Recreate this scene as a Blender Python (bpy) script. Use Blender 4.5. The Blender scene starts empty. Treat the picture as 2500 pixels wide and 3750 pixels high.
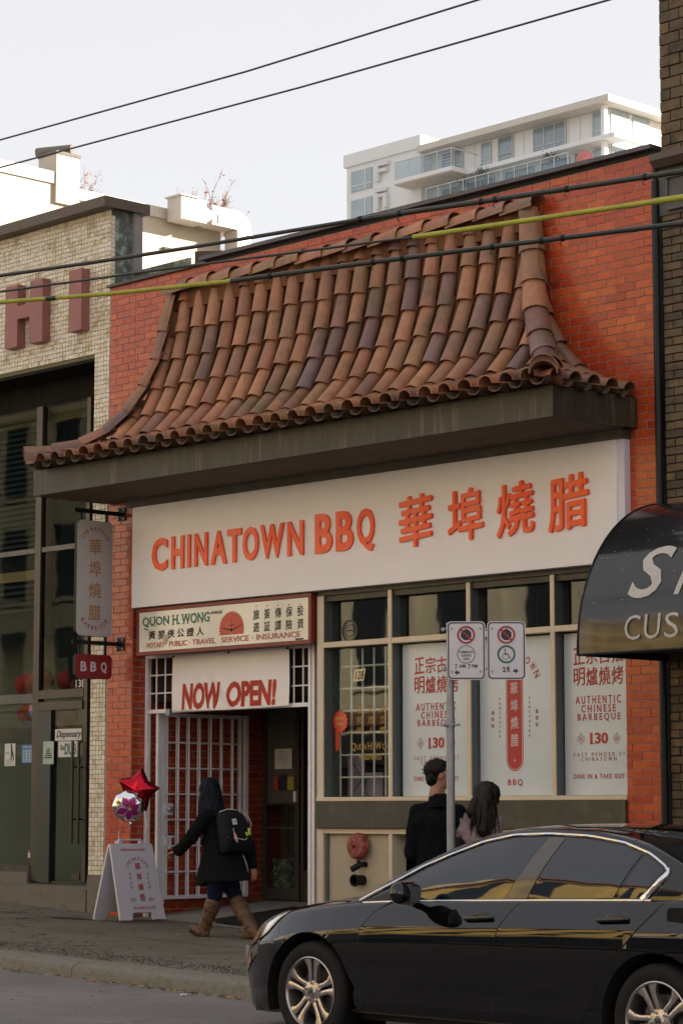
import bpy, bmesh, math, random
import numpy as np
from mathutils import Vector, Matrix
random.seed(7)
S = bpy.context.scene
COL = S.collection
R = math.radians

# ------------------------------------------------------------------ camera, sky, sun, exposure
CAM = Vector((21.43, -17.0, 1.5))
cam_d = bpy.data.cameras.new('camera'); cam = bpy.data.objects.new('camera', cam_d); COL.objects.link(cam)
cam_d.sensor_fit = 'VERTICAL'; cam_d.sensor_height = 36.0; cam_d.lens = 85.0
cam_d.clip_start = 0.1; cam_d.clip_end = 3000
_y, _p = R(136.03), R(7.082)
_f = Vector((math.cos(_y)*math.cos(_p), math.sin(_y)*math.cos(_p), math.sin(_p)))
cam.location = CAM; cam.rotation_euler = _f.to_track_quat('-Z', 'Y').to_euler()
S.camera = cam

SUN = Vector((0.66, 0.72, 0.33)).normalized()      # towards the sun
sun_d = bpy.data.lights.new('sun', 'SUN'); sun_d.energy = 5.0; sun_d.angle = R(0.55); sun_d.color = (1.0, 0.93, 0.84)
sun = bpy.data.objects.new('sun', sun_d); COL.objects.link(sun)
sun.rotation_euler = SUN.to_track_quat('Z', 'Y').to_euler(); sun.location = (0, 0, 40)

W = bpy.data.worlds.new('World'); S.world = W; W.use_nodes = True
nt = W.node_tree; nt.nodes.clear()
sky = nt.nodes.new('ShaderNodeTexSky'); sky.sky_type = 'NISHITA'; sky.sun_disc = False
sky.sun_elevation = math.asin(SUN.z); sky.sun_rotation = math.atan2(SUN.x, SUN.y)
sky.altitude = 0; sky.air_density = 1.0; sky.dust_density = 2.0; sky.ozone_density = 1.0
mixs = nt.nodes.new('ShaderNodeMixRGB'); mixs.inputs[0].default_value = 0.72
mixs.inputs[2].default_value = (3.82, 3.56, 3.42, 1)       # thin bright overcast veil, even over the whole sky
bg = nt.nodes.new('ShaderNodeBackground'); bg.inputs[1].default_value = 0.095
wo = nt.nodes.new('ShaderNodeOutputWorld')
nt.links.new(sky.outputs[0], mixs.inputs[1]); nt.links.new(mixs.outputs[0], bg.inputs[0]); nt.links.new(bg.outputs[0], wo.inputs[0])
S.view_settings.view_transform = 'Standard'; S.view_settings.look = 'None'
S.view_settings.exposure = 1.52; S.view_settings.gamma = 1.0; S.view_settings.use_curve_mapping = False
S.cycles.max_bounces = 6; S.cycles.caustics_reflective = False; S.cycles.caustics_refractive = False
S.cycles.transparent_max_bounces = 8

# ------------------------------------------------------------------ mesh helpers
class MB:
    def __init__(s): s.v = []; s.f = []; s.m = []; s.r = []; s.cm = 0; s.cr = 0.0
    def add(s, vs, fs):
        n = len(s.v); s.v.extend([tuple(p) for p in vs])
        for f in fs: s.f.append(tuple(i+n for i in f)); s.m.append(s.cm); s.r.append(s.cr)
        return s
    def box(s, x0, x1, y0, y1, z0, z1):
        x0, x1 = min(x0, x1), max(x0, x1); y0, y1 = min(y0, y1), max(y0, y1); z0, z1 = min(z0, z1), max(z0, z1)
        return s.add([(x0,y0,z0),(x1,y0,z0),(x1,y1,z0),(x0,y1,z0),(x0,y0,z1),(x1,y0,z1),(x1,y1,z1),(x0,y1,z1)],
              [(0,3,2,1),(4,5,6,7),(0,1,5,4),(1,2,6,5),(2,3,7,6),(3,0,4,7)])
    def rbox(s, x0, x1, y0, y1, z0, z1, b):        # front (-y) face chamfered
        return s.add([(x0,y1,z0),(x1,y1,z0),(x1,y1,z1),(x0,y1,z1),(x0,y0+b,z0),(x1,y0+b,z0),(x1,y0+b,z1),(x0,y0+b,z1),
               (x0+b,y0,z0+b),(x1-b,y0,z0+b),(x1-b,y0,z1-b),(x0+b,y0,z1-b)],
              [(0,1,5,4),(1,2,6,5),(2,3,7,6),(3,0,4,7),(4,5,9,8),(5,6,10,9),(6,7,11,10),(7,4,8,11),(8,9,10,11)])
    def quad(s, a, b, c, d): return s.add([a,b,c,d], [(0,1,2,3)])
    def prism(s, pts, ax, a, b):                  # polygon (2d) extruded along axis
        def P(p, h):
            return (h,p[0],p[1]) if ax == 'x' else ((p[0],h,p[1]) if ax == 'y' else (p[0],p[1],h))
        n = len(pts)
        vs = [P(p,a) for p in pts]+[P(p,b) for p in pts]
        fs = [tuple(range(n))[::-1], tuple(range(n,2*n))]+[(i,(i+1)%n,(i+1)%n+n,i+n) for i in range(n)]
        return s.add(vs, fs)
    def tube(s, path, r, n=8, caps=True):
        path = [Vector(p) for p in path]; k = len(path); rs = r if isinstance(r, (list,tuple)) else [r]*k
        vs = []; up = None
        for i, p in enumerate(path):
            t = (path[min(i+1,k-1)]-path[max(i-1,0)])
            if t.length < 1e-9: t = Vector((0,0,1))
            t.normalize()
            if up is None: up = Vector((0,0,1)) if abs(t.z) < .9 else Vector((1,0,0))
            a = t.cross(up)
            if a.length < 1e-6: a = t.cross(Vector((0,1,0)))
            a.normalize(); b = a.cross(t).normalized(); up = b
            for j in range(n):
                w = 2*math.pi*j/n; vs.append(p+(a*math.cos(w)+b*math.sin(w))*rs[i])
        fs = [(i*n+j, i*n+(j+1)%n, (i+1)*n+(j+1)%n, (i+1)*n+j) for i in range(k-1) for j in range(n)]
        if caps: fs += [tuple(range(n))[::-1], tuple(range((k-1)*n, k*n))]
        return s.add(vs, fs)
    def lathe(s, prof, c, ax='z', n=24, caps=False):      # prof: (radius, height)
        vs = []; c = Vector(c)
        for r, h in prof:
            for j in range(n):
                w = 2*math.pi*j/n; a, b = r*math.cos(w), r*math.sin(w)
                vs.append(c+Vector({'z':(a,b,h),'y':(a,h,b),'x':(h,a,b)}[ax]))
        k = len(prof)
        fs = [(i*n+j, i*n+(j+1)%n, (i+1)*n+(j+1)%n, (i+1)*n+j) for i in range(k-1) for j in range(n)]
        if caps: fs += [tuple(range(n))[::-1], tuple(range((k-1)*n, k*n))]
        return s.add(vs, fs)
    def grid(s, rows, close=False):
        n = len(rows[0]); vs = [p for r in rows for p in r]
        fs = [(i*n+j, i*n+(j+1)%n, (i+1)*n+(j+1)%n, (i+1)*n+j) for i in range(len(rows)-1) for j in range(n if close else n-1)]
        return s.add(vs, fs)
    def ell(s, c, rx, ry, rz, n=12, m=8):
        c = Vector(c); rows = []
        for i in range(m+1):
            t = math.pi*i/m
            rows.append([c+Vector((rx*math.sin(t)*math.cos(2*math.pi*j/n), ry*math.sin(t)*math.sin(2*math.pi*j/n), rz*math.cos(t))) for j in range(n)])
        return s.grid(rows, close=True)

WL = {}
def wl(o): return WL.get(o.name, Vector((0,0,0))) if o else Vector((0,0,0))
def tag(o, label=None, cat=None, group=None, kind=None):
    if label: o['label'] = label
    if cat: o['category'] = cat
    if group: o['group'] = group
    if kind: o['kind'] = kind
    return o
def thing(name, label, cat, loc=(0,0,0), group=None):
    o = bpy.data.objects.new(name, None); COL.objects.link(o); o.location = loc; o.empty_display_size = .2
    WL[o.name] = Vector(loc); return tag(o, label, cat, group)
def smooth_(me, ang=40):
    n = len(me.polygons)
    if n:
        me.polygons.foreach_set('use_smooth', [True]*n)
        try: me.set_sharp_from_angle(angle=R(ang))
        except Exception: pass
def mkmesh(name, mb, mats, off, smooth=None, rnd=False, recalc=True):
    me = bpy.data.meshes.new(name)
    me.from_pydata([(v[0]-off.x, v[1]-off.y, v[2]-off.z) for v in mb.v], [], mb.f)
    mats = mats if isinstance(mats, (list,tuple)) else [mats]
    for m in mats: me.materials.append(m)
    if len(mats) > 1: me.polygons.foreach_set('material_index', mb.m)
    if rnd:
        a = me.attributes.new('rnd', 'FLOAT', 'FACE'); a.data.foreach_set('value', mb.r)
    me.update()
    if recalc:
        b = bmesh.new(); b.from_mesh(me); bmesh.ops.recalc_face_normals(b, faces=b.faces); b.to_mesh(me); b.free()
    if smooth: smooth_(me, smooth)
    return me
def obj(name, mb, mats, parent=None, smooth=None, origin=None, rnd=False, recalc=True):
    off = wl(parent) if parent else Vector(origin or (0,0,0))
    o = bpy.data.objects.new(name, mkmesh(name, mb, mats, off, smooth, rnd, recalc)); COL.objects.link(o)
    if parent: o.parent = parent
    else: o.location = off
    WL[o.name] = off
    return o
def solo(name, mb, mats, label, cat, origin, group=None, **k):
    return tag(obj(name, mb, mats, None, origin=origin, **k), label, cat, group)
def struct(name, mb, mats, parent=None, **k):
    o = obj(name, mb, mats, parent, **k)
    if not parent: o['kind'] = 'structure'
    return o
def inst(name, me, parent, M):                    # shared mesh placed by a world matrix
    o = bpy.data.objects.new(name, me); COL.objects.link(o); o.parent = parent
    o.matrix_local = Matrix.Translation(-wl(parent)) @ M; return o

# ------------------------------------------------------------------ materials
MATS = {}
def mat(name, col, rough=.7, metal=0., var=.12, scale=6., bump=0., bscale=60., coat=0., col2=None, thr=(.45,.65), spec=.5, aniso=None, coatr=.05, usernd=0.0, vec='Object', coatior=1.5, ior=1.5):
    if name in MATS: return MATS[name]
    m = bpy.data.materials.new(name); m.use_nodes = True; t = m.node_tree; N = t.nodes; L = t.links
    b = N['Principled BSDF']; b.inputs['Roughness'].default_value = rough; b.inputs['Metallic'].default_value = metal
    b.inputs['Specular IOR Level'].default_value = spec if (rough < .7 or spec != .5) else .15
    b.inputs['Coat Weight'].default_value = coat; b.inputs['Coat Roughness'].default_value = coatr; b.inputs['Coat IOR'].default_value = coatior; b.inputs['IOR'].default_value = ior
    tc = N.new('ShaderNodeTexCoord'); co = tc.outputs[vec]
    if aniso:
        mp = N.new('ShaderNodeMapping'); mp.inputs['Scale'].default_value = aniso; L.new(co, mp.inputs[0]); co = mp.outputs[0]
    n1 = N.new('ShaderNodeTexNoise'); n1.inputs['Scale'].default_value = scale; n1.inputs['Detail'].default_value = 6; n1.inputs['Roughness'].default_value = .62
    L.new(co, n1.inputs['Vector'])
    base = N.new('ShaderNodeMixRGB'); base.inputs[1].default_value = (*col,1)
    base.inputs[2].default_value = (*(col2 or tuple(c*.55 for c in col)),1)
    if col2:
        mr = N.new('ShaderNodeMapRange'); mr.inputs[1].default_value = thr[0]; mr.inputs[2].default_value = thr[1]
        L.new(n1.outputs['Fac'], mr.inputs[0]); L.new(mr.outputs[0], base.inputs[0])
    else: base.inputs[0].default_value = 0
    hv = N.new('ShaderNodeHueSaturation'); L.new(base.outputs[0], hv.inputs['Color'])
    mv = N.new('ShaderNodeMapRange'); mv.inputs[1].default_value = .25; mv.inputs[2].default_value = .75
    mv.inputs[3].default_value = 1-var; mv.inputs[4].default_value = 1+var; L.new(n1.outputs['Fac'], mv.inputs[0])
    val = mv.outputs[0]
    if usernd:
        oi = N.new('ShaderNodeObjectInfo'); at = N.new('ShaderNodeAttribute'); at.attribute_name = 'rnd'
        ad = N.new('ShaderNodeMath'); ad.operation = 'ADD'; L.new(oi.outputs['Random'], ad.inputs[0]); L.new(at.outputs['Fac'], ad.inputs[1])
        fr = N.new('ShaderNodeMath'); fr.operation = 'FRACT'; L.new(ad.outputs[0], fr.inputs[0])
        m2 = N.new('ShaderNodeMapRange'); m2.inputs[3].default_value = 1-usernd; m2.inputs[4].default_value = 1+usernd; L.new(fr.outputs[0], m2.inputs[0])
        mm = N.new('ShaderNodeMath'); mm.operation = 'MULTIPLY'; L.new(val, mm.inputs[0]); L.new(m2.outputs[0], mm.inputs[1]); val = mm.outputs[0]
    L.new(val, hv.inputs['Value']); L.new(hv.outputs[0], b.inputs['Base Color'])
    if bump:
        n2 = N.new('ShaderNodeTexNoise'); n2.inputs['Scale'].default_value = bscale; n2.inputs['Detail'].default_value = 4; L.new(co, n2.inputs['Vector'])
        bp = N.new('ShaderNodeBump'); bp.inputs['Strength'].default_value = bump; bp.inputs['Distance'].default_value = .01
        L.new(n2.outputs['Fac'], bp.inputs['Height']); L.new(bp.outputs[0], b.inputs['Normal'])
        if coat: L.new(bp.outputs[0], b.inputs['Coat Normal'])
    MATS[name] = m; return m
def ramp_mat(name, stops, rough, bump=.3, bscale=30, moss=None, coat=0, scale=9, spec=.5, coatr=.15, streak=None, mossthr=(.56,.68)):
    """per-piece colour picked at random from a ramp, plus grime / moss patches"""
    m = bpy.data.materials.new(name); m.use_nodes = True; t = m.node_tree; N = t.nodes; L = t.links
    b = N['Principled BSDF']; b.inputs['Roughness'].default_value = rough; b.inputs['Specular IOR Level'].default_value = spec
    b.inputs['Coat Weight'].default_value = coat; b.inputs['Coat Roughness'].default_value = coatr
    oi = N.new('ShaderNodeObjectInfo'); at = N.new('ShaderNodeAttribute'); at.attribute_name = 'rnd'
    ad = N.new('ShaderNodeMath'); ad.operation = 'ADD'; L.new(oi.outputs['Random'], ad.inputs[0]); L.new(at.outputs['Fac'], ad.inputs[1])
    fr = N.new('ShaderNodeMath'); fr.operation = 'FRACT'; L.new(ad.outputs[0], fr.inputs[0])
    rp = N.new('ShaderNodeValToRGB'); e = rp.color_ramp.elements
    for i, (p, c) in enumerate(stops):
        q = e[i] if i < 2 else e.new(p)
        q.position = p; q.color = (*c,1)
    L.new(fr.outputs[0], rp.inputs[0])
    geo = N.new('ShaderNodeNewGeometry')
    n1 = N.new('ShaderNodeTexNoise'); n1.inputs['Scale'].default_value = scale; n1.inputs['Detail'].default_value = 7; n1.inputs['Roughness'].default_value = .65
    L.new(geo.outputs['Position'], n1.inputs['Vector'])
    mv = N.new('ShaderNodeMapRange'); mv.inputs[1].default_value = .3; mv.inputs[2].default_value = .7; mv.inputs[3].default_value = .72; mv.inputs[4].default_value = 1.22
    L.new(n1.outputs['Fac'], mv.inputs[0])
    hv = N.new('ShaderNodeHueSaturation'); L.new(rp.outputs[0], hv.inputs['Color']); L.new(mv.outputs[0], hv.inputs['Value'])
    out = hv.outputs[0]
    if moss:
        n3 = N.new('ShaderNodeTexNoise'); n3.inputs['Scale'].default_value = 3.1; n3.inputs['Detail'].default_value = 8; n3.inputs['Roughness'].default_value = .7
        L.new(geo.outputs['Position'], n3.inputs['Vector'])
        m3 = N.new('ShaderNodeMapRange'); m3.inputs[1].default_value = mossthr[0]; m3.inputs[2].default_value = mossthr[1]; m3.inputs[4].default_value = .75; L.new(n3.outputs['Fac'], m3.inputs[0])
        mx = N.new('ShaderNodeMixRGB'); L.new(m3.outputs[0], mx.inputs[0]); L.new(out, mx.inputs[1]); mx.inputs[2].default_value = (*moss,1); out = mx.outputs[0]
    L.new(out, b.inputs['Base Color'])
    n2 = N.new('ShaderNodeTexNoise'); n2.inputs['Scale'].default_value = bscale; n2.inputs['Detail'].default_value = 5; L.new(geo.outputs['Position'], n2.inputs['Vector'])
    bp = N.new('ShaderNodeBump'); bp.inputs['Strength'].default_value = bump; bp.inputs['Distance'].default_value = .006
    L.new(n2.outputs['Fac'], bp.inputs['Height']); L.new(bp.outputs[0], b.inputs['Normal'])
    if coat: L.new(bp.outputs[0], b.inputs['Coat Normal'])
    MATS[name] = m; return m
def glass(name, tint=(.75,.8,.78), refl=1.0, bump=0.0, ior=1.5):
    m = bpy.data.materials.new(name); m.use_nodes = True; t = m.node_tree; N = t.nodes; L = t.links; N.remove(N['Principled BSDF'])
    tr = N.new('ShaderNodeBsdfTransparent'); tr.inputs[0].default_value = (*tint,1)
    gl = N.new('ShaderNodeBsdfGlossy'); gl.inputs['Roughness'].default_value = .015; gl.inputs[0].default_value = (.95,.97,.96,1)
    lw = N.new('ShaderNodeLayerWeight'); lw.inputs[0].default_value = .5
    pw = N.new('ShaderNodeMath'); pw.operation = 'POWER'; pw.inputs[1].default_value = 5; L.new(lw.outputs['Facing'], pw.inputs[0])
    mu = N.new('ShaderNodeMath'); mu.operation = 'MULTIPLY_ADD'; mu.use_clamp = True; mu.inputs[1].default_value = .96*refl; mu.inputs[2].default_value = .045*refl; L.new(pw.outputs[0], mu.inputs[0])
    mx = N.new('ShaderNodeMixShader'); L.new(mu.outputs[0], mx.inputs[0]); L.new(tr.outputs[0], mx.inputs[1]); L.new(gl.outputs[0], mx.inputs[2])
    if bump:
        tc = N.new('ShaderNodeTexCoord'); n2 = N.new('ShaderNodeTexNoise'); n2.inputs['Scale'].default_value = 1.6; L.new(tc.outputs['Object'], n2.inputs['Vector'])
        bp = N.new('ShaderNodeBump'); bp.inputs['Strength'].default_value = bump; bp.inputs['Distance'].default_value = .02; L.new(n2.outputs['Fac'], bp.inputs['Height'])
        L.new(bp.outputs[0], gl.inputs['Normal'])
    L.new(mx.outputs[0], N['Material Output'].inputs[0]); MATS[name] = m; return m

# ------------------------------------------------------------------ lettering (Blender's built-in font)
_TC = {}
def glyphs(body, depth=.004, bold=0., spacing=1.):
    key = (body, round(depth,4), bold, spacing)
    if key in _TC: return _TC[key]
    cu = bpy.data.curves.new('lettering', 'FONT'); cu.body = body; cu.size = 1.0; cu.extrude = depth; cu.offset = bold
    cu.space_character = spacing; cu.resolution_u = 3; cu.align_x = 'LEFT'
    o = bpy.data.objects.new('lettering_tmp', cu); COL.objects.link(o)
    me = bpy.data.meshes.new_from_object(o.evaluated_get(bpy.context.evaluated_depsgraph_get()))
    vs = [tuple(v.co) for v in me.vertices]; fs = [tuple(p.vertices) for p in me.polygons]
    bpy.data.objects.remove(o); bpy.data.curves.remove(cu); bpy.data.meshes.remove(me)
    a = np.array(vs) if vs else np.zeros((1,3))
    _TC[key] = (a, fs, a.min(0), a.max(0)); return _TC[key]
def put_text(mb, body, p0, ex, ey, w, h, depth=.002, bold=.0, spacing=1., shear=0., skew=0., keep=False):
    """fit text into the w x h rectangle whose lower left corner is p0"""
    if bold > 0 and any(ord(c) > 0x2e80 for c in body):      # brush-weight characters: slightly shifted overlapping strokes
        k = bold*.9*w
        for dx, dy, dd in ((-1,0,.0),(1,0,.06),(0,1,.12),(0,-1,.18),(.0,.0,.24)):
            put_text(mb, body, Vector(p0)+Vector(ex)*k*(dx+1)*.9+Vector(ey)*k*(dy+1)*.9, ex, ey, w-2*k*.9, h-2*k*.9, depth*(1+dd), 0., spacing, shear, skew)
        return
    a, fs, lo, hi = glyphs(body, .5, bold, spacing)
    sx = w/max(hi[0]-lo[0],1e-6); sy = h/max(hi[1]-lo[1],1e-6)
    ex = Vector(ex); ey = Vector(ey); en = ex.cross(ey); p0 = Vector(p0); vs = []
    for x, y, z in a:
        X = (x-lo[0])*sx; Y = (y-lo[1])*sy
        vs.append(p0+ex*(X+shear*Y)+ey*(Y+skew*X)+en*((z+.5)*depth))
    mb.add(vs, fs)
FX, FZ = (1,0,0), (0,0,1)
def wall_text(body, x0, x1, z0, z1, y, **k):
    mb = MB(); put_text(mb, body, (x0,y,z0), FX, FZ, x1-x0, z1-z0, **k); return mb
def arc_text(mb, body, c, ex, ey, rad, a0, a1, w, h, depth=.002, bold=0., flip=False):
    n = len(body); ex = Vector(ex); ey = Vector(ey); c = Vector(c)
    for i, ch in enumerate(body):
        if ch == ' ': continue
        a = R(a0+(a1-a0)*i/(n-1)); d = ex*math.cos(a)+ey*math.sin(a)
        upv = d if not flip else -d; rt = Vector((0,0,0))
        rt = ex*math.sin(a)-ey*math.cos(a)
        if flip: rt = -rt
        put_text(mb, ch, c+d*rad-rt*(w/2)-upv*(h/2), rt, upv, w*(.35 if ch == 'I' else 1), h, depth=depth, bold=bold)
def rrect(x0, x1, z0, z1, r, n=5):
    pts = []
    for cx, cz, a in ((x1-r,z1-r,0),(x0+r,z1-r,90),(x0+r,z0+r,180),(x1-r,z0+r,270)):
        for i in range(n+1):
            w = R(a+90*i/n); pts.append((cx+r*math.cos(w), cz+r*math.sin(w)))
    return pts
def ring(mb, c, ex, ey, r0, r1, depth, n=32, a0=0, a1=360, off=0.):
    c = Vector(c); ex = Vector(ex); ey = Vector(ey); en = ex.cross(ey); rows = []
    for rr, d in ((r0,off),(r0,off+depth),(r1,off+depth),(r1,off)):
        rows.append([c+ex*(rr*math.cos(R(a0+(a1-a0)*j/n)))+ey*(rr*math.sin(R(a0+(a1-a0)*j/n)))+en*d for j in range(n+1)])
    rows.append(rows[0]); mb.grid(rows)
def plate(mb, c, ex, ey, pts, d0, d1):           # polygon in a local plane, extruded along its normal
    c = Vector(c); ex = Vector(ex); ey = Vector(ey); en = ex.cross(ey); n = len(pts)
    vs = [c+ex*p[0]+ey*p[1]+en*d0 for p in pts]+[c+ex*p[0]+ey*p[1]+en*d1 for p in pts]
    mb.add(vs, [tuple(range(n))[::-1], tuple(range(n,2*n))]+[(i,(i+1)%n,(i+1)%n+n,i+n) for i in range(n)])
# ------------------------------------------------------------------ shared materials
M_brick = ramp_mat('glazed_red_brick', [(0,(.42,.052,.012)),(.3,(.49,.072,.015)),(.6,(.38,.040,.012)),(.85,(.54,.096,.018)),(1,(.32,.034,.014))], .42, bump=.40, bscale=26, coat=.55, coatr=.12, scale=14, spec=.25)
M_mortar = mat('mortar', (.36,.28,.26), .9, var=.25, scale=20, bump=.3)
M_tile = ramp_mat('terracotta_roof_tile', [(0,(.37,.160,.075)),(.2,(.29,.118,.062)),(.38,(.42,.190,.088)),(.55,(.24,.115,.072)),(.68,(.30,.160,.072)),(.82,(.22,.095,.055)),(.92,(.16,.100,.098)),(1,(.35,.145,.070))], .48, bump=.3, bscale=45, moss=(.085,.085,.025), scale=5, mossthr=(.50,.70))
M_tilein = mat('roof_tile_underside', (.16,.075,.04), .9, var=.3)
M_fascia = mat('weathered_fascia', (.040,.034,.021), .5, var=.35, scale=2.2, bump=.2, col2=(.105,.075,.045), thr=(.55,.68), aniso=(7,7,.6))
M_soffit = mat('soffit_board', (.115,.098,.076), .75, var=.22, scale=1.5, aniso=(1,5,1))
M_white = mat('white_sign_enamel', (.85,.84,.88), .38, var=.03, scale=2)
M_edge = mat('white_sign_edge', (.70,.70,.78), .5, var=.03)
M_orange = mat('orange_red_acrylic', (.95,.090,.008), .4, var=.05, coat=.25, spec=.3)
M_cream = mat('cream_painted_metal', (.66,.57,.43), .5, var=.10, scale=3, bump=.05)
M_creampan = mat('cream_stucco_panel', (.52,.45,.33), .85, var=.14, scale=2.2, bump=.35, bscale=90, col2=(.44,.38,.27), thr=(.5,.8))
M_olive = mat('dark_olive_paint', (.055,.052,.038), .5, var=.3, scale=5, bump=.15, col2=(.09,.085,.06), thr=(.55,.8))
M_reveal = mat('grey_frame_side', (.12,.135,.14), .5, var=.1)
M_whitemetal = mat('white_painted_steel', (.82,.81,.85), .42, var=.08, scale=9, bump=.08)
M_redpaint = mat('maroon_sign_case', (.20,.028,.020), .42, var=.15)
M_glass = glass('window_glass', (.88,.91,.87), .62, bump=.05)
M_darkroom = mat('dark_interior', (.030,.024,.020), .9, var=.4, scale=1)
M_black = mat('black_metal', (.010,.011,.012), .5, var=.2, spec=.25)
M_steel = mat('galvanised_steel', (.30,.31,.33), .5, .55, var=.18, scale=14, bump=.12)
M_chrome = mat('chrome', (.80,.80,.82), .08, 1.0, var=.02)
M_conc = mat('concrete', (.19,.175,.15), .92, var=.22, scale=7, bump=.5, bscale=70, col2=(.11,.11,.085), thr=(.5,.72))
M_kerb = mat('granite_kerb', (.21,.20,.175), .9, var=.35, scale=9, bump=1.0, bscale=30, col2=(.09,.095,.06), thr=(.48,.72))
def ground_mat(name, c1, c2, sp, patch, rough=.93, cracks=0):
    m = bpy.data.materials.new(name); m.use_nodes = True; t = m.node_tree; N = t.nodes; L = t.links; b = N['Principled BSDF']; b.inputs['Roughness'].default_value = rough; b.inputs['Specular IOR Level'].default_value = .2
    g = N.new('ShaderNodeNewGeometry')
    def nz(s, d=6, r=.6):
        n = N.new('ShaderNodeTexNoise'); n.inputs['Scale'].default_value = s; n.inputs['Detail'].default_value = d; n.inputs['Roughness'].default_value = r; L.new(g.outputs['Position'], n.inputs['Vector']); return n.outputs['Fac']
    def mp(x, a, b_, c=0, d=1):
        n = N.new('ShaderNodeMapRange'); n.inputs[1].default_value = a; n.inputs[2].default_value = b_; n.inputs[3].default_value = c; n.inputs[4].default_value = d; L.new(x, n.inputs[0]); return n.outputs[0]
    def mx(f, a, c):
        n = N.new('ShaderNodeMixRGB'); L.new(f, n.inputs[0])
        if isinstance(a, tuple): n.inputs[1].default_value = (*a,1)
        else: L.new(a, n.inputs[1])
        n.inputs[2].default_value = (*c,1); return n.outputs[0]
    o = mx(mp(nz(.7), .35, .65), c1, c2)
    o = mx(mp(nz(2.3, 8, .7), .56, .68, 0, .8), o, patch)
    v = N.new('ShaderNodeTexVoronoi'); v.inputs['Scale'].default_value = 42; L.new(g.outputs['Position'], v.inputs['Vector'])
    o = mx(mp(v.outputs['Distance'], .22, .08, 0, .75), o, sp)
    v2 = N.new('ShaderNodeTexVoronoi'); v2.inputs['Scale'].default_value = 24; L.new(g.outputs['Position'], v2.inputs['Vector'])
    o = mx(mp(v2.outputs['Distance'], .16, .05, 0, .7), o, tuple(x*.25 for x in c1))
    if cracks:
        v3 = N.new('ShaderNodeTexVoronoi'); v3.feature = 'DISTANCE_TO_EDGE'; v3.inputs['Scale'].default_value = cracks; v3.inputs['Randomness'].default_value = 1
        wv = N.new('ShaderNodeVectorMath'); wv.operation = 'ADD'; nn = N.new('ShaderNodeTexNoise'); nn.inputs['Scale'].default_value = 2.2; L.new(g.outputs['Position'], nn.inputs['Vector'])
        L.new(g.outputs['Position'], wv.inputs[0]); L.new(nn.outputs['Color'], wv.inputs[1]); L.new(wv.outputs[0], v3.inputs['Vector'])
        o = mx(mp(v3.outputs['Distance'], .010, .003, 0, .8), o, (.03,.028,.022))
    L.new(o, b.inputs['Base Color'])
    bp = N.new('ShaderNodeBump'); bp.inputs['Strength'].default_value = .9; bp.inputs['Distance'].default_value = .012; L.new(nz(90, 3), bp.inputs['Height']); L.new(bp.outputs[0], b.inputs['Normal'])
    MATS[name] = m; return m
M_road = ground_mat('asphalt', (.235,.222,.218), (.180,.169,.166), (.26,.25,.24), (.13,.12,.115))
M_walk = ground_mat('sidewalk_aggregate', (.185,.168,.136), (.130,.119,.093), (.30,.28,.24), (.066,.060,.042), cracks=.42)
M_slab = ground_mat('entry_slab', (.30,.285,.26), (.25,.24,.22), (.36,.35,.33), (.2,.19,.17))

# ------------------------------------------------------------------ the ground
def zw(x): return .35-.025*(x-1)+(.035*(-.3-x) if x < -.3 else 0)          # pavement height
def zwc(x): return zw(max(-14, min(x, 30)))
def zr(x, y):                                                              # road height with a slight crown
    x = max(-14, min(x, 30)); return .165-.027*(x-4)+.02*min(max(-4.3-y, 0), 7)-.02*max(-y-16, 0)*.8
g = MB(); g.quad((-900,-900,-1.2),(900,-900,-1.2),(900,900,-1.2),(-900,900,-1.2)); struct('ground', g, M_conc)
g = MB(); xs = [-120,-60,-30]+[-14+i*1.1 for i in range(41)]+[60,120]; ys = [-4.42,-5,-6,-7.5,-9,-11.3,-14,-16,-18,-20.5]
g.grid([[(x,y,zr(x,y)) for y in ys] for x in xs]); struct('road', g, M_road, smooth=60)
g = MB(); g.grid([[(x,y,zwc(x)) for y in (0.02,-.5,-1,-2,-3,-3.98)] for x in xs]); struct('sidewalk', g, M_walk, smooth=60)
g = MB(); g.grid([[(x,y,zr(x,-20.4)+.13) for y in (-20.5,-27.2)] for x in xs]); struct('sidewalk', g, M_walk)
g = MB(); g.box(-120,120,-20.5,-20.35,-1,.05); struct('kerb', g, M_kerb)
kb = thing('kerb', None, None, (4,-4.2,.2)); kb['kind'] = 'structure'
x = -14.0; rk = random.Random(3)
while x < 26:
    l = rk.uniform(.55,1.5) if x > 5.6 else rk.uniform(1.6,2.6)
    z = zw(x+l/2); s1, s2 = zw(x), zw(x+l); m = MB(); y0 = -4.40+rk.uniform(-.02,.02) if x > 5.6 else -4.39; d = rk.uniform(.0,.018) if x > 5.6 else .004
    a, b = x+.008, x+l-.008
    rows = []
    for k in range(5):
        t = k/4; xx = a+(b-a)*t; zt = s1+(s2-s1)*t+.004-d*.4; j = rk.uniform(-.012,.012) if x > 5.6 else rk.uniform(-.003,.003)
        rows.append([(xx,-3.975,zt-.3),(xx,-3.975,zt),(xx,y0+.07+j,zt+j*.4),(xx,y0+.02+j,zt-.022),(xx,y0+j,zt-.06),(xx,y0-.012+j*.5,zt-.4)])
    m.grid(rows); m.add(rows[0], [(0,1,2,3,4,5)]); m.add(rows[-1], [(5,4,3,2,1,0)])
    obj('kerb_stone', m, M_kerb, kb, smooth=35); x += l
jt = MB()
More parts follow.
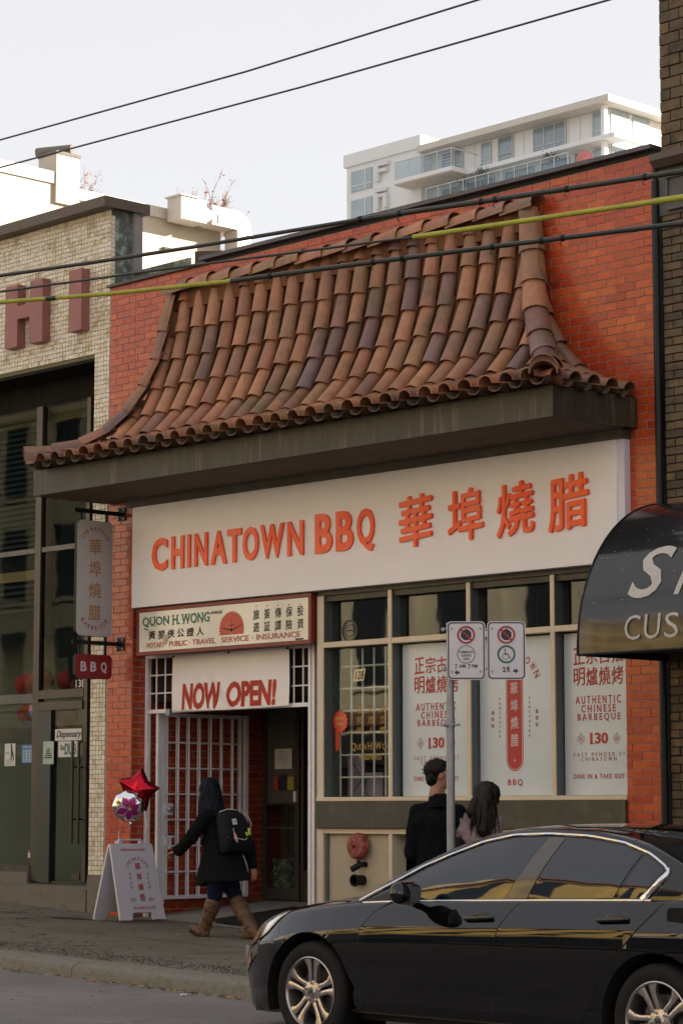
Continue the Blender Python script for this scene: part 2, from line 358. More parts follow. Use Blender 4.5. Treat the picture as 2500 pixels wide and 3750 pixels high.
for xj in (-5.2,-2.6,-.1,2.3,4.9,7.4,9.9):
    for k in range(8):
        ya_, yb_ = -.1-k*.48, -.1-(k+1)*.48; w0 = .007+.004*math.sin(k*2.1+xj); jt.quad((xj-w0+.01*math.sin(k),ya_,zw(xj)+.0035),(xj+w0+.01*math.sin(k),ya_,zw(xj)+.0035),(xj+w0+.01*math.sin(k+1),yb_,zw(xj)+.0035),(xj-w0+.01*math.sin(k+1),yb_,zw(xj)+.0035))
for k in range(60):
    xa_, xb_ = -6+k*.28, -6+(k+1)*.28; yj = lambda x: -2.02+.02*math.sin(x*2.7); jt.quad((xa_,yj(xa_)-.007,zw(xa_)+.0045),(xb_,yj(xb_)-.007,zw(xb_)+.0045),(xb_,yj(xb_)+.007,zw(xb_)+.0045),(xa_,yj(xa_)+.007,zw(xa_)+.0045))
struct('pavement_joint', jt, mat('joint_dirt', (.035,.032,.022), .95))
# loose gravel and moss in the strip behind the kerb, and fallen leaves
rg = random.Random(11)
def scatter(name, n, fn, mats, shape, kind='stuff', **k):
    m = MB()
    for i in range(n):
        x, y, z, s = fn(); m.cm = rg.randrange(len(mats)); a = rg.uniform(0, 6.28)
        if shape == 'stone':
            vs = [(x+s*math.cos(a+j*1.257)*rg.uniform(.7,1.2), y+s*math.sin(a+j*1.257)*rg.uniform(.7,1.2), z) for j in range(5)]+[(x,y,z+s*rg.uniform(.4,.9))]
            m.add(vs, [(j,(j+1)%5,5) for j in range(5)])
        else:
            ca, sa = math.cos(a)*s, math.sin(a)*s; t = rg.uniform(-.4,.4)*s; u = rg.uniform(.1,.5)*s
            m.add([(x-ca,y-sa,z+.004),(x+sa*.5,y-ca*.5,z+.004+abs(t)),(x+ca,y+sa,z+.006+u*.6),(x-sa*.5,y+ca*.5,z+.006+u)], [(0,1,2),(0,2,3)])
    o = obj(name, m, mats, **k); o['kind'] = kind; return o
mg = [mat('gravel_grey', (.11,.105,.09), .9), mat('gravel_dark', (.05,.05,.045), .9), mat('gravel_pale', (.20,.19,.17), .9), mat('moss', (.045,.060,.020), .95)]
def fg():
    x = rg.uniform(-2,10.5); y = -3.65+rg.gauss(0,.16); return x, max(y,-3.96), zw(x)+.001, rg.uniform(.004,.013)
tag(scatter('gravel', 5200, fg, mg, 'stone'), 'loose gravel and moss strip along the pavement edge behind the kerb', 'gravel')
ml = [mat('leaf_tan', (.30,.17,.06), .8), mat('leaf_brown', (.13,.07,.03), .8), mat('leaf_yellow', (.42,.30,.07), .8)]
def fl():
    u = rg.random()
    if u < .5: x = rg.uniform(-2,10); y = -4.46-abs(rg.gauss(0,.07)); return x, y, zr(x,y)+.004, rg.uniform(.008,.026)
    if u < .85: x = rg.uniform(-3,8); y = rg.uniform(-3.9,-.3); return x, y, zw(x)+.003, rg.uniform(.008,.022)
    x = rg.uniform(-1,9); y = rg.uniform(-9,-4.5); return x, y, zr(x,y)+.003, rg.uniform(.006,.016)
tag(scatter('fallen_leaves', 1700, fl, ml, 'leaf'), 'small dry brown leaves scattered on pavement and gutter', 'leaves')
for nm, (x,y), c, lb in (('litter', (3.9,-4.62), (.75,.76,.8), 'flat white scrap of paper lying in the gutter left of the car'), ('litter', (6.9,-4.72), (.55,.68,.85), 'crumpled blue and white wrapper in the gutter beside the kerb stones'),):
    m = MB(); z = zr(x,y)+.006
    m.grid([[(x+i*.018, y+j*.014, z+rg.uniform(0,.012)) for j in range(4)] for i in range(4)])
    solo(nm, m, mat('scrap_'+str(len(MATS)), c, .6), lb, 'litter', (x,y,z))

# ------------------------------------------------------------------ the red brick shop building
BB = thing('brick_building', 'red brick shopfront building with pagoda tile roof between tiled and dark brick neighbours', 'building', (4,0,.3))
m = MB()
m.box(.0,7.9,.0015,.35,4.955,7.47)         # upper wall
m.box(.0,.4585,.0015,2.3,.0,4.955)          # left pier and entry side wall
m.box(7.502,7.9,.0015,.35,-.1,4.955)       # right pier
m.box(.0,7.9,.36,14,6.2,7.0)              # roof deck
m.box(.0,.2,2.3,14,0,6.2); m.box(7.7,7.9,.36,14,0,6.2); m.box(.2,7.7,13.8,14,0,6.2)
obj('wall', m, M_mortar, BB)
m = MB(); m.box(-.02,1.70,-.05,.42,7.470,7.50)
obj('coping', m, M_olive, BB)
m = MB(); m.prism([(-.07,7.515),(.42,7.515),(.42,7.555),(-.07,7.555)], 'x', 1.62, 7.93); obj('coping', m, M_black if False else mat('lead_coping', (.085,.085,.095), .5, .2, var=.3, scale=4, bump=.3), BB)
m = MB(); m.box(1.70,7.9,.005,.35,7.47,7.515); m.box(7.9,7.93,-.0,.36,4.9,7.514); obj('parapet_edge', m, M_black, BB)
# bricks
BL, BH, MJ = .224, .0765, .0068
def bxl(z): return np.interp(z, [5.30,5.34,5.39,5.44,5.60,5.87,6.20,6.53,6.84,7.25,7.3], [-.1,.106,.246,.40,.61,.84,1.02,1.10,1.17,1.25,99])
def bxr(z): return np.interp(z, [5.2,5.28,5.33,5.385,5.46,5.58,5.77,6.01,6.40,6.69,7.28,7.3], [7.8,7.75,7.66,7.51,7.28,7.15,6.97,6.81,6.66,6.61,6.47,-99])
bricks = []     # (x0,x1,z0,face) face: 'f' front, 's' side wall x=.455 (x means y there)
z0 = 7.468-BH; row = 0
while z0 > .05:
    off = 0 if row % 2 else BL/2
    def cells(a, b, ref):
        k = math.floor((a-ref-off)/BL)
        while ref+off+k*BL < b-1e-4:
            c0 = max(a, ref+off+k*BL); c1 = min(b, ref+off+(k+1)*BL)
            if c1-c0 > .03: yield c0, c1
            k += 1
    if z0 > 4.955-.02:
        for c0, c1 in cells(.46, 7.9, 7.9):
            mid = (c0+c1)/2; zc = z0+BH/2
            if 5.2 < zc < 7.15 and bxl(zc)+.35 < mid < bxr(zc)-.35: continue
            if zc <= 5.22 and .5 < mid < 7.35: continue
            bricks.append((c0,c1,z0,'f'))
        for c0, c1 in cells(.0, .46, .46): bricks.append((c0,c1,z0,'f'))
    else:
        for c0, c1 in cells(.02, .46, .46): bricks.append((c0,c1,z0,'f'))
        for c0, c1 in cells(7.495, 7.9, 7.9): bricks.append((c0,c1,z0,'f'))
        if z0 < 4.0:
            for c0, c1 in cells(.005, 2.25, .005+BL*.0): bricks.append((c0,c1,z0,'s'))
    z0 -= BH; row += 1
def bdist(b):
    p = Vector(((b[0]+b[1])/2, 0, b[2])) if b[3] == 'f' else Vector((.46,(b[0]+b[1])/2+1.5,b[2]))
    return (p-CAM).length
bricks.sort(key=bdist)
bm_cache = {}
def brick_mesh(w, rk):
    key = round(w,3)
    if key not in bm_cache:
        q = MB(); q.rbox(MJ/2, w-MJ/2, -.004, .012, MJ/2, BH-MJ/2, .0022)
        bm_cache[key] = mkmesh('brick', q, M_brick, Vector((0,0,0)))
    return bm_cache[key]
rb = random.Random(5); st = MB(); nb = 0
side_m = Matrix(((0,-1,0),(1,0,0),(0,0,1))).to_4x4()      # local +x -> world +y, local -y -> world +x
for c0, c1, z0, fc in bricks:
    dy = rb.uniform(-.0015,.0015)
    if fc == 'f' and nb < 298:
        inst('brick', brick_mesh(c1-c0, rb), BB, Matrix.Translation((c0, dy, z0))); nb += 1
    else:
        st.cr = rb.random()
        q = MB(); q.rbox(MJ/2, c1-c0-MJ/2, -.004, .012, MJ/2, BH-MJ/2, .0022)
        if fc == 'f': vs = [(c0+v[0], v[1]+dy, z0+v[2]) for v in q.v]
        else: vs = [(.46-v[1]-.004, c0+v[0], z0+v[2]) for v in q.v]
        st.add(vs, q.f)
tag(obj('brickwork', st, M_brick, BB, rnd=True), kind='stuff')

# tiled pagoda roof --------------------------------------------------
PY = [-1.27,-.98,-.78,-.55,-.38,-.26,-.17,-.13,-.10]; PZ = [5.335,5.385,5.44,5.60,5.87,6.20,6.53,6.84,7.21]
SXi = [.0,.06,.22,.46,.63,.80,.95,1.07,1.13,1.21]; SZ = [5.33,5.34,5.39,5.46,5.60,5.80,6.05,6.40,6.70,7.24]   # side profile: inset against height
def dense(ax, az, n=120):
    t = np.linspace(0, 1, len(ax)); T = np.linspace(0, 1, n)
    A = np.interp(T, t, ax); B_ = np.interp(T, t, az)
    k = np.ones(9)/9
    Ap = np.concatenate([2*A[0]-A[4:0:-1], A, 2*A[-1]-A[-2:-6:-1]]); Bp = np.concatenate([2*B_[0]-B_[4:0:-1], B_, 2*B_[-1]-B_[-2:-6:-1]])
    A = np.convolve(Ap, k, 'valid'); B_ = np.convolve(Bp, k, 'valid')
    s = np.concatenate([[0], np.cumsum(np.hypot(np.diff(A), np.diff(B_)))]); return A, B_, s
fy, fz, fs = dense(PY, PZ); sx, sz, ss = dense(SXi, SZ)
XL0, XR0 = .07, 7.70
def at_front(s): return np.interp(s, fs, fy), np.interp(s, fs, fz)
def at_side(s): return np.interp(s, ss, sx), np.interp(s, ss, sz)
RT = obj('tile_roof', MB().grid([[(XL0+.05+np.interp(z, sz, sx), y+.07, z-.07) for y, z in zip(fy[::6], fz[::6])],
      [(XR0-.05-np.interp(z, sz, sx), y+.07, z-.07) for y, z in zip(fy[::6], fz[::6])]]), M_tilein, BB)
m = MB()
for sgn, X0 in ((1, XL0), (-1, XR0)):
    rows = []
    for i in range(0, 120, 8):
        z = sz[i]; yy = np.interp(z, fz, fy); rows.append([(X0+sgn*(sx[i]+.05), yy+.06, z-.07), (X0+sgn*(sx[i]+.05), 0, z-.07)])
    m.grid(rows)
obj('roof_boarding', m, M_tilein, BB)
def cover_tile(r0, r1, ln, th=.010, n=8):        # along +y (up the slope); r0 at the lower end
    q = MB(); rows = []
    for rr0, rr1 in (((r0, r1)), ((r0-th, r1-th))):
        pass
    def ringp(r, y, lift): return [(r*math.cos(math.pi*j/n), y, r*math.sin(math.pi*j/n)*.92+lift) for j in range(n+1)]
    a, b, c, d = ringp(r0,0,0.012), ringp(r1,ln,-.006), ringp(r1-th,ln,-.006), ringp(r0-th,0,.012)
    q.grid([a, b, c, d, a]); return q
TC = [mkmesh('roof_tile', cover_tile(.091+e, .080+e, .42), M_tile, Vector((0,0,0)), smooth=50) for e in (-.003,0,.004)]
TH = [mkmesh('hip_tile', cover_tile(.130, .105, .42), M_tile, Vector((0,0,0)), smooth=50)]
TRm = [mkmesh('ridge_tile', cover_tile(.125, .108, .42), M_tile, Vector((0,0,0)), smooth=50)]
def place_tile(name, me, p, q, nrm, parent=RT, roll=0, sy=1):
    p = Vector(p); q = Vector(q); d = (q-p).normalized(); n = Vector(nrm); n = (n-d*n.dot(d)).normalized(); xx = d.cross(n)
    M = Matrix((xx, d, n)).transposed().to_4x4(); M.translation = p
    o = inst(name, me, parent, M @ Matrix.Rotation(roll, 4, 'Y') @ Matrix.Diagonal((1,sy,1,1))); return o
rt = random.Random(9); SPX = .2525; ROW = .335
pan = MB(); nfront = 0
ncol = int((XR0-XL0)/SPX)+1
for i in range(ncol):
    xc = XL0+.075+i*SPX+rt.uniform(-.006,.006); k = 0
    while True:
        s0 = k*ROW+rt.uniform(-.02,.02)*(k > 0); s1 = s0+.39
        if s0 > fs[-1]-.12: break
        cut = 1.0
        while cut > .28:
            zz_ = at_front(min(s0+.39*cut, fs[-1]))[1]; ii_ = np.interp(zz_, sz, sx)
            if XL0+ii_-.04 < xc < XR0-ii_+.04: break
            cut -= .06
        cut = min(cut, (fs[-1]-s0)/.39)
        if cut <= .30: break
        s1 = s0+.39*cut
        y0, z0_ = at_front(s0); y1, z1 = at_front(min(s1, fs[-1]+.0))
        if s1 > fs[-1]: y1, z1 = y1+.0, z1+(s1-fs[-1])
        inset0 = np.interp(z0_, sz, sx)
        if k > 0 and (xc < XL0+inset0-.03 or xc > XR0-inset0+.03): break
        n = (0, -(z1-z0_), (y1-y0)); lift = .012
        nv = Vector(n).normalized()
        place_tile('roof_tile', TC[rt.randrange(3)], Vector((xc,y0,z0_))-nv*.045, Vector((xc+rt.uniform(-.006,.006),y1,z1))-nv*.062, n, roll=rt.uniform(-.06,.06), sy=cut); nfront += 1
        k += 1
    # pans between covers
    xp = xc+SPX/2
    if xp < XR0-.02:
        rows = []
        for s_ in np.arange(-.02, fs[-1], .1):
            y_, z_ = at_front(max(s_,0)); y_ += min(s_,0); z_ += 0
            ins = np.interp(z_, sz, sx)
            if xp < XL0+ins-.0 or xp > XR0-ins+.0: break
            y2, z2 = at_front(max(s_,0)+.05); nn = Vector((0, -(z2-at_front(max(s_,0))[1]), y2-at_front(max(s_,0))[0])).normalized()
            rr = .078; stp = (s_/ROW) % 1*.012
            rows.append([Vector((xp+rr*math.cos(w), y_, z_))+nn*(-.045-rr*(.95 if s_ > .05 else .62)*math.sin(w)-stp) for w in np.linspace(0, math.pi, 7)])
        if len(rows) > 1:
            pan.cr = rt.random(); pan.grid(rows); pan.grid([[p-Vector((0,0,.014)) for p in rows[0]], rows[0]])
for sgn, X0 in ((-1, XR0), (1, XL0)):
    for j in range(5):
        yc = -1.13+j*.252; k = 0
        while True:
            s0 = k*ROW; cut = 1.0
            if s0 > ss[-1]-.12: break
            while cut > .28 and yc < np.interp(at_side(min(s0+.39*cut, ss[-1]))[1], fz, fy)-.04: cut -= .06
            cut = min(cut, (ss[-1]-s0)/.39)
            if cut <= .30: break
            s1 = s0+.39*cut
            x0, z0_ = at_side(s0); x1, z1 = at_side(min(s1, ss[-1])); z1 += max(0, s1-ss[-1])
            if k > 0 and yc < np.interp(z0_, fz, fy)-.02: break
            n = (-sgn*(z1-z0_), 0, (x1-x0)); nv = Vector(n).normalized()
            place_tile('roof_tile', TC[rt.randrange(3)], Vector((X0+sgn*x0,yc,z0_))-nv*.045, Vector((X0+sgn*x1,yc,z1))-nv*.06, n, roll=rt.uniform(-.05,.05), sy=cut); k += 1
        yp = yc+.126
        if yp < -.02:
            rows = []
            for s_ in np.arange(-.02, ss[-1], .1):
                x_, z_ = at_side(max(s_,0)); x_ += min(s_,0)
                if yp < np.interp(z_, fz, fy): break
                x2, z2 = at_side(max(s_,0)+.05); b0 = at_side(max(s_,0)); nn = Vector((-sgn*(z2-b0[1]), 0, x2-b0[0])).normalized()
                rows.append([Vector((X0+sgn*x_, yp+.075*math.cos(w), z_))+nn*(-.045-.07*math.sin(w)) for w in np.linspace(0, math.pi, 7)])
            if len(rows) > 1: pan.cr = rt.random(); pan.grid(rows)
tag(obj('pan_tiles', pan, ramp_mat('dark_pan_tile', [(0,(.12,.06,.035)),(.5,(.085,.05,.03)),(1,(.15,.075,.045))], .8, bump=.3, bscale=40, moss=(.04,.045,.015), scale=6, mossthr=(.45,.6)), RT, smooth=50, rnd=True), kind='stuff')  # gap shade between the covers put into the pan colour, with dirt and moss
for sgn, X0 in ((-1, XR0), (1, XL0)):             # hips
    pts = []
    for i in range(0, 120, 2):
        z = sz[i]; pts.append(Vector((X0+sgn*(sx[i]+.01), np.interp(z, fz, fy)-.0, z+.02)))
    acc = [0]
    for a, b in zip(pts, pts[1:]): acc.append(acc[-1]+(b-a).length)
    def hp(s):
        s = min(s, acc[-1]); return Vector([np.interp(s, acc, [p[k] for p in pts]) for k in range(3)])
    s_ = .04; k = 0
    while s_ < acc[-1]-.1:
        s_ = min(s_, acc[-1]-.47); a, b = hp(s_), hp(s_+.4)
        place_tile('hip_tile', TH[0], a, b, (-sgn*1.0,-1.0,.75 if k > 2 else 1.2), sy=.98); s_ += .33; k += 1
        if s_ > acc[-1]-.2: break
    for kk in range(3):                           # stacked shells closing the foot of the hip
        a = hp(.06)+Vector((-sgn*.006*kk,-.006*kk,-.018*kk-.02)); place_tile('hip_tile', TH[0], a, a+(hp(.3)-hp(0)), (0,0,1), sy=.5)
xx_ = 1.15
while xx_ < 6.35:
    dz = rt.uniform(-.008,.008)
    place_tile('ridge_tile', TRm[0], (xx_+.42,-.10,7.215+dz), (xx_,-.10,7.215+dz-.01), (0,-.25,1), roll=rt.uniform(-.05,.05)); xx_ += .36
m = MB(); m.box(1.25,6.45,-.10,.0,7.0,7.24); obj('ridge_bedding', m, M_tilein, BB)
m = MB(); m.prism([(.035,-1.078),(7.60,-1.078),(7.68,0.0),(.035,.0)], 'z', 4.962, 5.24)
obj('fascia', m, M_fascia, BB)
m = MB(); m.box(.06,7.60,-1.05,-.13,4.956,4.961); obj('soffit', m, M_soffit, BB)
m = MB(); m.box(.47,7.60,-.13,-.003,4.875,4.957); obj('soffit_beam', m, M_olive, BB)
m = MB(); m.prism([(-1.04,5.25),(-.96,5.31),(0,5.31),(0,5.25)], 'x', .07, 7.62); obj('eave_batten', m, M_tilein, BB)
# ------------------------------------------------------------------ shopfront frame, panes and panels
SF = BB
def cream(name, *b, m=None):
    q = MB(); q.box(*b); return obj(name, q, m or M_cream, SF)
for x0, x1 in ((3.447,3.541),(4.469,4.519),(5.533,5.583),(6.601,6.651)):
    q = MB(); q.rbox(x0,x1,0,.016,1.62,3.70,.002); o = obj('mullion', q, M_cream, SF)
    q = MB(); q.box(x0+.001,x1-.001,.017,.22,1.60,3.70); obj('mullion_side', q, M_reveal, SF)
for (x0, x1) in ((3.541,4.469),(4.519,5.533),(5.583,6.601),(6.651,7.495)):
    q = MB(); q.rbox(x0,x1,.001,.11,3.166,3.222,.003); obj('transom', q, M_cream, SF)
    q = MB(); q.box(x0,x1,.125,.131,3.222,3.70); q2 = obj('transom_pane', q, M_glass, SF)
    q = MB(); q.box(x0,x1,.125,.131,1.654,3.166); obj('window_pane', q, M_glass, SF)
    q = MB(); q.box(x0,x1,.03,.17,3.642,3.70); obj('window_head', q, M_olive, SF)
q = MB(); q.box(3.447,7.495,.0,.25,3.702,3.76); obj('lintel', q, M_olive, SF)
q = MB(); q.rbox(3.447,7.497,-.012,.16,1.611,1.653,.004); obj('sill', q, M_cream, SF)
q = MB(); q.rbox(3.462,7.497,-.035,.16,1.343,1.609,.004); obj('base_band', q, M_olive, SF)
q = MB(); q.rbox(3.54,7.497,.001,.1,1.288,1.341,.003); obj('lower_rail', q, M_cream, SF)
q = MB(); q.rbox(3.447,3.541,.0,.2,.05,1.341,.003); obj('lower_post', q, M_cream, SF)
q = MB(); q.rbox(4.469,4.519,.002,.2,.05,1.287,.003); obj('lower_post', q, M_cream, SF)
q = MB(); q.box(3.541,4.468,.055,.2,.05,1.287); obj('stucco_panel', q, M_creampan, SF)
q = MB(); q.box(3.541,3.575,.03,.054,.05,1.287); obj('panel_reveal', q, M_reveal, SF)
q = MB(); q.box(5.3,7.497,.055,.2,.05,1.287); obj('stucco_panel', q, M_creampan, SF)
# basement light: white sashes in a dark opening
q = MB(); q.box(4.52,5.3,.32,.36,.0,1.29); obj('basement_window', q, M_darkroom, SF)
q = MB()
for a in ((4.60,4.62,.28,.31,.3,1.22),(4.60,5.2,.28,.31,1.20,1.225),(4.60,5.2,.28,.31,.80,.82),(4.88,4.90,.28,.31,.3,1.2)): q.box(*a)
obj('sash', q, mat('grey_white_sash', (.40,.42,.43), .5), SF)
q = MB(); q.box(4.66,4.82,.27,.272,.52,.68); obj('paper_notice', q, mat('paper', (.62,.62,.60), .8), SF)
# dark rooms behind the glass
q = MB()
q.box(3.46,7.6,3.4,3.5,.3,4.2); q.box(3.40,3.44,.2,3.4,.3,4.2); q.box(7.5,7.6,.3,3.4,.3,4.2); q.box(3.44,7.5,.22,3.4,.5,.55); q.box(3.44,7.5,.3,3.4,3.95,4.0)
obj('shop_interior', q, M_darkroom, SF)
q = MB(); q.box(3.5,5.5,3.3,3.38,2.75,3.1); q.box(3.62,4.3,3.3,3.37,1.7,1.95); obj('interior_panel', q, mat('orange_shelf', (.42,.12,.02), .6), SF)
q = MB(); q.box(3.95,4.20,2.2,2.23,2.0,2.6); obj('interior_screen', q, mat('ochre_cloth', (.35,.20,.04), .8), SF)
q = MB()
for i in range(5): q.box(3.5+i*.22,3.54+i*.22,2.8,2.86,1.5,3.3)
obj('interior_louvre', q, mat('brown_louvre', (.16,.12,.08), .7), SF)

# entry recess: floor ramp, ceiling, far door
q = MB(); q.add([(.46,.16,.352),(3.42,-.30,.298),(3.42,.3,.34),(3.42,2.5,.545),(.46,2.5,.545),(.46,.3,.365)], [(0,1,2,5),(5,2,3,4)])
q.add([(.46,.16,.352),(3.42,-.30,.298),(3.42,-.30,.2),(.46,.16,.2)], [(0,1,2,3)])
struct('entry_slab', q, M_slab, BB)
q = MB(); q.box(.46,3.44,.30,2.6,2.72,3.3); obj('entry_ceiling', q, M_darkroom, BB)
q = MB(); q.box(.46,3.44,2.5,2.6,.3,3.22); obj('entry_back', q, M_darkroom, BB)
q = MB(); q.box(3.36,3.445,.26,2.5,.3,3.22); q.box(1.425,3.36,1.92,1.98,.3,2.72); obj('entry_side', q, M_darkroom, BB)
M_door = mat('dark_bronze_aluminium', (.075,.068,.058), .4, .3, var=.15)
DR = thing('entry_door', 'dark bronze framed glass door at the back of the barred entry', 'door', (.85,1.9,.51))
q = MB()
for a in ((.545,.60,1.88,1.93,.51,3.0),(1.09,1.16,1.88,1.93,.51,3.0),(1.20,1.235,1.88,1.96,.51,3.0),(1.35,1.42,1.88,1.96,.51,3.0)): q.box(*a)
obj('stile', q, M_door, DR)
for z0, z1 in ((.515,.64),(1.315,1.335),(1.59,1.615),(2.9,3.0)):
    q = MB(); q.box(.602,1.088,1.882,1.928,z0,z1); obj('rail', q, M_door, DR)
q = MB(); q.box(1.237,1.348,1.89,1.95,.51,.85); obj('kick_panel', q, M_door, DR)
q = MB(); q.box(.602,1.088,1.90,1.906,.64,1.315); q.box(.602,1.088,1.90,1.906,1.335,1.59); obj('door_pane', q, M_glass, DR)
q = MB(); q.box(.602,1.088,1.90,1.91,1.615,2.9); obj('upper_panel', q, mat('grey_door_film', (.095,.09,.075), .5, var=.1), DR)
q = MB(); q.box(1.10,1.135,1.85,1.879,1.62,1.74); obj('handle', q, M_whitemetal, DR)
q = MB(); q.box(.76,1.05,1.873,1.879,1.995,2.225)
PN = solo('door_notice', q, MATS['paper'], 'white paper notice taped inside the entry door', 'notice', (.9,1.875,2.1))
q = MB()
for i, (w) in enumerate((.5,.3,.7,.6,.75,.4,.35,.25)): q.box(.905-.13*w,.905+.13*w,1.871,1.8725,2.19-i*.022,2.194-i*.022)
obj('print', q, mat('grey_print', (.18,.18,.18), .8), PN)
for x0, x1, c, lb in ((.742,.815,(.35,.06,.04),'small red flyer on the entry door, left of three'), (.845,.945,(.02,.025,.05),'dark blue flyer on the entry door, middle of three'), (.975,1.08,(.38,.33,.05),'yellow and green flyer on the entry door, right of three')):
    q = MB(); q.box(x0,x1,1.874,1.879,1.755,1.905 if x0 != .845 else 1.93); solo('flyer', q, mat('flyer_%d' % int(x0*1000), c, .6, var=.4, scale=30), lb, 'flyer', (x0,1.876,1.76), 'flyers on the entry door')
q = MB(); q.lathe([(.13,.56),(.15,.60),(.155,.75),(.15,.95),(.158,.97),(.15,.975),(.12,.93)], (.72,2.12,0) if False else (.665,2.13,0), 'z', 24)
solo('ceramic_stool', q, mat('glazed_green_ceramic', (.07,.09,.07), .25, col2=(.24,.26,.22), thr=(.48,.58), scale=14, coat=.6), 'patterned green and white ceramic drum stool behind the entry door glass', 'stool', (.665,2.13,.56), smooth=40)
q = MB(); q.add([(1.72,.07,.372),(2.95,-.22,.325),(3.0,1.0,.42),(1.5,1.5,.465)], [(0,1,2,3)]); q.add([(1.72,.07,.36),(2.95,-.22,.318),(2.95,-.22,.325),(1.72,.07,.372)], [(0,1,2,3)])
solo('doormat', q, mat('black_doormat', (.02,.02,.02), .95, bump=.5), 'black rubber doormat on the pale entry slab', 'doormat', (2.3,.4,.36))

# white steel gate frame with barred fanlights
GF = thing('security_gate_frame', 'white steel gate frame with small barred squares beside the banner', 'gate', (1.8,.2,.35))
def wbox(name, par, *b, m=None): q = MB(); q.box(*b); return obj(name, q, m or M_whitemetal, par)
wbox('post', GF, .464,.508,.185,.235,.36,3.235); wbox('post', GF, 3.112,3.152,.19,.24,.33,3.235); wbox('post', GF, 3.175,3.214,.185,.245,.33,3.235)
wbox('rail', GF, .509,3.111,.192,.232,2.59,2.632); wbox('rail', GF, .509,3.111,.192,.232,3.20,3.235)
for z in (1.0,1.45,1.95,2.2,2.75): wbox('tie', GF, 3.153,3.174,.20,.225,z,z+.03)
for x in (.631,.782,.928,2.875,3.015): q = MB(); q.tube([(x,.212,2.633),(x,.212,3.199)], .0095, 6); obj('bar', q, M_whitemetal, GF)
for z in (2.812,3.012): 
    q = MB(); q.tube([(.509,.214,z),(1.02,.214,z)], .0095, 6); obj('bar', q, M_whitemetal, GF)
    q = MB(); q.tube([(2.84,.214,z),(3.111,.214,z)], .0095, 6); obj('bar', q, M_whitemetal, GF)
wbox('hinge', GF, .512,.535,.17,.20,1.30,1.42); wbox('hinge', GF, .512,.535,.17,.20,2.10,2.24)
wbox('lock_box', GF, .86,.93,.15,.191,2.56,2.63, m=M_steel)
# the two leaves, folded back against the entry wall
for lx, ys, lb in ((.62,(.385,.547,.70,.86,1.026,1.19,1.355,1.47),'open white barred gate leaf nearest the street, with round lock'), (.52,(.446,.601,.754,.915,1.078,1.251,1.42),'second white barred gate leaf folded behind the first')):
    L_ = thing('gate_leaf', lb, 'gate', (lx,.3,.5), 'folding gate leaves in the entry')
    if lx > .6:
        wbox('stile', L_, lx-.02,lx+.02,.235,.275,.5,2.60); wbox('stile', L_, lx-.02,lx+.02,.285,.335,.5,2.60)
    wbox('stile', L_, lx-.02,lx+.02,1.53,1.58,.55,2.60)
    wbox('rail', L_, lx-.018,lx+.018,.336,1.529,2.562,2.598); wbox('rail', L_, lx-.018,lx+.018,.336,1.529,.548,.585)
    for y in ys: q = MB(); q.tube([(lx,y,.585 if y < 1.3 else .6),(lx,y,2.562)], .0105, 6); obj('bar', q, M_whitemetal, L_)
    for z in (2.275,1.988,1.702,1.419,1.131,.844): q = MB(); q.tube([(lx+.001,.336,z),(lx+.001,1.529,z)], .0095, 6); obj('bar', q, M_whitemetal, L_)
    if lx > .6:
        wbox('lock_plate', L_, lx+.021,lx+.028,.33,.45,1.47,1.60); q = MB(); q.lathe([(.0,.05),(.022,.05),(.034,.03),(.036,.0)], (lx+.028,.395,1.535), 'x', 20); obj('lock', q, M_steel, L_, smooth=40)
        q = MB(); q.box(lx+.021,lx+.04,.32,.46,1.22,1.245); q.box(lx+.021,lx+.04,.34,.37,1.14,1.22); q.box(lx+.021,lx+.045,.39,.415,1.10,1.22); obj('latch', q, M_whitemetal, L_)

# white NOW OPEN banner hung across the fanlight
M_ban = mat('vinyl_banner', (.84,.82,.84), .45, var=.02)
def bwob(x, z):                                   # shallow folds radiating from the upper corners
    u = (x-.965)/1.89; v = (z-2.60)/.62
    return .160-.028*math.exp(-((u-.25-.32*(1-v))/.05)**2)*(1-v)-.012*math.sin(9*u+3*v)*(1-v)-.022*math.exp(-((u-.17-.2*(1-v))/.03)**2)*(1-v)
BN = thing('banner', 'white NOW OPEN! banner with red italic capitals hung over the entry', 'banner', (1.9,.17,2.6))
q = MB(); rows = []
for i in range(71):
    x = .965+1.89*i/70; rows.append([(x, bwob(x, z), z-(0 if j else .012*math.sin(math.pi*i/70))) for j, z in enumerate(np.linspace(2.607, 3.222, 26))])
q.grid(rows); obj('cloth', q, M_ban, BN, smooth=60)
M_red = mat('printed_red', (.60,.060,.030), .35, var=.08, scale=2, coat=.3, coatr=.2)
def drape(body, x0, x1, z0, z1, shear, bold):
    q = MB()
    for dx in (0,.007): put_text(q, body, (x0+dx,-dx*.1,z0), FX, FZ, x1-x0-.007, z1-z0, depth=.0, bold=bold, shear=shear)
    b = bmesh.new(); me = bpy.data.meshes.new('t'); me.from_pydata(q.v, [], [f for f in q.f]); b.from_mesh(me); bpy.data.meshes.remove(me)
    bmesh.ops.triangulate(b, faces=b.faces)
    for k in range(2): bmesh.ops.subdivide_edges(b, edges=[e for e in b.edges if e.calc_length() > .05], cuts=1, use_grid_fill=False)
    bmesh.ops.triangulate(b, faces=b.faces)
    r_ = MB(); b.verts.ensure_lookup_table(); r_.add([(v.co.x, bwob(v.co.x, v.co.z)-.003+v.co.y, v.co.z) for v in b.verts], [tuple(v.index for v in f.verts) for f in b.faces]); b.free(); return r_
M_bred = mat('banner_red', (.78,.075,.035), .4, var=.15, scale=2.5)
obj('lettering', drape('NOW', 1.137, 1.765, 2.610, 2.900, .05, .040), M_bred, BN)
obj('lettering', drape('OPEN!', 1.868, 2.655, 2.616, 2.895, .05, .040), M_bred, BN)
q = MB()
